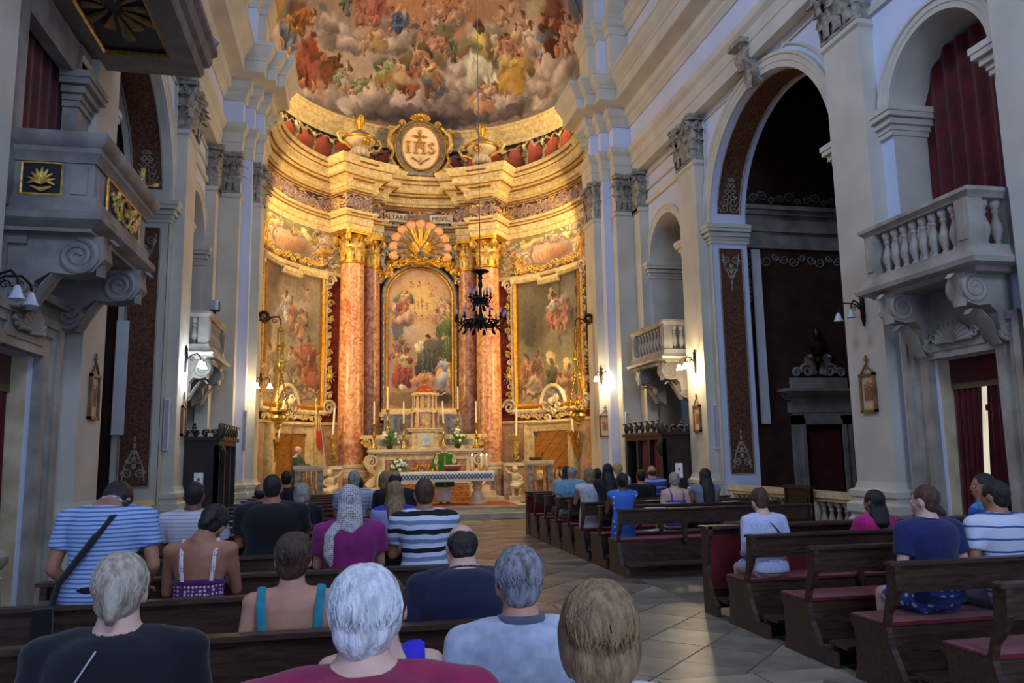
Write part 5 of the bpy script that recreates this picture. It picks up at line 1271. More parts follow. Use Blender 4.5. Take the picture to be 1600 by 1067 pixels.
for q in (-1, 1):
    sc = MB(); sc.tube([(q * 1.62, -.4, 1.4), (q * 1.78, -.4, 1.22), (q * 1.66, -.4, 1.0), (q * 1.5, -.4, .85), (q * 1.62, -.4, .66), (q * 1.75, -.4, .5)], [.1, .13, .1, .08, .1, .12], 8)
    sc.spiral((q * 1.63, -.46, 1.24), .2, 1.8, ((q, 0, 0), (0, 0, 1)), .055, seg=11); sc.spiral((q * 1.66, -.46, .62), .13, 1.5, ((q, 0, 0), (0, 0, -1)), .045, seg=10)
    sc.build('end_volute', M['creampale'], t, 60)
    MB().leaf((q * 1.68, -.44, .68), (-q * .2, 0, 1), (0, -1, 0), .16, .42, .3).build('gilt_acanthus', M['gold'], t, 60)
MB().b2(-1.7, 1.7, -.1, .6, 1.6, 1.68).b2(-1.62, 1.62, -.05, .6, 1.68, 1.93).b2(-1.98, 1.98, -.02, .62, 1.93, 2.0).b2(-1.94, 1.94, .0, .6, 2.0, 2.05).build('gradine', M['cream'], t)
pn = MB()
for q in (-1, 1): pn.b2(q * .5, q * 1.5, -.06, -.04, 1.72, 1.9)
pn.build('gradine_inlay', M['grism'], t)
for q in (-1, 1):
    w = MB().spiral((q * 1.78, -.0, 1.78), .14, 1.5, ((q, 0, 0), (0, 0, 1)), .05, seg=10); w.leaf((q * 1.66, 0, 1.65), (q * .6, 0, .8), (0, -1, 0), .2, .34, .4); w.build('gradine_volute', M['goldlt'], t, 60)
MB().b2(-1.24, 1.24, .35, .6, 2.05, 2.7).build('altar_back', M['grism'], t)
# tabernacle
tb = thing('tabernacle', 'tall rose and cream marble tabernacle with a small red dome on the high altar', 'tabernacle', (AX + .04, 24.62, FLZ + 1.6))
MB().box((0, 0, .29), (.82, .5, .5)).box((0, 0, .03), (.94, .58, .06)).box((0, 0, .56), (1.02, .62, .06)).box((0, 0, .62), (1.1, .68, .05)).build('tabernacle_foot', M['cream'], tb)
MB().box((0, -.26, .28), (.5, .04, .42)).build('foot_panel', M['creampale'], tb)
nb = MB().prism([(-.12, .1), (.12, .1), (.12, .36)] + [(.12 * cos(a), .36 + .12 * sin(a)) for a in [PI * i / 8 for i in range(1, 8)]] + [(-.12, .36)], -.30, -.27, axis='y'); nb.build('silver_door', mat('silver', srgb(216, 206, 180), srgb(180, 170, 140), 6, .3, metal=.6), tb)
MB().prism([(.46 * cos(a), .3 * sin(a)) for a in [2 * PI * (i + .5) / 8 for i in range(8)]], .64, 1.12).build('middle_storey', M['marble'], tb)
MB().prism(oval(.11, .18, 20), -.33, -.28, axis='y').xf(Matrix.Translation((0, 0, .88))).build('oval_panel', M['goldlt'], tb, 30)
cm = MB()
for x in (-.4, -.24, .24, .4): cm.lathe([(.04, .66), (.03, .7), (.028, 1.02), (.045, 1.08), (.045, 1.12)], (x, -.3 + (.1 if abs(x) > .3 else 0), 0), 8)
cm.build('colonnettes', M['creampale'], tb, 40)['kind'] = 'stuff'
MB().prism([(.52 * cos(a), .36 * sin(a)) for a in [2 * PI * (i + .5) / 8 for i in range(8)]], 1.12, 1.2).prism([(.44 * cos(a), .3 * sin(a)) for a in [2 * PI * (i + .5) / 8 for i in range(8)]], 1.2, 1.26).build('middle_cornice', M['cream'], tb)
MB().prism([(.33 * cos(a), .26 * sin(a)) for a in [2 * PI * (i + .5) / 8 for i in range(8)]], 1.26, 1.64).build('upper_storey', M['marble'], tb)
cm = MB()
for k in range(8):
    a = PI + PI * k / 7; cm.lathe([(.03, 1.27), (.022, 1.3), (.02, 1.58), (.035, 1.62)], (.36 * cos(a), .29 * sin(a), 0), 8)
cm.build('upper_colonnettes', M['creampale'], tb, 40)['kind'] = 'stuff'
MB().prism(oval(.06, .13, 16), -.3, -.25, axis='y').xf(Matrix.Translation((0, 0, 1.45))).build('upper_niche', M['gold'], tb, 30)
MB().lathe([(.42, 1.64), (.44, 1.68), (.4, 1.72), (.36, 1.74)], n=16, sy=.8).build('upper_cornice', M['cream'], tb, 40)
MB().lathe([(.3, 1.73), (.29, 1.8), (.24, 1.88), (.16, 1.94), (.08, 1.98), (0, 1.99)], n=16, sy=.85).build('red_dome', mat('red_marble', srgb(184, 74, 50), srgb(150, 56, 40), 5, .3), tb, 60)
MB().lathe([(.05, 1.98), (.03, 2.02), (.09, 2.08), (.1, 2.14), (.04, 2.2), (.02, 2.24)], n=12).box((0, 0, 2.34), (.03, .03, .24)).box((0, 0, 2.36), (.16, .03, .03)).build('cross_finial', M['gold'], tb, 40)

def candlestick(loc, hstick, hcandle, label, cat='candlestick', lean=0, lit=False, group='tall candlesticks on the high altar'):
    c = thing('candlestick', label, cat, loc, 0, group); h = hstick
    MB().lathe([(.11, 0), (.11, .03), (.09, .05), (.05, .2 * h), (.07, .24 * h), (.03, .3 * h), (.022, .42 * h), (.05, .48 * h), (.055, .54 * h), (.022, .6 * h), (.018, .84 * h), (.045, .9 * h), (.06, .95 * h), (.06, h)], n=14).build('stick', M['brass'], c, 40)
    for k in range(3):
        a = k * 2.1 - PI / 2
        MB().ball((.1 * cos(a), .1 * sin(a), .02), (.03, .03, .03), 8, 5).build('foot', M['brass'], c, 60)
    MB().cyl((0, 0, h - .01), (lean * hcandle, 0, h + hcandle), .024, 12, .021).build('candle', M['wax'], c, 40)
    if lit: MB().lathe([(0.0, 0), (.011, .015), (.012, .03), (.004, .06), (0, .07)], (0, 0, h + hcandle), 8).build('flame', M['flame'], c, 60)
    return c
ZM = FLZ + 1.6
for i, (x, lab, ln) in enumerate(((.73, 'leftmost tall brass candlestick on the high altar, in front of the left column', 0), (1.62, 'brass candlestick on the high altar just left of the tabernacle', 0), (2.84, 'brass candlestick on the high altar just right of the tabernacle, candle leaning', -.05), (3.86, 'rightmost brass candlestick on the high altar beside the right column', 0))):
    candlestick((x, 24.3, ZM), .78, .68, lab, lean=ln)
for x, lab in ((1.15, 'highest brass candlestick left of the altarpiece foot, standing on the upper ledge'), (3.35, 'highest brass candlestick right of the altarpiece foot, standing on the upper ledge')):
    candlestick((x, 24.72, FLZ + 2.05), .78, .72, lab)
def bouquet(loc, label, w, h, n, seed, vase=True, group='white flower arrangements'):
    b = thing('flower_arrangement', label, 'flowers', loc, 0, group); r = random.Random(seed)
    if vase: MB().lathe([(.06, 0), (.1, .06), (.11, .14), (.08, .2), (.09, .22)], n=12).build('vase', mat('dark_vase', srgb(40, 46, 34), None, 3, .3), b, 40)
    lf = MB(); fl_ = MB(); z0 = .18 if vase else .04
    for k in range(n * 2):
        a = r.uniform(0, 6.3); e = r.uniform(-.15, 1.3); d = Vector((cos(a) * cos(e) * w, sin(a) * cos(e) * w * .6, sin(e) * h)) * r.uniform(.6, 1.1)
        lf.leaf(tuple(Vector((0, 0, z0)) + d * .4), d + Vector((0, 0, .02)), (-d.y, d.x, .4), .05, d.length * .75, .3, nx=2, ny=4)
    for k in range(n):
        a = r.uniform(0, 6.3); e = r.uniform(.0, 1.45); d = Vector((cos(a) * cos(e) * w, sin(a) * cos(e) * w * .6, sin(e) * h)) * r.uniform(.72, 1.0)
        c = Vector((0, 0, z0)) + d
        fl_.ball(tuple(c), (.035, .035, .026), 7, 5)
        for q in range(5): fl_.ball(tuple(c + Vector((cos(q * 1.256) * .03, 0, sin(q * 1.256) * .03))), (.022, .014, .022), 6, 4)
    lf.build('foliage', M['leafg'], b, 60)['kind'] = 'stuff'; fl_.build('blossoms', M['petal'], b, 60)['kind'] = 'stuff'
bouquet((1.19, 24.22, ZM), 'white lilies in a dark vase on the left of the high altar', .3, .42, 16, 3)
bouquet((3.27, 24.22, ZM), 'white lilies in a dark vase on the right of the high altar', .28, .42, 16, 5)
# celebrant's table with its cloth
tt_ = thing('altar_table', 'stone altar table on baluster legs at the front of the chancel', 'table', (2.42, 22.5, FLZ))
MB().b2(-1.55, 1.55, -.38, .38, .84, .92).build('table_top', M['creampale'], tt_)
for q in (-1, 1):
    MB().lathe([(.26, 0), (.26, .06), (.22, .1), (.16, .3), (.1, .4), (.13, .44), (.15, .5), (.11, .56), (.16, .62), (.17, .72), (.2, .78), (.24, .84)], (q * 1.17, 0, 0), 20).build('leg', M['creampale'], tt_, 40)
ck = dots('altar_cloth_white', srgb(226, 228, 230), srgb(214, 218, 222), 40, .3)
cl = thing('altar_cloth', 'white altar cloth with a dark green diamond border hanging over the altar table', 'tablecloth', (2.42, 22.5, FLZ + .925))
v = []; f = []; n = 60
rows = [(.4, .012, 0), (-.39, .012, 0), (-.405, -.01, 0), (-.41, -.12, 1), (-.412, -.25, 1), (-.41, -.26, 1)]
for j, (y, z, q) in enumerate(rows):
    for i in range(n + 1):
        x = -1.6 + 3.2 * i / n; v.append((x, y - (abs(sin(x * 9)) * .012 if q else 0), z))
for j in range(len(rows) - 1):
    for i in range(n): f.append((j * (n + 1) + i, j * (n + 1) + i + 1, (j + 1) * (n + 1) + i + 1, (j + 1) * (n + 1) + i))
mb = MB().add(v, f)
for q in (-1, 1):
    w = []; 
    for j, z in enumerate((.012, -.1, -.3, -.5 if q > 0 else -.3)):
        for k in range(7): w.append((q * (1.6 + .01 * j + .015 * sin(k * 2 + j)), -.4 + .8 * k / 6 * (1 - .1 * j), z))
    mb.add(w, [(j * 7 + k, j * 7 + k + 1, j * 7 + 8 + k, j * 7 + 7 + k) for j in range(3) for k in range(6)])
mb.build('cloth', ck, cl, 40)
dg = MB(); DGR = mat('dark_green_embroidery', srgb(52, 66, 56), srgb(40, 52, 46), 8, .9)
for k in range(34):
    x = -1.55 + k * 3.1 / 34
    for a, b in (((0, 0), (.046, .07)), ((.046, .07), (.092, 0)), ((.092, 0), (.046, -.07)), ((.046, -.07), (0, 0))): dg.tube([(x + a[0], -.427, -.12 + a[1]), (x + b[0], -.427, -.12 + b[1])], .011, 4)
dg.build('diamond_border', DGR, cl)['kind'] = 'stuff'
for x, y, lab in ((3.42, 22.32, 'lit white candle on the altar table, first from the priest'), (3.70, 22.4, 'lit white candle on the altar table, middle one of three'), (3.86, 22.45, 'lit white candle at the right end of the altar table')):
    c = thing('table_candle', lab, 'candle', (x, y, FLZ + .94), 0, 'lit candles on the altar table')
    MB().lathe([(.06, 0), (.06, .015), (.03, .03), (.022, .08), (.045, .1), (.05, .12)], n=12).build('holder', M['brass'], c, 40)
    MB().cyl((0, 0, .11), (0, 0, .42), .027, 12).build('candle', M['wax'], c, 40)
    MB().lathe([(0, 0), (.015, .015), (.016, .03), (.005, .065), (0, .075)], (0, 0, .42), 8).build('flame', M['flame'], c, 60)
bouquet((1.38, 22.4, FLZ + .94), 'low bouquet of white and green flowers at the left end of the altar table', .26, .3, 34, 8, vase=False)
ch = thing('chalice', 'small brass chalice on the altar table before the priest', 'chalice', (2.42, 22.32, FLZ + .94))
MB().lathe([(.06, 0), (.05, .01), (.015, .04), (.02, .08), (.012, .1), (.04, .13), (.05, .2), (.048, .205)], n=14).build('cup', M['brass'], ch, 40)
ms = thing('missal', 'open red-bound missal leaning on its stand on the altar table', 'book', (2.86, 22.4, FLZ + .935))
rc_ = cloth('red_leather', (176, 66, 40))
MB().box((0, 0, .09), (.5, .3, .02), rx=-.5).build('book_cover', rc_, ms); MB().box((0, .012, .112), (.46, .27, .025), rx=-.5).build('pages', M['paper'], ms); MB().box((0, .08, .04), (.3, .12, .08)).build('book_stand', M['wood'], ms)
# carpets on the steps
cp = MB().b2(1.0, 4.6, 23.3, 23.62, FLZ - .01, FLZ + .02); 
for k, (y0, z0) in enumerate(((23.6, .14), (23.85, .3), (24.1, .46))): cp.b2(.9, 3.6, y0 - .01, y0 + .26, FLZ + z0 - .0, FLZ + z0 + .02); cp.b2(.9, 3.6, y0 - .015, y0 - .0, FLZ + z0 - .15, FLZ + z0 + .02)
tag(cp.build('patterned_carpet', M['rug']), 'brown and red patterned carpet spread over the altar steps', 'carpet')
tag(MB().b2(1.3, 4.6, 21.75, 23.2, FLZ, FLZ + .012).build('red_runner', mat('brick_red_carpet', srgb(168, 88, 48), srgb(140, 66, 38), 3, .9)), 'plain brick-red carpet under the altar table', 'carpet')
tag(MB().b2(4.9, 7.1, 22.4, 22.9, FLZ, FLZ + .012).build('red_runner', mat('red_carpet', srgb(150, 30, 24), srgb(120, 22, 20), 3, .9)), 'red carpet strip before the right marble lectern', 'carpet')
# marble lecterns
def balustrade_box(t, w, d, h, n):
    MB().b2(-w / 2, w / 2, -d / 2, d / 2, h - .1, h).b2(-w / 2 + .03, w / 2 - .03, -d / 2 + .03, d / 2 - .03, h - .15, h - .1).build('top_slab', M['creampale'], t)
    MB().b2(-w / 2 + .02, w / 2 - .02, -d / 2 + .02, d / 2 - .02, 0, .12).build('plinth', M['creampale'], t)
    for q in (-1, 1): MB().b2(q * (w / 2 - .04), q * (w / 2 - .2), -d / 2 + .05, d / 2 - .05, .12, h - .15).build('panel_post', M['grism'], t)
    for k in range(n):
        x = -w / 2 + .28 + (w - .56) * (k / (n - 1) if n > 1 else .5)
        MB().lathe([(.05, .12), (.035, .2), (.075, .4), (.07, .5), (.03, .68), (.05, .78), (.05, h - .15)], (x, -d / 2 + .1, 0), 10).build('baluster', M['marble2'], t, 40)
t = thing('marble_lectern', 'grey marble lectern at the left of the chancel before the man in dark green', 'lectern', (-1.06, 22.2, FLZ)); balustrade_box(t, .82, .5, 1.18, 3)
t = thing('marble_lectern', 'marble ambo with columns at the right of the chancel before the boarded recess', 'lectern', (5.6, 23.3, FLZ)); balustrade_box(t, .86, .5, 1.2, 2)
MB().box((-.1, 0, 1.23), (.34, .26, .05), rx=.3).build('book_rest', M['iron'], t)
MB().cyl((.12, .05, 1.2), (.1, -.1, 1.42), .008, 6).ball((.1, -.1, 1.42), .02, 8, 6).build('microphone', M['iron'], t)
# chair behind the ambo
t = thing('chancel_chair', 'dark bentwood chair with an oval back right of the marble ambo', 'chair', (6.2, 23.4, FLZ), .15)
cw = mat('chair_mahogany', srgb(96, 40, 22), srgb(66, 26, 16), 6, .4)
MB().lathe([(.2, .43), (.22, .44), (.22, .47), (.2, .48)], n=16).build('seat', cw, t, 40)
for x, y in ((-.16, -.15), (.16, -.15), (-.15, .16), (.15, .16)): MB().tube([(x, y, .43), (x * 1.15, y * 1.2, .2), (x * 1.3, y * 1.3, 0)], [.022, .016, .013], 7).build('leg', cw, t, 60)
MB().tube([(.18 * cos(a), -.17 - .04, .72 + .28 * sin(a)) for a in [2 * PI * i / 20 for i in range(21)]], .018, 6).tube([(-.1, -.2, .47), (-.13, -.21, .55)], .016, 6).tube([(.1, -.2, .47), (.13, -.21, .55)], .016, 6).build('backrest', cw, t, 60)
MB().tube([(0, -.2, .46), (0.03, -.21, .6), (-.02, -.21, .75), (0, -.21, .98)], [.03, .04, .03, .02], 6, .5).build('back_splat', cw, t, 60)
# banner on a pole
t = thing('banner', 'tall cream and red processional banner on a pole left of the rose column', 'flag', (-.92, 24.0, FLZ))
MB().cyl((-.02, 0, 0), (-.06, 0, 3.0), .022, 8).build('pole', M['goldlt'], t); MB().lathe([(.0, 0), (.04, .04), (.03, .1), (0, .16)], (-.06, 0, 3.0), 8).build('pole_finial', M['gold'], t, 60)
mb = MB(); v = []; n = 8
for j in range(13):
    z = 2.85 - 2.0 * j / 12; w = .05 + .3 * (j / 12) ** .8
    for i in range(n + 1): v.append((-.06 + w * i / n, .02 + .035 * sin(i * 2.1 + j * .3), z))
mb.add(v, [(j * (n + 1) + i, j * (n + 1) + i + 1, (j + 1) * (n + 1) + i + 1, (j + 1) * (n + 1) + i) for j in range(12) for i in range(n)])
mb.build('banner_cloth', cloth('banner_cream', (206, 176, 132)), t, 60)
mb = MB(); mb.add([(-.04, -.04, 2.1), (.08, -.06, 2.2), (.1, -.06, 1.6), (-.02, -.05, 1.7)], [(0, 1, 2, 3)]); mb.tube([(-.02, -.04, 2.2), (0.04, -.06, 1.9), (.06, -.05, 1.6)], [.03, .07, .02], 6, .4); mb.build('red_emblem', cloth('banner_red', (176, 40, 28)), t, 60)
MB().lathe([(.16, 0), (.16, .04), (.05, .08), (.03, .2)], n=12).build('banner_stand', M['iron'], t, 40)
# cherub statues carrying ledges
for s, x, y, lab in ((-1, -.55, 24.1, 'white stucco cherub statue with raised arm left of the high altar'), (1, 5.1, 24.3, 'white stucco cherub statue with raised arm below the wall candle right of the altar')):
    t = thing('cherub_statue', lab, 'statue', (x, y, FLZ)); 
    b = MB()
    b.box((0, 0, .06), (.44, .34, .12))
    b.tube([(-.08, 0, .1), (-.1, -.05, .3), (-.07, 0, .5)], [.05, .06, .08], 10); b.tube([(.1, .02, .1), (.12, -.03, .3), (.06, 0, .5)], [.05, .065, .08], 10)
    b.ball((0, 0, .5), (.15, .12, .14), 14, 10); b.ball((0, -.01, .68), (.14, .11, .16), 14, 10); b.ball((-s * .02, -.02, .93), (.09, .1, .105), 14, 10); b.ball((-s * .02, .02, .96), (.1, .1, .1), 14, 10)
    b.tube([(0, 0, .78), (0, 0, .88)], .05, 8); b.ball((-s * .02, -.12, .92), .02, 8, 6)
    b.tube([(-.1, 0, .78), (-.26, -.03, .84), (-.36, -.02, 1.0)], [.05, .04, .03], 8); b.tube([(.1, 0, .76), (.2, -.06, .64), (.1, -.12, .56)], [.05, .04, .03], 8)
    if s < 0: b.v = [(-x_, y_, z_) for x_, y_, z_ in b.v]
    b.tube([(-.2, -.08, .44), (0, -.14, .4), (.18, -.06, .5), (.22, .05, .62)], [.06, .08, .07, .03], 8)
    remesh(b, .014, M['creampale'], 'figure', t, 2)
    MB().b2(-.42, .42, -.18, .18, 1.0, 1.06).b2(-.38, .38, -.14, .14, 1.06, 1.1).xf(Matrix.Translation((-s * -.05, .25, .03))).build('ledge', M['creampale'], t)
    MB().b2(-.36, .36, .12, .4, .0, 1.03).build('pedestal_back', M['dado'], t)
# gilded wall candle brackets
for x, y, z, hc, ln, lab, dx, dy in ((-2.0, 23.3, 2.2, 1.15, .14, 'gilded cornucopia candle bracket nearest the left pier, its tall candle leaning', -.35, .25), (-.5, 24.6, 2.34, .86, .05, 'pale gilded candle bracket between the left doorway and the rose column', .05, .28),
                               (5.2, 24.6, 2.28, .92, .02, 'pale gilded candle bracket right of the right rose column', .0, .3), (6.62, 23.0, 2.34, .7, -.08, 'gilded cornucopia candle bracket nearest the right pier', .35, .3)):
    t = thing('candle_bracket', lab, 'candle holder', (x, y, z), 0, 'candle brackets on the apse wall')
    big = abs(dx) > .2
    b = MB(); b.lathe([(.0, -.22), (.06, -.2), (.09, -.1), (.12, -.04), (.16, 0), (.14, .02)], n=14)
    for k in range(9): b.leaf((.1 * cos(k * .7), .1 * sin(k * .7), -.1), (cos(k * .7) * .5, sin(k * .7) * .5, 1), (cos(k * .7), sin(k * .7), 0), .09, .17, .5)
    b.build('gilt_cup', M['gold'] if big else M['goldlt'], t, 60)
    b = MB().tube([(0, 0, -.18), (dx * .2, dy * .2, -.4), (dx * .5, dy * .5, -.62 - .1 * big), (dx * .9, dy * .9, -.6)] , [.09, .08, .06, .05], 9)
    b.spiral((dx * .8, dy * .8, -.62), .12, 1.6, ((1, 0, 0), (0, 0, -1)), .04, seg=10); b.leaf((dx * .3, dy * .3 - .06, -.55), (0, 0, 1), (0, -1, 0), .16, .3, .4)
    b.build('gilt_stem', M['gold'] if big else M['goldlt'], t, 60)
    MB().tube([(dx * .8, dy * .8, -.6), (dx, dy * 1.3, -.5)], .035, 6).build('wall_tie', M['goldlt'], t)
    MB().cyl((0, 0, -.02), (ln * hc, 0, hc), .034, 12, .03).build('candle', M['wax'], t, 40)
# hanging sanctuary lamps on scrolled iron arms
for s, x, y, z, xb, lab in ((-1, -1.84, 21.5, 5.3, -2.38, 'hanging gilded sanctuary lamp on a scrolled arm from the left apse pier'), (1, 6.38, 21.6, 5.42, 6.88, 'hanging gilded sanctuary lamp on a scrolled arm from the right apse pier')):
    t = thing('sanctuary_lamp', lab, 'lamp', (x, y, 0), 0, 'sanctuary lamps')
    d = xb - x
    arm = MB(); arm.tube([(d, 0, z + .08), (d * .75, 0, z - .02), (d * .45, 0, z + .14), (d * .1, 0, z + .16), (-d * .02, 0, z + .05), (0, 0, z - .06)], [.035, .03, .03, .025, .02, .018], 8)
    arm.spiral((d * .8, 0, z + .16), .15, 2.2, ((s, 0, 0), (0, 0, 1)), .035, seg=12); arm.spiral((d * .3, 0, z + .06), .07, 1.5, ((1, 0, 0), (0, 0, -1)), .015, seg=9)
    arm.build('scrolled_arm', M['bronze'], t, 60)
    top = MB().lathe([(.02, z - .1), (.09, z - .16), (.1, z - .2), (.05, z - .24), (.05, z - .26)], n=12)
    top.build('lantern_cap', M['brass'], t, 40); top = MB().lathe([(.1, z - 1.02), (.11, z - 1.06), (.05, z - 1.12), (.03, z - 1.2), (.1, z - 1.3), (.12, z - 1.36), (.04, z - 1.4)], n=12)
    top.build('lantern_cap', M['brass'], t, 40)
    for k in range(5):
        a = k * 1.256; MB().cyl((.08 * cos(a), .08 * sin(a), z - .2), (.08 * cos(a), .08 * sin(a), z - 1.05), .017, 6).build('lantern_rod', M['brass'], t)
    MB().lathe([(.05, z - .75), (.12, z - .68), (.05, z - .6)], n=10).build('lantern_knop', M['gold'], t, 40)
    zb = 2.95
    ring = MB()
    for k in range(3):
        a = k * 2.094 + .5; p0 = Vector((.06 * cos(a), .06 * sin(a), z - 1.36)); p1 = Vector((.27 * cos(a), .27 * sin(a), zb + .02)); cn = MB()
        m = 20
        for j in range(m):
            c0 = p0.lerp(p1, (j + .5) / m); u = (p1 - p0).normalized(); vv = Vector((-sin(a), cos(a), 0)) if j % 2 else Vector((cos(a), sin(a), .2)).normalized()
            cn.tube([tuple(c0 + u * (.055 * cos(q)) + vv * (.026 * sin(q))) for q in [2 * PI * i / 8 for i in range(9)]], .009, 4)
        cn.build('chain', M['brass'], t, 60)['kind'] = 'stuff'
    MB().lathe([(.24, zb + .02), (.25, zb - .02), (.14, zb - .06), (.22, zb - .14), (.24, zb - .2), (.14, zb - .3), (.05, zb - .36), (.08, zb - .42), (.04, zb - .48), (.0, zb - .52)], n=18).build('lamp_bowl', M['brass'], t, 40)
    MB().lathe([(.06, zb - .02), (.03, zb + .04), (.08, zb + .1), (.09, zb + .2), (.04, zb + .28)], n=12).build('oil_cup', M['brass'], t, 40)
    MB().lathe([(.045, zb + .24), (.05, zb + .3), (.03, zb + .38)], n=10).build('red_glass', mat('red_glass', srgb(190, 30, 20), None, 3, .2), t, 40)
    hd = MB()
    for k in range(3):
        a = k * 2.094 + .5; hd.spiral((.28 * cos(a), .28 * sin(a), zb - .02), .08, 1.4, ((cos(a), sin(a), 0), (0, 0, 1)), .022, seg=9)
    hd.build('bowl_handles', M['brass'], t, 60)
    MB().cyl((0, 0, zb - .5), (0, 0, zb - .72), .008, 5).lathe([(.01, 0), (.035, -.1), (.03, -.16), (0, -.17)], (0, 0, zb - .66), 8).build('tassel', M['goldlt'], t)
# chandelier on its long wire
t = thing('chandelier', 'black wrought-iron chandelier with pale candle bulbs hanging before the altar', 'chandelier', (2.33, 14.0, 0))
MB().cyl((0, 0, 5.1), (0, 0, 18.9), .008, 5).build('suspension_wire', mat('wire', srgb(120, 120, 124), None, 3, .4, metal=.5), t)
b = MB().lathe([(.0, 5.12), (.02, 5.1), (.16, 5.08), (.17, 5.06), (.05, 5.02), (.03, 4.98), (.05, 4.95), (.03, 4.9), (.045, 4.8), (.025, 4.74), (.03, 4.6), (.06, 4.55), (.04, 4.5), (.02, 4.44), (.03, 4.3), (.05, 4.22), (.09, 4.14), (.06, 4.08), (.03, 4.04), (.02, 3.98), (0, 3.96)], n=14)
b.build('central_stem', M['iron'], t, 50)
for tier, (n, R, z, rz_) in enumerate(((6, .19, 4.52, 0), (12, .46, 4.1, .2))):
    MB().tube([(R * .72 * cos(a), R * .72 * sin(a), z + .02) for a in [2 * PI * i / 24 for i in range(25)]], .014, 6).build('iron_ring', M['iron'], t, 60)
    for k in range(n):
        a = k * 2 * PI / n + rz_; d = Vector((cos(a), sin(a), 0))
        am = MB(); am.tube([tuple(d * q + Vector((0, 0, h))) for q, h in ((.03, z + .04), (R * .4, z - .05), (R * .8, z - .05), (R, z + .03), (R, z + .06))], [.014, .014, .014, .012, .012], 6)
        am.spiral(tuple(d * R * .55 + Vector((0, 0, z - .0))), .06, 1.3, (d, (0, 0, 1)), .011, seg=8, n=5); am.leaf(tuple(d * R * .75 + Vector((0, 0, z - .07))), d * .6 + Vector((0, 0, -.8)), d, .07, .12, .3)
        am.lathe([(.02, 0), (.045, .02), (.03, .03), (.018, .04), (.018, .1)], tuple(d * R + Vector((0, 0, z + .04))), 8)
        ar = am.build('candle_arm', M['iron'], t, 60)
        MB().lathe([(.014, .13), (.022, .16), (.02, .2), (.0, .25)], tuple(d * R + Vector((0, 0, z + .0))), 8).build('bulb', M['glass'], ar, 60)
    bb = MB()
    for k in range(n): a = k * 2 * PI / n; bb.tube([(R * .6 * cos(a), R * .6 * sin(a), z), (R * .66 * cos(a), R * .66 * sin(a), z - .12)], [.03, .008], 5)
    bb.build('hanging_drops', M['iron'], t, 60)['kind'] = 'stuff'

# ================================================================== NAVE FITTINGS
BALUSTER = MB().lathe([(.055, 0), (.055, .03), (.035, .06), (.04, .09), (.075, .2), (.07, .27), (.035, .38), (.03, .42), (.05, .45), (.035, .48), (.06, .53), (.07, .57), (.055, .6)], n=12).mesh('baluster', M['stone'], 40)
def console(mb, lf, x_wall, s, y, z, dep=.75, h=.85, w=.26):
    """scrolled bracket under a balcony; top at z"""
    pr = [(0, 0), (dep, 0), (dep * 1.0, -.1), (dep * 1.02, -.24), (dep * .92, -.38), (dep * .72, -.42), (dep * .5, -.4), (dep * .36, -.5), (dep * .34, -.7), (dep * .22, -h), (dep * .05, -h - .06), (0, -h - .06)]
    mb.prism([(x_wall - s * p, z + q) for p, q in pr], y - w / 2, y + w / 2, axis='y')
    for q in (-1, 1):
        mb.spiral((x_wall - s * dep * .76, y + q * w * .5, z - .2), .19, 2.2, ((-s, 0, 0), (0, 0, 1)), .035, a0=PI / 2, d=-1, seg=12)
        mb.spiral((x_wall - s * dep * .2, y + q * w * .5, z - h * .86), .12, 1.8, ((-s, 0, 0), (0, 0, -1)), .03, a0=0, d=1, seg=10)
    lf.leaf((x_wall - s * dep * .95, y, z - .42), (0, 0, 1), (-s, 0, 0), w * 1.1, .42, .35); lf.leaf((x_wall - s * dep * .3, y, z - h - .04), (-s * .5, 0, 1), (-s, 0, 0), w * 1.1, .5, .4)
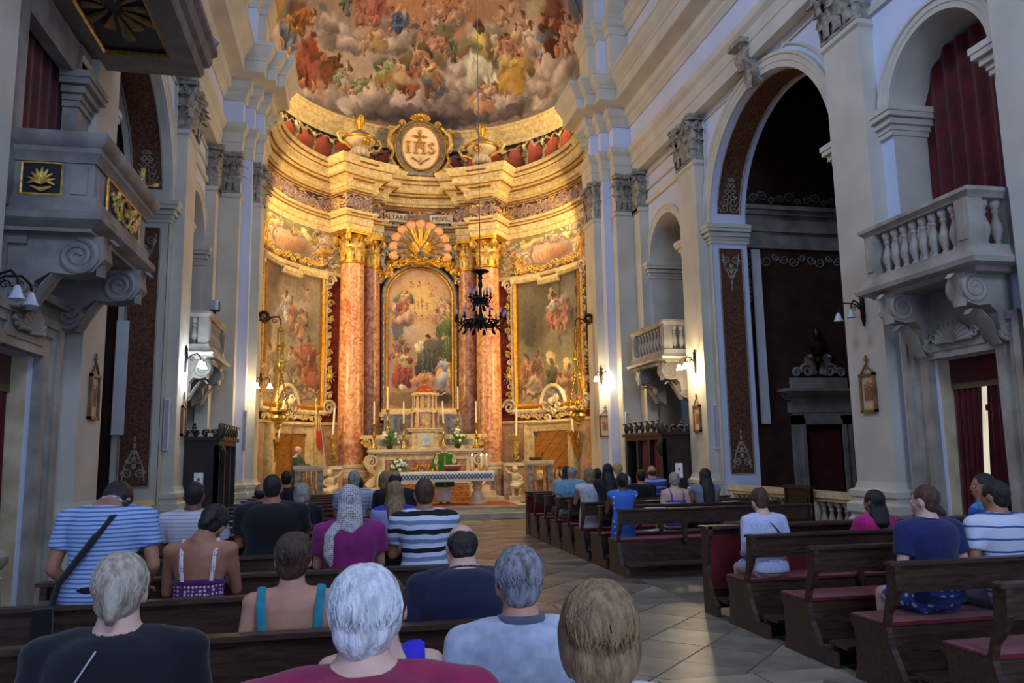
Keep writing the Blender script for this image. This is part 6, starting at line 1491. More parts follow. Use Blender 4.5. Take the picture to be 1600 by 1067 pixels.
for s, key, y0, y1, lab in ((1, 'near', 7.95, 9.95, 'stone balcony with balusters above the red-curtained side door on the right'), (1, 'far', 17.55, 19.75, 'small stone balcony above the dark confessional on the right wall'), (-1, 'far', 17.6, 19.8, 'small stone balcony above the dark confessional on the left wall')):
    xw = ax(s, 5.86); xf = ax(s, 5.15) if s > 0 else ax(s, 5.25); zt = 3.85
    t = thing('balcony', lab, 'balcony', (0, 0, 0), 0, 'stone gallery balconies')
    sl = MB()
    P = [(xw, y0), (xf, y0), (xf, y1), (xw, y1)]
    sl.sweep(P, [(-.6, zt - .02), (-.05, zt - .02), (.0, zt + .03), (.12, zt + .06), (.14, zt + .12), (.1, zt + .14), (.06, zt + .2), (.03, zt + .26), (.03, zt + .3), (-.6, zt + .3)], 1 if s > 0 else -1)
    sl.b2(min(xw, xf), max(xw, xf), y0, y1, zt + .02, zt + .28); sl.build('floor_slab', M['stone'], t, 30)
    MB().sweep([(xw, y0 + .06), (xf + s * .06, y0 + .06), (xf + s * .06, y1 - .06), (xw, y1 - .06)], [(-.1, zt + .9), (.06, zt + .9), (.08, zt + .94), (.12, zt + .97), (.12, zt + 1.02), (-.1, zt + 1.02), (-.1, zt + .9)], 1 if s > 0 else -1).build('hand_rail', M['stone'], t, 30)
    for py in (y0 + .12, (y1 - .12),):
        MB().box((xf + s * .1, py, zt + .6), (.22, .22, .6)).box((xf + s * .1, py, zt + .6), (.26, .13, .44)).build('corner_post', M['stone'], t)
        MB().box((xw - s * .08, py, zt + .6), (.16, .22, .6)).build('wall_post', M['stone'], t)
    n = 8
    for k in range(n): inst(BALUSTER, 'baluster', t, (xf + s * .1, y0 + .36 + (y1 - y0 - .72) * k / (n - 1), zt + .3))
    for k in range(2):
        for py in (y0 + .12, y1 - .12): inst(BALUSTER, 'baluster', t, (xf + s * (.3 + .18 * k), py, zt + .3))
    for py in (y0 + .34, y1 - .34):
        cn = MB(); lf = MB(); console(cn, lf, xw, s, py, zt, abs(xw - xf) + .0); o = cn.build('scroll_bracket', M['stone'], t, 35); lf.build('bracket_leaf', M['stone'], o, 60)

def draped(mb, x, y0, y1, z0, z1, folds, depth, s, lean0=0, lean1=0):
    """hanging curtain in the plane x = const with vertical folds"""
    n = folds * 6; v = []; k = 10
    for j in range(k + 1):
        q = j / k
        for i in range(n + 1):
            a = i / n; v.append((x - s * depth * (.5 + .5 * sin(a * folds * 2 * PI + .6 * sin(q * 3))) * (.5 + .5 * q), y0 + (y1 - y0) * a + (lean0 * (1 - a) + lean1 * a) * q, z1 + (z0 - z1) * q))
    return mb.add(v, [(j * (n + 1) + i, j * (n + 1) + i + 1, (j + 1) * (n + 1) + i + 1, (j + 1) * (n + 1) + i) for j in range(k) for i in range(n)])
# side doors with stone surrounds and red curtains
for s in (1, -1):
    B = BAY[s]; xw = ax(s, 5.85)
    o0, o1 = (8.39, 9.6) if s > 0 else (8.75, 9.95); zt = 2.92
    w = WALLS[s]; b0, b1 = B['R0'][1], B['R1'][0]
    MB().b2(xw, ax(s, 6.7), b0 - .05, o0, 0, 3.95).build('door_wall', M['wall'], w); MB().b2(xw, ax(s, 6.7), o1, b1 + .05, 0, 3.95).build('door_wall', M['wall'], w); MB().b2(xw, ax(s, 6.7), o0, o1, zt, 3.95).build('door_wall', M['wall'], w)
    d = struct('door_3' if s > 0 else 'door_4', 'side doorway of the nave')
    sr = MB()
    for (q, wd, pj) in ((0, .14, .12), (.14, .1, .09), (.24, .1, .13), (.34, .1, .17)):
        sr.b2(xw, xw - s * pj, o0 - q - wd, o0 - q, 0, zt + q + wd); sr.b2(xw, xw - s * pj, o1 + q, o1 + q + wd, 0, zt + q + wd); sr.b2(xw, xw - s * pj, o0 - q, o1 + q, zt + q, zt + q + wd)
    sr.build('stone_surround', M['stone'], d)
    ov = MB()
    ov.b2(xw, xw - s * .1, o0 - .1, o1 + .1, zt + .44, zt + .92); ov.b2(xw, xw - s * .14, o0 + .12, o1 - .12, zt + .1, zt + .5); ov.build('overdoor_panel', M['stone'], d)
    sh = MB(); cy = (o0 + o1) / 2; cz = zt + .18
    for k in range(11):
        a = PI * (k + .5) / 11; sh.tube([(xw - s * .16, cy, cz), (xw - s * .22, cy - cos(a) * .16, cz + sin(a) * .13), (xw - s * .18, cy - cos(a) * .32, cz + sin(a) * .27)], [.012, .03, .045], 6)
    for q in (-1, 1): sh.spiral((xw - s * .17, cy + q * .36, cz + .08), .08, 1.4, ((0, q, 0), (0, 0, 1)), .03, seg=9)
    sh.build('shell_carving', M['stone'], d, 60)['kind'] = 'stuff'
    rv = MB(); rv.b2(ax(s, 5.9), ax(s, 6.65), o0 - .01, o0 + .02, 0, zt); rv.b2(ax(s, 5.9), ax(s, 6.65), o1 - .02, o1 + .01, 0, zt); rv.build('door_reveal', M['creampale'], d)
    t = thing('door_curtain', 'dark red curtain pair in the right side doorway with bright daylight in the gap' if s > 0 else 'dark red curtain filling the left side doorway beneath the pulpit', 'curtain')
    xc = ax(s, 6.12)
    MB().b2(xc - s * .05, xc + s * .03, o0, o1, zt - .36, zt).build('pelmet', M['curtain'], t)
    MB().b2(xc - s * .055, xc - s * .05, o0, o1, zt - .42, zt - .34).build('pelmet_trim', mat('faded_gold_trim', srgb(120, 100, 66), None, 5, .8), t)
    mid = (o0 + o1) / 2 + .02
    if s > 0:
        draped(MB(), xc, mid + .04, o1, 0.03, zt - .3, 5, .1, s, .16, 0).build('curtain_panel', M['curtain'], t, 60); draped(MB(), xc, o0, mid - .05, 0.03, zt - .3, 5, .1, s, 0, .13).build('curtain_panel', M['curtain'], t, 60)
        MB().b2(xc + s * .01, xc + s * .03, mid - .06, mid + .06, 2.18, 2.26).build('curtain_tie', M['curtain'], t)
        DAYL = mat('daylight_glow', (1, 1, 1, 1), (.9, .95, 1, 1), 1, .9, emit=(.8, .9, 1, 1), estr=2.2)
        o = MB().b2(ax(s, 6.9), ax(s, 6.92), o0 - .3, o1 + .3, -.2, zt + .2).build('daylight_panel_1', DAYL); tag(o, 'daylight outside the side door', kind='structure')  # glowing panel added behind the curtains to stand for the daylight outside
    else:
        draped(MB(), xc, o0, mid, 0.03, zt - .3, 5, .1, s).build('curtain_panel', M['curtain'], t, 60); draped(MB(), xc, mid, o1, 0.03, zt - .3, 5, .1, s).build('curtain_panel', M['curtain'], t, 60)
    # curtain hanging in the gallery arch above
    t = thing('gallery_curtain', 'tall dark red curtain inside the gallery arch over the right balcony' if s > 0 else 'dark red curtain in the gallery opening behind the pulpit', 'curtain')
    byc = (b0 + b1) / 2
    draped(MB(), ax(s, 6.5 if s > 0 else 5.95), byc - .96, byc + .96, 3.96, 7.7, 7, .12 if s > 0 else .06, s).build('curtain_panel', M['curtain'], t, 60)

# ---- pulpit on the left wall
t = thing('pulpit', 'grey stone pulpit with blue relief panels projecting from the left wall on scrolled brackets', 'pulpit')
px, pw_, py0, py1 = -2.66, -3.6, 8.62, 10.72
P = [(pw_, py0), (px, py0), (px, py1), (pw_, py1)]
S1 = -1
MB().sweep(P, [(-.3, 4.05), (-.1, 4.05), (-.04, 4.08), (.08, 4.14), (.12, 4.17), (.12, 4.24), (.08, 4.26), (.04, 4.34), (.02, 4.36), (-.3, 4.36)], S1).b2(pw_, px, py0, py1, 4.06, 4.3).build('floor_slab', M['darkstone'], t, 30)
MB().sweep(P, [(-.1, 4.3), (0, 4.3), (0, 4.82), (-.1, 4.82), (-.1, 4.3)], S1).build('parapet', M['darkstone'], t)
MB().sweep(P, [(-.14, 4.8), (.02, 4.8), (.04, 4.86), (.07, 4.9), (.07, 4.95), (.11, 4.98), (.14, 5.04), (.14, 5.1), (-.14, 5.1), (-.14, 4.8)], S1).build('hand_rail', M['darkstone'], t, 30)
MB().sweep(P, [(-.05, 4.3), (.04, 4.3), (.05, 4.4), (.02, 4.44), (-.05, 4.44)], S1).build('foot_moulding', M['darkstone'], t)
fp = MB().b2(-3.34, -2.96, py0 - .02, py0, 4.44, 4.78).build('blue_panel', M['navy'], t)
MB().tube([(-3.34, py0 - .025, 4.44), (-3.34, py0 - .025, 4.78), (-2.96, py0 - .025, 4.78), (-2.96, py0 - .025, 4.44), (-3.34, py0 - .025, 4.44)], .016, 5).build('gilt_edge', M['goldlt'], fp)
em = MB()
for k in range(9):
    a = -.2 + 3.5 * k / 8; em.tube([(-3.15, py0 - .04, 4.55), (-3.15 + cos(a) * .06, py0 - .06, 4.56 + abs(sin(a)) * .08), (-3.15 + cos(a) * .13, py0 - .04, 4.57 + sin(a) * .15)], [.012, .022, .008], 6)
em.tube([(-3.25, py0 - .04, 4.52), (-3.15, py0 - .05, 4.48), (-3.05, py0 - .04, 4.52)], [.01, .025, .01], 6); em.build('gilt_palmette', M['goldlt'], fp, 60)
for x0, x1 in ((-3.56, -3.44), (-2.88, -2.72)):
    MB().b2(x0, x1, py0 - .02, py0, 4.46, 4.76).build('raised_panel', M['darkstone'], t)
sp_ = MB().b2(px, px + .02, py0 + .38, py1 - .38, 4.4, 4.78).build('blue_panel', M['blue'], t)
MB().tube([(px + .025, py0 + .38, 4.4), (px + .025, py0 + .38, 4.78), (px + .025, py1 - .38, 4.78), (px + .025, py1 - .38, 4.4), (px + .025, py0 + .38, 4.4)], .018, 5).build('gilt_edge', M['gold'], sp_)
em = MB(); yc_ = (py0 + py1) / 2
em.tube([(px + .04, yc_ + .2 * cos(a), 4.59 + .15 * sin(a)) for a in [2 * PI * i / 16 for i in range(17)]], .022, 6)
for q in (-1, 1):
    for (dy, z, R) in ((.3, 4.64, .09), (.4, 4.52, .08), (.26, 4.46, .06), (.5, 4.62, .06)): em.spiral((px + .04, yc_ + q * dy, z), R, 1.4, ((0, q, 0), (0, 0, 1)), .02, seg=9, n=5)
    em.ball((px + .05, yc_ + q * .34, 4.7), (.03, .05, .05), 8, 6)
em.lathe([(.05, 0), (.03, .02), (.03, .06), (.06, .1)], (px + .05, yc_, 4.53), 8)
em.build('gilt_coat_of_arms', M['goldlt'], sp_, 60)['kind'] = 'stuff'
for y0_, y1_ in ((py0 + .1, py0 + .28), (py1 - .28, py1 - .1)): MB().b2(px, px + .02, y0_, y1_, 4.44, 4.76).build('raised_panel', M['darkstone'], t)
for py in (py0 + .3, py1 - .3):
    cn = MB(); lf = MB(); console(cn, lf, pw_ + .02, -1, py, 4.06, 1.0, .75, .3)
    cn.spiral((pw_ + .78, py - .16, 3.84), .2, 2.2, ((1, 0, 0), (0, 0, 1)), .04, a0=PI / 2, d=-1); cn.spiral((pw_ + .25, py - .16, 3.5), .13, 1.8, ((1, 0, 0), (0, 0, -1)), .035)
    o = cn.build('scroll_bracket', M['darkstone'], t, 35); lf.build('bracket_leaf', M['darkstone'], o, 60)
mb = MB()
for (z0, z1, p) in ((3.3, 3.5, .16), (3.5, 3.6, .26), (3.6, 3.95, .12), (3.95, 4.05, .3)): mb.b2(pw_, pw_ + p, py0 + .1, py1 - .1, z0, z1)
mb.build('wall_corbel', M['darkstone'], t)
# framework behind the pulpit that carries the sounding board
MB().b2(-3.6, -3.42, 8.4, 8.72, 4.3, 7.0).b2(-3.6, -3.42, 10.3, 10.7, 4.3, 7.0).b2(-3.6, -3.44, 8.4, 10.7, 6.55, 7.0).build('back_frame', M['darkstone'], t)
mb = MB(); impost(mb, -1, 5.67, 5.85, 10.3, 10.7, 6.5, .36); mb.build('frame_capital', M['darkstone'], t)['kind'] = 'stuff'
c = thing('sounding_board', 'carved wooden sounding board over the pulpit with golden rays on a dark blue coffer', 'canopy')
cx0, cx1, cy0, cy1, cz = -3.6, -2.12, 7.9, 11.1, 7.05
CW = mat('canopy_grey_wood', srgb(120, 116, 112), srgb(92, 88, 84), 4, .6)
mb = MB()
mb.b2(cx0, cx1, cy0, cy0 + .5, cz, cz + .1).b2(cx0, cx1, cy1 - .5, cy1, cz, cz + .1).b2(cx0, cx0 + .35, cy0 + .5, cy1 - .5, cz, cz + .1).b2(cx1 - .3, cx1, cy0 + .5, cy1 - .5, cz, cz + .1)
mb.build('soffit_frame', CW, c)
MB().sweep([(cx0, cy0), (cx1, cy0), (cx1, cy1), (cx0, cy1)], [(-.1, cz + .05), (0, cz), (.03, cz + .06), (.03, cz + .16), (.09, cz + .2), (.12, cz + .28), (.12, cz + .36), (.18, cz + .42), (.18, cz + .5), (-.1, cz + .56)], -1).b2(cx0, cx1, cy0, cy1, cz + .4, cz + .54).build('board_cornice', CW, c, 30)
MB().b2(cx0 + .33, cx1 - .28, cy0 + .48, cy1 - .48, cz + .06, cz + .1).build('blue_coffer', M['navy'], c)
xa, xb, ya, yb = cx0 + .36, cx1 - .31, cy0 + .51, cy1 - .51
MB().tube([(xa, ya, cz + .03), (xb, ya, cz + .03), (xb, yb, cz + .03), (xa, yb, cz + .03), (xa, ya, cz + .03)], .03, 5).build('gilt_edge', M['gold'], c)
ry = MB(); xc, yc_ = (xa + xb) / 2, (ya + yb) / 2
for k in range(12):
    a = k * PI / 6; L = (.46 if k % 2 else .34) ; dx, dy = cos(a), sin(a) * 1.6
    p = [(xc + dx * .1, yc_ + dy * .1), (xc + dx * L - dy * .05, yc_ + dy * L + dx * .05), (xc + dx * L * 1.06, yc_ + dy * L * 1.06), (xc + dx * L + dy * .05, yc_ + dy * L - dx * .05)]
    ry.prism(p, cz + .02, cz + .06)
ry.build('gilt_rays', mat('dull_gilding', srgb(150, 112, 52), srgb(96, 70, 34), 9, .6), c)['kind'] = 'stuff'
MB().tube([(cx1 + .1, cy1 + .1, cz + .5), (cx1 + .16, cy1 + .14, cz + .62), (cx1 + .1, cy1 + .12, cz + .7)], [.05, .04, .02], 6).build('corner_finial', CW, c, 60)
# crucifix standing by the pulpit
t = thing('crucifix', 'small golden crucifix on a staff rising beyond the pulpit rail', 'crucifix', (-2.78, 10.95, 4.35))
MB().cyl((0, 0, 0), (0, 0, .5), .012, 8).build('staff', M['wood'], t)
MB().box((0, 0, .86), (.045, .03, .8)).box((0, 0, 1.04), (.4, .03, .045)).build('cross', M['goldlt'], t)
MB().ball((0, -.03, 1.1), (.03, .03, .04), 8, 6).tube([(0, -.03, 1.06), (0.01, -.03, .9), (0, -.03, .64)], [.035, .03, .015], 7).tube([(-.17, -.03, 1.07), (0, -.03, 1.02), (.17, -.03, 1.07)], [.012, .018, .012], 6).build('corpus', M['brass'], t, 60)

# ---- sconces
def sconce(loc, d, label, lit=None, power=0, col=None):
    """iron wall lamp; d = direction away from the wall"""
    t = thing('wall_sconce', label, 'wall lamp', loc, 0, 'wrought-iron wall lamps'); d = Vector(d); sd = Vector((-d.y, d.x, 0))
    MB().tube([tuple(d * .02 + Vector((0, 0, z))) for z in (-.26, -.1, .1, .3)], [.015, .04, .045, .012], 7).spiral(tuple(d * .04 + Vector((0, 0, .2))), .05, 1.4, (sd, (0, 0, 1)), .012, seg=8).build('back_plate', M['iron'], t, 60)
    for q in (-1, 1):
        a = MB().tube([tuple(d * u + sd * (q * w) + Vector((0, 0, z))) for u, w, z in ((.03, 0, .0), (.14, .05, .1), (.26, .12, .12), (.33, .16, .04), (.34, .165, -.02))], .013, 6)
        a.spiral(tuple(d * .14 + sd * (q * .06) + Vector((0, 0, .02))), .05, 1.3, (d, (0, 0, 1)), .009, seg=8, n=5); ar = a.build('lamp_arm', M['iron'], t, 60)
        c = tuple(d * .34 + sd * (q * .165) + Vector((0, 0, -.06)))
        MB().lathe([(.02, .03), (.035, .0), (.05, -.05), (.075, -.1), (.07, -.1), (.04, -.04), (.015, .01)], c, 12).build('glass_shade', M['glass'] if not lit else M[lit], ar, 40)
    if lit:
        p = Vector(loc) + d * .34
        light('sconce_light', 'POINT', tuple(d * .36 + Vector((0, 0, -.14))), None, power, col, .08, parent=t)
sconce((ax(1, 5.6), 10.7, 3.85), (-1, 0, 0), 'unlit wrought-iron wall lamp on the right pilaster beside the balcony')
sconce((ax(1, 5.6), 16.85, 3.75), (-1, 0, 0), 'glowing warm wall lamp on the far right pilaster under the small balcony', 'bulb_y', 55, (1, .75, .42))
sconce((ax(-1, 5.6), 17.1, 3.75), (1, 0, 0), 'glowing cool-white wall lamp on the far left pilaster', 'bulb_w', 40, (.7, .85, 1))
sconce((6.97, 21.18, 3.85), (-.25, -.97, 0), 'glowing warm wall lamp on the right apse pier', 'bulb_y', 40, (1, .72, .36))
sconce((-2.28, 21.18, 3.65), (.3, -.95, 0), 'glowing warm wall lamp on the left apse pier', 'bulb_y', 26, (1, .72, .36))
sconce((ax(-1, 5.6), 8.0, 3.35), (1, 0, 0), 'unlit wrought-iron wall lamp at the left edge beneath the pulpit')
# ---- stations of the cross and speakers
def station(loc, rz, label, col=(150, 92, 50)):
    t = thing('framed_station', label, 'picture', loc, rz, 'stations of the cross')
    fr = MB()
    for x0, x1, z0, z1 in ((-.18, .18, .26, .3), (-.18, .18, -.3, -.26), (-.18, -.14, -.3, .3), (.14, .18, -.3, .3)): fr.b2(x0, x1, -.05, 0, z0, z1)
    fr.build('frame', mat('gilt_brown_frame', srgb(140, 96, 48), srgb(90, 58, 30), 8, .5), t)
    MB().b2(-.14, .14, -.02, -.005, -.26, .26).build('print_ground', mat('cream_print', srgb(214, 186, 150), srgb(196, 164, 126), 12, .7), t)
    fg = MB(); r = random.Random(int(loc[1] * 10))
    for k in range(5):
        x = -.08 + k * .04; h = r.uniform(.1, .16); fg.b2(x - .016, x + .016, -.024, -.02, -.12, h - .03); fg.prism([(x + .018 * cos(a), h + .018 * sin(a)) for a in [k2 * .785 for k2 in range(8)]], -.024, -.02, axis='y')
    fg.build('print_figures', cloth('print_sepia', col), t)['kind'] = 'stuff'
    MB().tube([(-.16, -.02, .3), (-.08, -.03, .36), (0, -.03, .44), (.08, -.03, .36), (.16, -.02, .3)], [.015, .015, .02, .015, .015], 6).b2(-.012, .012, -.035, -.015, .42, .58).b2(-.045, .045, -.035, -.015, .5, .525).build('cross_finial', mat('gilt_brown_frame', srgb(140, 96, 48)), t)
station((ax(1, 5.6), 10.72, 2.55), -PI / 2, 'framed station of the cross on the right pilaster left of the red-curtained door')
station((ax(1, 5.6), 16.87, 2.45), -PI / 2, 'framed station of the cross on the far right pilaster below the lit lamp')
station((ax(-1, 5.6), 11.3, 2.55), PI / 2, 'framed station of the cross on the left pilaster beneath the pulpit')
station((ax(-1, 5.6), 17.1, 2.5), PI / 2, 'framed station of the cross on the far left pilaster below the white lamp')
station((7.05, 21.19, 2.45), 0, 'small framed station of the cross on the right apse pier')
for x, y, z, lab in ((8.0, 11.25, 2.2, 'slim white column loudspeaker beside the right chapel arch'), (8.02, 16.42, 2.25, 'slim white column loudspeaker on the far right pilaster edge'), (-3.5, 16.44, 2.4, 'slim white column loudspeaker on the far left pilaster edge'),
                     (7.42, 20.46, 2.3, 'slim white column loudspeaker on the right apse pier'), (-2.55, 20.46, 2.4, 'slim white column loudspeaker on the left apse pier')):
    t = thing('column_speaker', lab, 'speaker', (x, y, z), 0, 'white column loudspeakers')
    MB().box((0, -.03, 0), (.1, .08, 1.0)).build('cabinet', M['white'], t); MB().box((0, -.075, 0), (.07, .01, .94)).build('grille', mat('speaker_grille', srgb(176, 180, 188), srgb(150, 154, 162), 60, .7), t)
# ---- confessionals
for s, lab in ((1, 'black carved wooden confessional under the far right balcony'), (-1, 'black carved wooden confessional under the far left balcony')):
    y0, y1 = (17.4, 19.9) ; xw = ax(s, 5.86); xf = xw - s * .95; h = 2.0
    t = thing('confessional', lab, 'confessional')
    MB().b2(xw, xf, y0, y0 + .06, 0, h).build('side_panel', M['blackwood'], t); MB().b2(xw, xf, y1 - .06, y1, 0, h).build('side_panel', M['blackwood'], t)
    sp2 = MB(); 
    for x0, x1, z0, z1 in ((.12, .83, .2, .9), (.12, .83, 1.0, 1.8)): sp2.b2(xw - s * x0, xw - s * x1, y0 - .015, y0, z0, z1)
    sp2.build('raised_panel', M['blackwood'], t)
    MB().b2(xw, xf, y0, y1, h, h + .1).b2(xw, xf - s * .06, y0 - .06, y1 + .06, h + .1, h + .18).build('cornice', M['blackwood'], t)
    for yy_ in (y0 + .06, y0 + .85, y1 - .85, y1 - .06): MB().b2(xf, xf + s * .1, yy_ - .06, yy_ + .06, 0, h).build('front_post', M['blackwood'], t)
    draped(MB(), xf + s * .12, y0 + .9, y1 - .9, .1, h, 4, .05, s).build('curtain', M['curtain'], t, 60)
    draped(MB(), xf + s * .12, y0 + .12, y0 + .8, .9, h, 3, .05, s).build('curtain', M['curtain'], t, 60)
    cr = MB()
    for k in range(7):
        yy_ = y0 + .1 + (y1 - y0 - .2) * k / 6
        cr.spiral((xf, yy_, h + .28), .12, 1.5, ((0, 1 if k % 2 else -1, 0), (0, 0, 1)), .035, seg=9); cr.leaf((xf, yy_, h + .18), (0, 0, 1), (-s, 0, 0), .16, .28, .3)
    for k in range(5):
        x = xw - s * (.1 + .19 * k); cr.spiral((x, y0 - .02, h + .26), .08, 1.4, ((1 if k % 2 else -1, 0, 0), (0, 0, 1)), .03, seg=8); cr.ball((x, y0, h + .22), .05, 7, 5)
    for k in range(3): cr.ball((xw - s * .45, y0 - .02, h + .3 + .07 * k), .06 - .012 * k, 8, 6)
    cr.tube([(xf, y0, h + .16), (xf - s * .06, y0, h + .32), (xf, y0, h + .46)], [.09, .1, .03], 7); cr.tube([(xf - s * .02, y0, h), (xf - s * .1, y0, h - .2), (xf - s * .02, y0, h - .4)], [.06, .07, .02], 7)
    cr.build('carved_cresting', M['blackwood'], t, 60)['kind'] = 'stuff'
    n_ = thing('notice_sheet', 'white notice sheet on the side of the %s confessional' % ('right' if s > 0 else 'left'), 'notice')
    MB().b2(xw - s * .48, xw - s * .66, y0 - .03, y0 - .022, 1.1, 1.44).build('sheet', M['paper'], n_); MB().box((xw - s * .57, y0 - .034, 1.3), (.05, .004, .06)).box((xw - s * .57, y0 - .034, 1.2), (.09, .004, .008)).build('printed_mark', mat('print_blue', srgb(90, 110, 140), None, 3, .8), n_)
# ---- communion rails of the chapels
for s, y0, y1, lab in ((1, 11.35, 16.2, 'pale marble balustrade closing the right side chapel'), (-1, 11.9, 16.3, 'pale marble balustrade closing the left side chapel')):
    t = thing('chapel_balustrade', lab, 'balustrade'); x = ax(s, 6.0)
    MB().b2(x - .13, x + .13, y0, y1, .86, .97).b2(x - .1, x + .1, y0, y1, .8, .86).build('hand_rail', M['creampale'], t); MB().b2(x - .13, x + .13, y0, y1, 0, .2).build('plinth', M['creampale'], t)
    for k in range(4):
        yy_ = y0 + .12 + (y1 - y0 - .24) * k / 3; MB().box((x, yy_, .5), (.2, .2, .6)).build('post', M['creampale'], t)
    n = 20
    for k in range(n):
        yy_ = y0 + .3 + (y1 - y0 - .6) * k / (n - 1); inst(BALUSTER, 'baluster', t, (x, yy_, .2))
# carved stone pedestal at the left edge, below the pulpit
t = thing('stone_pedestal', 'low grey stone pedestal at the left edge in front of the curtained doorway', 'pedestal', (-3.12, 7.75, 0))
MB().lathe([(.2, 0), (.2, .7), (.16, .74), (.18, .8)], n=4, a0=PI / 4, a1=PI / 4 + 2 * PI).build('block', M['stone'], t); MB().lathe([(.17, .78), (.22, .84), (.22, .9), (.15, .96), (.06, .98), (.07, 1.04), (.03, 1.1), (0, 1.11)], n=20).build('moulded_cap', M['stone'], t, 40)
# spotlight on the far left balcony
t = thing('spotlight', 'small black floodlight clamped on the far left balcony rail', 'spotlight', (ax(-1, 5.2), 18.0, 4.95))
MB().box((0, 0, .1), (.2, .14, .22), rx=.3).build('housing', M['iron'], t); MB().box((0, 0, -.02), (.06, .06, .08)).build('clamp', M['iron'], t); MB().box((.0, -.1, .12), (.18, .02, .2), rx=.3).build('barn_door', mat('pale_metal', srgb(170, 176, 186), None, 3, .4), t)

# ================================================================== PEWS
def pew_proto(L, name, label, seatpad=True):
    """one pew, length L along x from x = 0; local y = 0 under the top of the back, +y towards the altar"""
    t = thing(name, label, 'pew')
    MB().box((L / 2, .01, .79), (L - .06, .03, .2), rx=.08).build('back_board', M['wood'], t)
    MB().box((L / 2, -.01, .895), (L + .06, .09, .025)).build('top_rail', M['wood'], t)
    MB().b2(.04, L - .04, .12, .5, .42, .45).build('seat', M['wood'], t)
    MB().b2(.0, L, .1, .5, .45, .475).build('seat_cushion', M['redcloth'], t)
    MB().b2(.04, L - .04, .1, .13, .1, .42).build('seat_riser', M['wood'], t)
    ep = [(-.02, .91), (-.05, .88), (-.045, .72), (.0, .62), (.07, .54), (.1, .44), (.06, .3), (-.0, .2), (-.04, .12), (-.22, .12), (-.24, .09), (-.24, 0), (.5, 0), (.47, .1), (.47, .36), (.52, .42), (.52, .46), (.14, .46), (.1, .58), (.06, .7), (.05, .88), (.04, .91)]
    for x in (0, L - .045): MB().prism(ep, x, x + .045, axis='x').build('end_panel', M['wood'], t)
    MB().b2(.04, L - .04, -.36, -.12, .16, .19).build('kneeler', M['wood'], t)
    MB().b2(.04, L - .04, -.16, -.13, 0, .16).build('kneeler_riser', M['wood'], t)
    for k in range(1, 3): MB().box((L * k / 3, .03, .6), (.05, .05, .36)).build('back_post', M['wood'], t)
    return t
def front_proto(L, label):
    t = thing('prayer_desk', label, 'pew front')
    MB().box((L / 2, 0, .895), (L + .06, .2, .03)).build('book_ledge', M['wood'], t)
    MB().b2(.04, L - .04, .02, .05, .05, .88).build('front_board', M['wood'], t)
    MB().b2(.05, L - .05, -.01, .02, .25, .8).build('red_lining', M['redcloth'], t)
    ep = [(-.1, .91), (-.1, .82), (-.04, .68), (.0, .5), (-.02, .35), (-.08, .2), (-.2, .12), (-.2, 0), (.1, 0), (.1, .91)]
    for x in (0, L - .045): MB().prism(ep, x, x + .045, axis='x').build('end_panel', M['wood'], t)
    MB().b2(.04, L - .04, -.36, -.12, .16, .19).build('kneeler', M['wood'], t)
    return t
LX0, LX1 = -2.0, .82
RX0, RX1a, RX1b = 3.74, 6.75, 7.3
LROWS = [1.75, 2.75, 3.93, 5.0, 5.95, 7.0, 7.97, 8.95, 9.95, 10.95, 11.95, 12.95, 13.95, 14.95, 15.95, 16.9]
ordn = ['first', 'second', 'third', 'fourth', 'fifth', 'sixth', 'seventh', 'eighth', 'ninth', 'tenth', 'eleventh', 'twelfth', 'thirteenth', 'fourteenth', 'fifteenth', 'sixteenth']
pl = pew_proto(LX1 - LX0, 'church_pew', 'x')
for i, y in enumerate(LROWS):
    o = pl if i == 0 else copy_tree(pl); o.location = (LX0, y, 0); o['group'] = 'dark pews left of the aisle'
    o['label'] = 'dark wooden pew left of the aisle, %s row counted from the camera' % ordn[i]
pd_ = front_proto(LX1 - LX0, 'dark wooden kneeling desk in front of the left pews near the altar'); pd_.location = (LX0, 17.9, 0)
RA = [10.79, 11.68, 12.6, 13.4, 14.25, 15.1, 15.95]
pr_ = pew_proto(RX1a - RX0, 'church_pew', 'x')
for i, y in enumerate(RA):
    o = pr_ if i == 0 else copy_tree(pr_); o.location = (RX0, y, 0); o['group'] = 'dark pews in the front right block'
    o['label'] = 'dark pew in the front right block, %s back from the altar' % ordn[len(RA) - 1 - i]
pd_ = front_proto(RX1a - RX0, 'red-lined wooden prayer desk heading the front right pew block'); pd_.location = (RX0, 16.75, 0)
RBr = [4.09, 5.04, 6.03, 7.06]
prb = pew_proto(RX1b - RX0, 'church_pew', 'x')
for i, y in enumerate(RBr):
    o = prb if i == 0 else copy_tree(prb); o.location = (RX0, y, 0); o['group'] = 'dark pews in the near right block'
    o['label'] = ['nearest right-hand pew with its red cushion cut by the picture edge', 'right-hand pew behind the man in the navy T-shirt', 'right-hand pew directly before the man in the navy T-shirt', 'right-hand pew behind the woman in white lace'][i]
pd_ = front_proto(RX1b - RX0, 'red-lined wooden prayer desk heading the near right pew block'); pd_.location = (RX0, 8.02, 0)
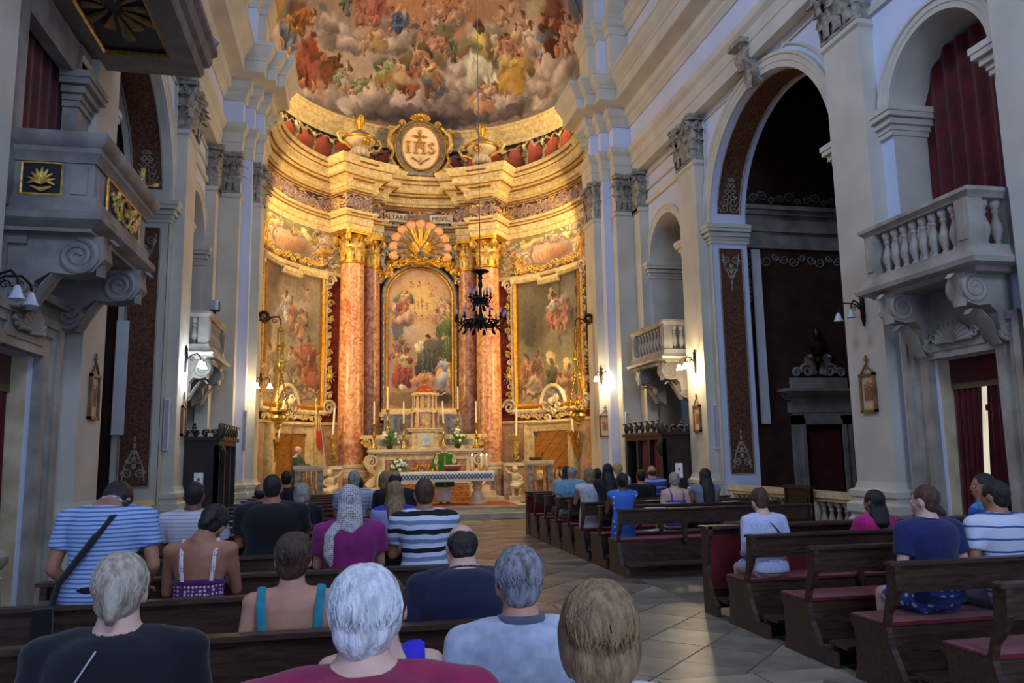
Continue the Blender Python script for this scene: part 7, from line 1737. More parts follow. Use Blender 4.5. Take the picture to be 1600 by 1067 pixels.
# papers, books and bags left on the pews
def paper(loc, rz, label, w=.21, d=.15, m='paper', h=.006, cat='paper'):
    t = thing('hymn_sheet' if h < .01 else 'hymn_book', label, cat, loc, rz)
    MB().box((0, 0, h / 2), (w, d, h)).build('sheets', M[m], t)
    MB().box((w * .05, 0, h + .0015), (w * .7, d * .7, .001)).build('printed_block', mat('print_grey', srgb(190, 190, 196), srgb(214, 214, 218), 60, .9), t)
    return t
for i, (x, y, lab) in enumerate(((4.3, 10.82, 'white hymn sheet on the top rail behind the woman in blue pattern'), (4.9, 11.66, 'white hymn sheet on the pew rail near the aisle'), (5.0, 12.58, 'folded paper on the rail left of the woman in the blue top'), (5.9, 11.66, 'loose white paper on the rail beside the long-haired woman'))):
    paper((x, y, .91), .1 * i, lab, .3, .1)
paper((4.75, 12.0, .48), .3, 'white booklet lying on the red seat cushion of the front right block', .3, .2)
paper((5.35, 7.4, .48), .2, 'white booklet on the red cushion beside the woman in pink', .3, .2)
t = paper((.36, 2.74, .92), .35, 'open white booklet propped on the pew rail before the woman with blond hair', .2, .15); t.rotation_euler = (.5, .1, .3)
t = paper((.45, 4.35, .48), .1, 'red hymn book with pale pages on the pew beside the navy jacket', .26, .2, 'redcloth', .06, 'book')

t = thing('altar_gate', 'small dark wooden gate standing open against the right chapel balustrade', 'gate', (ax(1, 5.8), 13.2, 0))
MB().b2(-.04, .0, -.42, .42, .1, 1.03).build('board', M['blackwood'], t); MB().b2(-.07, .03, -.45, .45, 1.0, 1.06).build('cap_rail', M['blackwood'], t); MB().b2(-.06, -.04, -.32, .32, .25, .85).build('raised_panel', M['blackwood'], t)
for q in (-1, 1): MB().b2(-.06, .02, q * .36, q * .42, 0, 1.0).build('stile', M['blackwood'], t)
print('tiles', ntile)

# ================================================================== PEOPLE
POS = {'P1':(0.04,2.0,1.49),'P4':(0.64,2.05,1.34),'P2':(0.12,2.95,1.26),'P3':(0.62,2.95,1.34),'P5':(-0.77,3.05,1.37),'P6':(-0.27,4.2,1.3),'P7':(0.6,4.3,1.33),'P12':(-1.42,5.3,1.61),'P13':(-0.94,5.6,1.4),'P9':(0.01,6.4,1.45),'P8':(0.6,6.5,1.52),'P10':(-0.67,7.45,1.57),'P14':(-1.33,7.45,1.51),'P11':(0.47,8.4,1.43),'b':(-0.57,10.2,1.38),'a':(-0.92,12.4,1.52),'c':(-1.16,11.2,1.38),'d':(0.07,11.2,1.52),'d2':(0.14,12.5,1.38),'e':(0.5,11.2,1.49),'f':(0.59,10.5,1.54),'g0':(4.26,15.4,1.48),'g':(4.12,14.5,1.47),'h':(4.01,13.05,1.43),'i':(3.98,11.3,1.38),'h2':(4.62,14.5,1.39),'j':(4.31,12.95,1.52),'j2':(5.1,14.7,1.51),'k0':(5.17,13.65,1.39),'k':(5.72,14.5,1.51),'l':(5.11,12.0,1.37),'m':(5.64,12.0,1.43),'n':(4.04,7.35,1.3),'o':(5.31,7.35,1.25),'p':(4.3,5.35,1.42),'q':(4.92,5.35,1.44),'r':(5.73,6.35,1.48),'s':(5.21,6.35,1.18),'priest':(2.71,23.0,2.03),'lector':(-1.39,22.7,2.03)}
HAIRC = dict(white=((232, 234, 240), (176, 178, 186)), grey=((150, 152, 160), (84, 82, 84)), blond=((206, 176, 132), (150, 116, 76)), ash=((196, 186, 168), (146, 130, 108)),
             brown=((84, 56, 36), (52, 34, 22)), dark=((40, 28, 22), (22, 16, 14)), black=((22, 20, 20), (12, 11, 12)), dblond=((160, 128, 90), (110, 84, 56)), lgrey=((176, 172, 164), (120, 114, 106)))
def hairmat(k):
    a, b = HAIRC[k]; return mat('hair_' + k, srgb(*b), srgb(*a), 14, .45, stretch=(4, 4, .8), bump=.5, bscale=40, lo=.35, hi=.62, detail=6)
def person(key, pose, label, skin='skin', hair='short', hc='dark', top=None, sleeve='short', neck=0.0, bottom=None, legs='trousers', lean=.05, pitch=0.0, yaw=0.0, roll=0.0, rz=0.0,
           w=1.0, fat=1.0, arms='rail', vox=None, floor=0.0, straps=None, topz=1.0, long_=.35, group=None, shoes=True, strands=0, back_low=0.0, lname='top', hs=1.03, sxs=.1, collar=None):
    x, y, zt = POS[key]
    nom = {'sit': 1.315, 'kneel': 1.43, 'stand': 1.66}[pose]
    drop = (1 - cos(lean)) * .75 + (1 - cos(lean + pitch)) * .06
    s = (zt - floor) / (nom - drop); s = max(.86, min(1.12, s))
    H = {'sit': .565, 'kneel': .68, 'stand': .91}[pose]
    t = thing('person', label, 'person', (x, y, floor), rz, group); t.scale = (s, s, s)
    # keep the head over (x, y): shift the hips back against the lean
    off = -sin(lean) * .66
    vox = vox or (.013 if y < 5 else (.016 if y < 9 else .022))
    cl, sl = cos(-lean), sin(-lean)
    def T(p):
        X_, Y_, Z_ = p; Z_ -= H; return Vector((X_, Y_ * cl - Z_ * sl + off, Y_ * sl + Z_ * cl + H))
    SW = .178 * w
    def tors(infl, z0, z1, front=1.0):
        st_ = [(0.0, .172), (.08, .165), (.17, .143), (.26, .15), (.34, .168), (.41, .178), (.455, .165), (.485, .13), (.505, .085), (.53, .062)]
        P_, R_ = [], []
        for dz, r in st_:
            if z0 <= dz <= z1: 
                yb = -.012 * sin(max(0, dz - .2) * 9)
                P_.append(T((0, yb, H + dz))); R_.append((r * (w if dz > .3 else (w + fat) / 2) * (fat if dz < .35 else 1) + infl))
        return P_, R_
    neckp = T((0, -.01, H + .50)); shz = H + .445
    # limbs
    def arm(q):
        S = T((q * SW, -.01, shz))
        if arms == 'rail': E_ = T((q * SW * 1.2, .12, H + .19)); W_ = Vector((q * .08, .40 + off * .3, max(.98, H + .25) / s if pose != 'sit' else H + .22))
        elif arms == 'lap': E_ = T((q * SW * 1.28, .0, H + .17)); W_ = Vector((q * .09, .22, H + .1))
        elif arms == 'down': E_ = T((q * SW * 1.32, .03, H + .17)); W_ = Vector((q * .2, .22 + off, H + .02))
        elif arms == 'orans': E_ = T((q * SW * 1.5, .08, H + .2)); W_ = T((q * SW * 1.35, .26, H + .36))
        elif arms == 'desk': E_ = T((q * SW * 1.2, .1, H + .2)); W_ = Vector((q * .14, .32, H + .2))
        return S, E_, W_
    hips = Vector((0, off, H))
    def leg(q):
        if pose == 'sit': return [hips + Vector((q * .09, 0, -.01)), Vector((q * .12, off + .42, .52)), Vector((q * .12, off + .42, .09)), Vector((q * .13, off + .55, .035))]
        if pose == 'kneel': return [hips + Vector((q * .085, 0, -.02)), Vector((q * .1, off + .1, .26)), Vector((q * .1, off - .27, .24)), Vector((q * .1, off - .33, .16))]
        return [hips + Vector((q * .085, 0, -.02)), Vector((q * .1, off + .02, .49)), Vector((q * .1, off, .08)), Vector((q * .12, off + .13, .035))]
    b = MB()
    P_, R_ = tors(0, 0, .53); b.tube(P_, R_, 18, .62)
    for q in (-1, 1):
        S, E_, W_ = arm(q)
        b.ball(tuple(S), (.058 * w, .055, .055), 12, 8); b.tube([T((0, -.01, shz + .02)), T((q * SW * .6, -.01, shz + .018)), S], [.055, .055, .052], 10)
        mid = S.lerp(E_, .4); b.tube([S, mid, E_], [.052 * fat, .047 * fat, .038], 10); b.ball(tuple(E_), .039, 10, 6); b.tube([E_, E_.lerp(W_, .35), W_], [.04, .037, .025], 10)
        d = (W_ - E_).normalized(); b.ball(tuple(W_ + d * .03), (.03, .035, .028), 10, 6)
        L_ = leg(q); b.tube([L_[0], L_[0].lerp(L_[1], .5), L_[1]], [.098 * fat, .08 * fat, .056], 12); b.ball(tuple(L_[1]), .057, 10, 6); b.tube([L_[1], L_[1].lerp(L_[2], .35), L_[2]], [.055, .052, .034], 12)
        b.tube([L_[2], L_[3]], [.036, .03], 8)
    b.ball(tuple(hips), (.165 * fat, .115, .1), 14, 8)
    # head
    hm = Matrix.Translation(neckp) @ Matrix.Rotation(-(lean + pitch), 4, 'X') @ Matrix.Rotation(yaw, 4, 'Z') @ Matrix.Rotation(roll, 4, 'Y') @ Matrix.Scale(1.0 / max(.97, s) * hs, 4)
    h = MB(); z = .142
    h.tube([(0, -.005, -.05), (0, -.008, .03), (0, .0, .11)], [.075 * (w + .1) / 1.1, .062 * (w + .2) / 1.2, .056], 12)
    h.ball((0, -.008, z + .015), (.074, .093, .092), 20, 14); h.ball((0, .02, z - .045), (.056, .07, .07), 16, 10); h.ball((0, .062, z - .095), (.026, .024, .022), 10, 8)
    h.tube([(0, .083, z + .012), (0, .1, z - .02), (0, .104, z - .03)], [.01, .015, .014], 8); h.ball((0, .086, z - .066), (.024, .012, .011), 10, 6)
    h.ball((0, .075, z + .025), (.05, .016, .012), 12, 6)
    for q in (-1, 1): h.ball((q * .079, -.005, z - .015), (.011, .022, .034), 8, 8, Euler((.15, 0, q * -.3))); h.ball((q * .045, .06, z - .03), (.02, .016, .016), 8, 6)
    h.xf(hm); b.v, b.f = b.v + h.v, b.f + [tuple(i + len(b.v) for i in q) for q in h.f]
    body = remesh(b, vox, M[skin], 'body', t, 2)
    if abs(rz) > .8 or abs(yaw) > .45:
        for q in (-1, 1):
            e = MB().ball((q * .031, .082, z + .002), (.0125, .008, .008), 10, 6).xf(hm).build('eye', M['eyew'], t, 60)
            MB().ball((q * .031, .09, z + .002), (.005, .003, .005), 8, 6).xf(hm).build('iris', M['eyeb'], e, 60)
        MB().tube([(-.022, .09, z - .064), (0, .098, z - .062), (.022, .09, z - .064)], [.003, .006, .003], 6).xf(hm).build('mouth', M['lip'], t, 60)
    # hair
    if hair:
        g = MB(); hmz = hairmat(hc); cap = None
        if hair in ('short', 'full', 'bob', 'long', 'bun', 'pony', 'updo', 'crop'):
            k = {'short': 1.02, 'full': 1.1, 'bob': 1.14, 'long': 1.06, 'bun': 1.03, 'pony': 1.02, 'updo': 1.05, 'crop': .985}[hair]
            cap = ((0, -.02, z + .026), (.083 * k, .097 * k, .096 * k)); g.ball(*cap, 20, 14); g.ball((0, -.045, z - .03), (.07 * k, .052 * k, .07 * k), 16, 10)
        if hair == 'full':
            g.ball((0, -.055, z - .035), (.078, .055, .055), 14, 10)
            for q in (-1, 1): g.ball((q * .07, .0, z + .01), (.025, .05, .06), 10, 8)
        if hair == 'bob':
            g.ball((0, -.05, z - .06), (.09, .06, .07), 16, 10)
            for q in (-1, 1): g.ball((q * .075, -.005, z - .02), (.03, .055, .085), 12, 8)
        if hair == 'balding': g.ball((0, -.03, z - .022), (.084, .082, .058), 18, 10); g.ball((0, -.05, z - .05), (.066, .045, .05), 12, 8)
        if hair == 'thinning': g.ball((0, -.035, z - .005), (.083, .078, .075), 18, 10); g.ball((0, -.05, z - .05), (.066, .045, .05), 12, 8)
        if hair == 'bun': g.ball((0, -.10, z + .01), (.05, .04, .05), 14, 10); g.ball((.02, -.11, z - .035), (.035, .03, .035), 10, 8)
        if hair == 'updo': g.ball((0, -.07, z + .05), (.06, .05, .05), 14, 10); g.ball((.03, -.04, z + .1), (.04, .04, .03), 10, 8); g.ball((-.045, -.05, z + .06), (.04, .04, .045), 10, 8)
        if hair == 'pony': g.ball((0, -.105, z - .0), (.048, .04, .066), 14, 10); g.tube([(0, -.105, z - .04), (0, -.11, z - .08), (0, -.1, z - .11)], [.035, .025, .01], 10)
        if hair == 'sidetail': pass
        g.xf(hm)
        if hair == 'long':
            p0 = hm @ Vector((0, -.05, z)); pts = [p0, hm @ Vector((0, -.075, z - .09)), T((0, -.1, H + .47)), T((0, -.12, H + .50 - long_ * .6)), T((0, -.11, H + .50 - long_))]
            g.tube(pts, [.07, .086, .1, .09, .045], 16, .55)
            for q in (-1, 1): g.tube([hm @ Vector((q * .06, -.01, z)), hm @ Vector((q * .075, -.02, z - .1)), T((q * .09, -.05, H + .42))], [.03, .035, .02], 8)
        ho = remesh(g, .012 if y < 6 else .018, hmz, 'hair', t, 2, .011 if hair in ('full', 'updo') else (.007 if hair != 'crop' else .002), 22)
        if strands and cap:
            r = random.Random(len(key) * 7 + int(y * 10)); sm = MB(); c0, rr = cap
            for i in range(strands):
                a = r.uniform(-PI * .93, -PI * .07) if r.random() < .85 else r.uniform(0, 2 * PI); th0 = r.uniform(.05, 1.2); th1 = min(2.25, th0 + r.uniform(.5, 1.1)); pts = []
                wob = r.uniform(-.35, .35)
                for k in range(6):
                    u = k / 5; th = th0 + (th1 - th0) * u; aa = a + wob * u * u + .06 * sin(u * 9 + i); o_ = 1.012 + .03 * sin(u * PI)
                    sq = 1 if th < 1.6 else 1.0 + .02 * (th - 1.6)
                    pts.append(hm @ Vector((c0[0] + rr[0] * o_ * sq * sin(th) * cos(aa), c0[1] + rr[1] * o_ * sq * sin(th) * sin(aa), c0[2] + rr[2] * o_ * cos(th))))
                q = r.uniform(.0022, .0042); sm.tube(pts, [q * .5, q, q * 1.2, q * 1.1, q * .9, q * .3], 4, .6, cap=False)
            sm.build('hair_strands', hmz, ho, 80)['kind'] = 'stuff'
    # clothing
    if top:
        g = MB(); z1 = .515 - neck
        P_, R_ = tors(.014, back_low, z1 if not straps else topz); g.tube([P_[0] - Vector((0, 0, .04))] + P_, [R_[0] * 1.0] + R_, 20, .65)
        if not straps:
            for q in (-1, 1):
                S, E_, W_ = arm(q)
                g.ball(tuple(S), (.07 * w, .066, .066), 12, 8); g.tube([T((0, -.01, shz + .02)), T((q * SW * .6, -.01, shz + .016)), S], [.068, .068, .064], 12)
                if sleeve == 'short': M_ = S.lerp(E_, .62); g.tube([S, M_], [.068 * fat, .066 * fat], 12)
                elif sleeve == 'long': g.tube([S, S.lerp(E_, .5), E_], [.068, .062 * fat, .054], 12); g.ball(tuple(E_), .053, 10, 6); g.tube([E_, W_], [.052, .04], 12)
        nm = lname
        o = remesh(g, .014 if y < 9 else .02, top, nm, t, 3, .004 if y < 9 else 0, 7)
        if straps:
            for q in (-1, 1):
                sx_ = sxs * w; s0 = T((q * sx_ * .86, -.105 * fat, H + topz - .02)); s0b = T((q * sx_ * .95, -.112, H + .33)); s1 = T((q * sx_, -.112, H + .42)); s2 = T((q * sx_ * 1.05, -.03, H + .515)); s3 = T((q * sx_, .09, H + .4))
                MB().tube([s0, s0b, s1, s2, s3], straps[1], 8, .4).build('strap', straps[0], t, 60)
        elif sleeve != 'none' and neck < .02:
            MB().tube([hm @ Vector((.071 * cos(a), -.006 + .066 * sin(a), .012 + .012 * sin(a))) for a in [2 * PI * i / 16 for i in range(17)]], .013 if not collar else .022, 8).build('collar', collar or top, t, 60)
    if bottom:
        g = MB()
        if legs in ('skirt', 'dress'):
            L0, L1 = leg(-1), leg(1); k0 = (L0[1] + L1[1]) / 2
            hem = k0 + (Vector((0, 0, -.3)) if pose != 'kneel' else Vector((0, -.05, -.08))) if pose != 'sit' else k0 + Vector((0, .02, -.05))
            if pose == 'sit': g.tube([hips + Vector((0, -.02, .12)), hips + Vector((0, .02, .0)), hips + Vector((0, .22, -.01)), k0], [.16 * fat, .19 * fat, .19, .16], 18, .62)
            else: g.tube([hips + Vector((0, 0, .14)), hips, (hips + k0) / 2, hem], [.15, .19 * fat, .2, .22], 18, .72)
        else:
            g.ball(tuple(hips + Vector((0, 0, .02))), (.182 * fat, .13 * fat, .12), 16, 10)
            for q in (-1, 1):
                L_ = leg(q); g.tube([L_[0], L_[0].lerp(L_[1], .5), L_[0].lerp(L_[1], .82 if legs == 'shorts' else 1)], [.112 * fat, .095 * fat, .08 if legs == 'shorts' else .07], 12)
                if legs == 'trousers': g.ball(tuple(L_[1]), .07, 10, 6); g.tube([L_[1], L_[2]], [.068, .055], 12)
        remesh(g, .017 if y < 9 else .022, bottom, {'trousers': 'trousers', 'shorts': 'shorts'}.get(legs, 'skirt'), t, 3)
    if shoes:
        for q in (-1, 1):
            L_ = leg(q); d = (L_[3] - L_[2]); a_ = Vector((L_[2].x, L_[2].y, 0))
            sh = MB()
            if pose == 'kneel': sh.ball(tuple(L_[3] + Vector((0, -.0, .0))), (.045, .05, .09), 10, 8)
            else: sh.ball((L_[2].x, L_[2].y + .08, .042), (.045, .13, .042), 12, 8); sh.ball((L_[2].x, L_[2].y + .0, .065), (.042, .055, .05), 10, 6)
            sh.build('shoe', cloth('shoe_leather', (60, 50, 46)), t, 60)
    t['_'] = 0; del t['_']
    return t, T, hm, H, arm

def hand(parent, pos, d, up, m, side=1, curl=.35, s=1.0):
    """five-fingered hand: wrist at pos, fingers along d, palm facing -up"""
    d = Vector(d).normalized(); up = Vector(up); up = (up - d * up.dot(d)).normalized(); r = d.cross(up) * side; P = Vector(pos); b = MB()
    b.tube([P - d * .03 * s, P, P + d * .04 * s, P + d * .085 * s], [.024 * s, .026 * s, .036 * s, .038 * s], 10, .5)
    for i, (o, L) in enumerate(((-.028, .06), (-.0095, .075), (.0095, .082), (.028, .072))):
        p0 = P + d * .075 * s + r * o * s; q = [p0]; a = .08
        for k, f in enumerate((.45, .3, .25)):
            a += curl * (.6 + .3 * k); q.append(q[-1] + (d * cos(a) - up * sin(a)) * L * f * s)
        b.tube(q, [.0092 * s, .0088 * s, .008 * s, .0062 * s], 7)
    p0 = P + d * .02 * s + r * .03 * s; t1 = p0 + (d * .6 + r * .75).normalized() * .035 * s; t2 = t1 + (d * .85 + r * .35 - up * .2).normalized() * .03 * s
    b.tube([p0 - r * .012 * s, t1, t2], [.013 * s, .0105 * s, .008 * s], 7)
    return b.build('hand', m, parent, 60)

C = cloth
# --- left block, from the nearest row forward
person('P1', 'sit', 'white-haired man in a magenta polo shirt, largest head in the nearest pew', 'skin_p', 'full', 'white', C('magenta_polo', (150, 22, 74)), bottom=C('navy_trousers', (34, 38, 56)), lean=.12, w=1.2, fat=1.12, arms='lap', strands=700, pitch=.02, hs=.93)
person('P4', 'sit', 'woman with short blond hair and white top at the aisle end, nearest pew', 'skin_p', 'bob', 'dblond', C('white_blouse', (232, 234, 240)), bottom=C('beige_skirt', (150, 140, 126)), legs='skirt', lean=.12, w=1.0, arms='lap', strands=650, yaw=-.1)
person('P2', 'sit', 'woman in a cobalt blue sleeveless top half hidden by the white-haired man', 'skin_p', 'short', 'brown', C('cobalt_top', (58, 44, 206)), sleeve='none', straps=(C('cobalt_top', (58, 44, 206)), [.05, .052, .052, .052, .05]), topz=.47, sxs=.1, bottom=C('dark_skirt', (38, 38, 48)), legs='skirt', arms='lap', lean=.1)
person('P3', 'sit', 'grey-haired man in a pale blue shirt with a dark collar near the aisle', 'skin', 'short', 'grey', C('pale_blue_shirt', (186, 194, 216)), bottom=C('grey_trousers', (84, 84, 90)), arms='lap', lean=.18, w=1.12, fat=1.08, strands=520, pitch=.04, collar=C('slate_collar', (84, 92, 112)))
p5, T5, hm5, H5, _a = person('P5', 'sit', 'blond woman with a gathered ponytail and black top with a thin chain strap at left', 'skin_p', 'pony', 'ash', C('black_top', (15, 16, 26)), sleeve='long', neck=.0, bottom=C('black_skirt', (16, 16, 24)), legs='skirt', arms='lap', lean=.1, w=1.18, fat=1.1, strands=520)
MB().tube([T5((-.02 - .035 * k, -.168 - .004 * min(k, 3), H5 + .47 - .06 * k)) for k in range(7)], .0035, 5).build('chain_strap', mat('silver_chain', srgb(200, 200, 206), None, 90, .3, metal=.7), p5, 60)
MB().tube([hm5 @ Vector((.066 * cos(a), -.004 + .062 * sin(a), .005)) for a in [PI * (1.2 + .6 * i / 8) for i in range(9)]], .012, 6).build('white_collar', C('white_blouse', (232, 234, 240)), p5, 60)
person('P6', 'sit', 'woman with upswept brown hair and bare back between teal dress straps', 'skin', 'updo', 'brown', C('teal_dress', (40, 140, 160)), straps=(C('teal_dress', (60, 160, 176)), [.022] * 5), topz=.2, sxs=.135, bottom=C('teal_dress', (40, 140, 160)), legs='skirt', arms='lap', lean=.12, strands=380, w=1.02)
person('P7', 'sit', 'balding man in a dark navy jacket beside the aisle', 'skin_p', 'thinning', 'dark', C('navy_jacket', (22, 28, 62)), sleeve='long', bottom=C('dark_trousers', (26, 26, 34)), arms='lap', lean=.28, w=1.2, fat=1.15, pitch=.2, strands=0)
STR = stripes('blue_white_striped_tee', [(.6, srgb(158, 182, 220)), (.4, srgb(84, 112, 166))], .024)
p12, T_, hm_, H_, arm_ = person('P12', 'stand', 'standing man with bowed head, blue striped T-shirt and black bag strap', 'skin_t', 'short', 'black', STR, bottom=C('black_trousers', (14, 14, 18)), arms='down', lean=.3, pitch=1.0, w=1.16, fat=1.05)
MB().tube([T_((.1, -.02, H_ + .54)), T_((.05, -.145, H_ + .42)), T_((-.05, -.15, H_ + .25)), T_((-.17, -.14, H_ + .06)), T_((-.21, -.08, H_ - .06))], .03, 8, .3).build('bag_strap', C('black_webbing', (10, 10, 12)), p12, 60)
MB().box(tuple(T_((-.25, .0, H_ - .14))), (.1, .3, .22), rz=.2).build('shoulder_bag', C('black_bag', (14, 14, 16)), p12)
for q in (-1, 1):
    S, E_, W_ = arm_(q); hand(p12, W_, W_ - E_, (0, 0, 1), M['skin_t'], q)
SUN = dots('purple_print_dress', srgb(92, 36, 92), srgb(206, 194, 204), 42, .36)
p13, T_, hm_, H_, arm_ = person('P13', 'kneel', 'woman with bowed head and dark ponytail in a purple patterned sundress', 'skin_t', 'pony', 'dark', SUN, straps=(dots('strap_print', srgb(216, 206, 210), srgb(86, 30, 92), 80, .3), [.013] * 5), topz=.27, bottom=SUN, legs='skirt', lean=.14, pitch=.6, roll=.35, arms='rail', w=1.02, strands=150)
P_b = MB().tube([T_((.155 * cos(a), -.0 + .105 * sin(a), H_ + .245)) for a in [2 * PI * i / 24 for i in range(25)]], .018, 6); P_b.build('purple_waistband', C('purple_band', (92, 34, 104)), p13, 60)
p9, T_, hm_, H_, arm_ = person('P9', 'kneel', 'woman in a magenta blouse with a white lace veil over her hair', 'skin', 'short', 'dark', C('magenta_blouse', (142, 30, 110)), bottom=C('black_skirt', (16, 16, 24)), legs='skirt', lean=.12, w=1.12, fat=1.1)
LACE = dots('white_lace', srgb(190, 186, 184), srgb(84, 72, 74), 75, .33)
v = MB(); v.ball((0, -.022, .18), (.092, .106, .106), 20, 14).xf(hm_)
v.tube([hm_ @ Vector((0, -.05, .17)), hm_ @ Vector((0, -.08, .07)), T_((0, -.09, H_ + .47)), T_((-.03, -.125, H_ + .42))], [.088, .095, .105, .06], 18, .6)
v.tube([T_((-.08, -.07, H_ + .5)), T_((-.15, -.13, H_ + .4)), T_((-.15, -.15, H_ + .25)), T_((-.13, -.14, H_ + .17))], [.05, .055, .045, .015], 12, .5)
remesh(v, .013, LACE, 'lace_veil', p9, 2, .006, 30)
BW = stripes('bold_striped_tee', [(.26, srgb(14, 14, 24)), (.26, srgb(206, 214, 232)), (.24, srgb(120, 132, 160)), (.24, srgb(206, 214, 232))], .135, offset=.03)
person('P8', 'kneel', 'man in a bold black, white and grey striped T-shirt beside the aisle', 'skin_t', 'crop', 'brown', BW, bottom=C('dark_shorts', (30, 34, 50)), lean=.08, w=1.1, fat=1.02)
person('P10', 'kneel', 'broad dark-haired man in a plain black shirt on the left', 'skin_t', 'crop', 'dark', C('black_shirt', (13, 13, 17)), bottom=C('black_trousers', (14, 14, 18)), lean=.08, w=1.22, fat=1.1)
person('P14', 'kneel', 'man with black hair and a pale fine-striped shirt beyond the woman in the sundress', 'skin_d', 'crop', 'black', stripes('pale_fine_stripe', [(.8, srgb(198, 198, 208)), (.2, srgb(150, 154, 170))], .03), bottom=C('grey_trousers', (84, 84, 90)), lean=.12, w=1.15)
LB = stripes('lilac_blue_blouse', [(.8, srgb(160, 156, 206)), (.2, srgb(56, 60, 170))], .33, offset=.02)
person('P11', 'kneel', 'woman with long dark blond hair in a lilac blouse with a blue band', 'skin_p', 'long', 'dblond', LB, bottom=C('blue_skirt', (60, 64, 150)), legs='skirt', lean=.1, long_=.2, w=1.02)
person('b', 'sit', 'grey-haired woman in a black top, low behind the man in plain black', 'skin_p', 'bob', 'lgrey', C('black_shirt', (13, 13, 17)), neck=.03, bottom=C('black_skirt', (16, 16, 24)), lean=.05)
person('a', 'kneel', 'dark-haired young man in black on the left just below the chancel', 'skin_t', 'crop', 'black', C('black_shirt', (13, 13, 17)), bottom=C('black_trousers', (14, 14, 18)))
person('c', 'sit', 'man in a blue shirt at the far left pew end, mostly hidden', 'skin_t', 'balding', 'dark', C('mid_blue_shirt', (64, 90, 150)), bottom=C('grey_trousers', (84, 84, 90)))
person('d', 'kneel', 'grey-haired man in a light check shirt before the left rose column', 'skin_t', 'short', 'lgrey', stripes('light_check', [(.7, srgb(176, 176, 198)), (.3, srgb(126, 128, 160))], .05), bottom=C('grey_trousers', (84, 84, 90)), w=1.1)
person('d2', 'kneel', 'person in black hidden beyond the grey-haired man in the check shirt', 'skin_t', 'short', 'black', C('black_shirt', (13, 13, 17)), bottom=C('black_trousers', (14, 14, 18)), w=1.15)
person('e', 'kneel', 'woman with light brown hair and a pale top beside the man in black', 'skin_p', 'bob', 'dblond', C('pale_top', (196, 198, 210)), bottom=C('grey_trousers', (84, 84, 90)))
person('f', 'kneel', 'balding man in black before the white altar cloth', 'skin_t', 'thinning', 'dark', C('black_shirt', (13, 13, 17)), bottom=C('black_trousers', (14, 14, 18)), w=1.12)
# --- right front block
person('g0', 'sit', 'dark-haired woman at the aisle end of a front right pew', 'skin_t', 'long', 'black', C('pale_top', (196, 198, 210)), bottom=C('grey_trousers', (84, 84, 90)), long_=.2)
person('g', 'sit', 'grey-haired man in a light blue T-shirt near the aisle on the right', 'skin', 'short', 'lgrey', C('light_blue_tee', (126, 176, 206)), bottom=C('khaki_trousers', (140, 130, 110)), w=1.15, fat=1.1, arms='lap')
person('h', 'kneel', 'woman with short fair hair in a white sleeveless dress on the right', 'skin_t', 'bob', 'dblond', C('white_dress', (206, 208, 214)), sleeve='none', bottom=C('white_dress', (206, 208, 214)), legs='skirt', w=1.05, yaw=.2)
person('i', 'kneel', 'woman with a black bun in a bright blue and white patterned dress', 'skin_d', 'bun', 'black', dots('blue_pattern_dress', srgb(70, 116, 206), srgb(206, 220, 240), 11, .2, ring=srgb(206, 220, 240)), sleeve='none', bottom=dots('blue_pattern_dress', srgb(70, 116, 206), srgb(206, 220, 240), 11, .2), legs='skirt', w=1.05)
person('h2', 'kneel', 'dark-haired person beyond the woman in the white dress', 'skin_t', 'short', 'black', C('dark_top', (40, 34, 36)), bottom=C('black_trousers', (14, 14, 18)))
person('j', 'kneel', 'woman with very long straight dark hair in the front right block', 'skin_t', 'long', 'black', C('dark_top', (40, 34, 36)), bottom=C('black_trousers', (14, 14, 18)), long_=.45)
person('j2', 'kneel', 'fair-haired person in a white top beyond the long-haired woman', 'skin_p', 'full', 'blond', C('white_blouse', (232, 234, 240)), bottom=C('grey_trousers', (84, 84, 90)))
person('k0', 'sit', 'dark-haired man in a black T-shirt in front of the right confessional', 'skin_t', 'crop', 'black', C('black_shirt', (13, 13, 17)), bottom=C('black_trousers', (14, 14, 18)), w=1.15)
person('k', 'sit', 'balding man in a blue and white striped polo shirt before the right confessional', 'skin', 'balding', 'brown', stripes('blue_polo_stripe', [(.7, srgb(60, 76, 160)), (.3, srgb(160, 170, 206))], .12), bottom=C('khaki_trousers', (140, 130, 110)), w=1.12)
person('l', 'sit', 'woman with cropped grey-blond hair in a violet-blue strappy top', 'skin_p', 'short', 'lgrey', C('violet_top', (80, 84, 190)), straps=(C('violet_top', (80, 84, 190)), [.016] * 5), topz=.36, bottom=C('violet_skirt', (60, 60, 140)), legs='skirt', arms='lap')
person('m', 'sit', 'woman with long dark brown hair at the wall end of the front right block', 'skin_t', 'long', 'dark', C('grey_top', (130, 136, 150)), sleeve='none', bottom=C('black_trousers', (14, 14, 18)), long_=.42)
# --- right near block
pn_, T_, hm_, H_, arm_ = person('n', 'sit', 'woman with pinned-up brown hair in a white lace dress with a black strap', 'skin_p', 'updo', 'brown', dots('white_lace_dress', srgb(196, 202, 232), srgb(150, 158, 206), 70, .3), sleeve='long', neck=.02, bottom=dots('blue_border_lace', srgb(176, 186, 232), srgb(60, 84, 170), 13, .3, ring=srgb(70, 96, 180)), legs='skirt', lean=.2, pitch=.2, arms='lap')
MB().tube([T_((-.07, -.05, H_ + .5)), T_((.0, -.128, H_ + .42)), T_((.1, -.13, H_ + .3)), T_((.16, -.1, H_ + .24))], .014, 6, .4).build('bag_strap', C('black_webbing', (10, 10, 12)), pn_, 60)
person('o', 'sit', 'woman with long dark hair in a bright pink top by the chapel rail', 'skin_t', 'long', 'black', C('pink_top', (206, 34, 128)), bottom=C('black_trousers', (14, 14, 18)), long_=.14, yaw=.5, w=1.05)
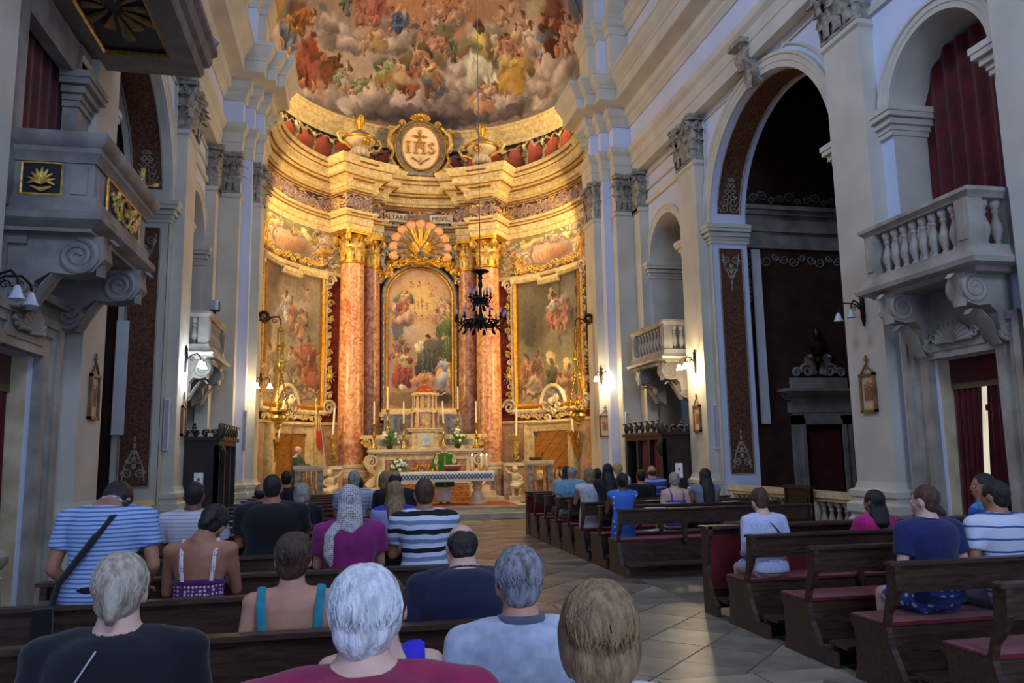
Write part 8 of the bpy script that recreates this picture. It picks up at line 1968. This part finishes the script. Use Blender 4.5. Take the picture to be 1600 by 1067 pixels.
person('p', 'sit', 'young man in a navy T-shirt and blue palm-print shorts on the right', 'skin_p', 'crop', 'brown', C('navy_tee', (28, 40, 96)), bottom=dots('palm_print_shorts', srgb(60, 84, 160), srgb(206, 216, 240), 16, .3), legs='shorts', lean=.1, yaw=.5, arms='lap', w=1.1)
person('q', 'sit', 'young man with black hair in a white T-shirt with thin blue stripes', 'skin_t', 'short', 'black', stripes('white_thin_stripe_tee', [(.84, srgb(206, 212, 228)), (.16, srgb(60, 84, 150))], .085), bottom=C('print_shorts', (130, 126, 146)), legs='shorts', lean=.15, yaw=.45, arms='lap', w=1.15)
person('r', 'sit', 'man in a bright blue striped polo turned to his left near the red curtains', 'skin_t', 'crop', 'black', stripes('azure_stripe', [(.5, srgb(28, 96, 196)), (.5, srgb(60, 150, 206))], .14), bottom=C('dark_trousers', (26, 26, 34)), rz=.9, yaw=.2, arms='lap', w=1.12)
person('s', 'sit', 'brown-haired person bending low beyond the man in the navy T-shirt', 'skin_t', 'bun', 'brown', C('dark_top', (40, 34, 36)), bottom=C('black_trousers', (14, 14, 18)), lean=.3, pitch=.3)
# --- clergy
GRN = C('green_vestment', (40, 120, 28), (30, 96, 20)); ALB = C('white_alb', (226, 224, 216))
pp, T_, hm_, H_, arm_ = person('priest', 'stand', 'priest in a green chasuble and white alb bowing at the altar table', 'skin_p', 'short', 'lgrey', None, bottom=None, rz=PI, lean=.12, pitch=.5, arms='orans', floor=.32, vox=.013)
g = MB(); P_ = [T_((0, 0, H_ + .52)), T_((0, 0, H_ + .44)), T_((0, 0.01, H_ + .3)), T_((0, .02, H_ + .05)), Vector((0, .02, H_ - .2)), Vector((0, .02, H_ - .44))]
g.tube(P_, [.09, .2, .25, .27, .27, .28], 22, .62)
for q in (-1, 1):
    S, E_, W_ = arm_(q); g.tube([S, S.lerp(E_, .6), E_ + Vector((0, 0, -.02)), E_.lerp(W_, .45) + Vector((0, 0, -.05))], [.08, .11, .13, .1], 12)
remesh(g, .018, GRN, 'chasuble', pp, 2, .006, 6)
MB().tube([T_((0, .145, H_ + .42)), T_((0, .175, H_ + .2)), Vector((0, .18, H_ - .1)), Vector((0, .19, H_ - .4))], .03, 6, .3).build('orphrey', C('gold_orphrey', (150, 140, 50)), pp)
g = MB().tube([Vector((0, .0, H_ - .3)), Vector((0, 0, .35)), Vector((0, 0, .06))], [.2, .21, .23], 20, .7)
remesh(g, .018, ALB, 'alb', pp, 2)
for q in (-1, 1): S, E_, W_ = arm_(q); MB().tube([E_, W_ - (W_ - E_).normalized() * .03], [.05, .055], 10).build('alb_sleeve', ALB, pp, 60)
MB().tube([hm_ @ Vector((.062 * cos(a), .06 * sin(a), .03)) for a in [2 * PI * i / 14 for i in range(15)]], .018, 6).build('alb_collar', ALB, pp, 60)
for q in (-1, 1): S, E_, W_ = arm_(q); hand(pp, W_, (0, .25, 1), (q * .9, -.3, 0), M['skin_p'], q, .12, 1.1)
DG_ = C('dark_green_vestment', (52, 78, 54), (40, 62, 44))
pp, T_, hm_, H_, arm_ = person('lector', 'stand', 'bald older man in a dark green vestment standing at the left marble lectern', 'skin_p', 'balding', 'lgrey', None, bottom=None, rz=-1.9, lean=.06, pitch=.05, arms='desk', floor=.32, vox=.014)
g = MB(); g.tube([T_((0, 0, H_ + .52)), T_((0, 0, H_ + .44)), T_((0, 0.01, H_ + .3)), T_((0, .0, H_ + .05)), Vector((0, 0, H_ - .3)), Vector((0, 0, .1))], [.08, .19, .22, .23, .25, .28], 22, .68)
for q in (-1, 1): S, E_, W_ = arm_(q); g.tube([S, S.lerp(E_, .6), E_, E_.lerp(W_, .8)], [.08, .09, .09, .07], 12); hand(pp, W_, W_ - E_, (0, 0, 1), M['skin_p'], q)
remesh(g, .02, DG_, 'vestment', pp, 2, .006, 6)
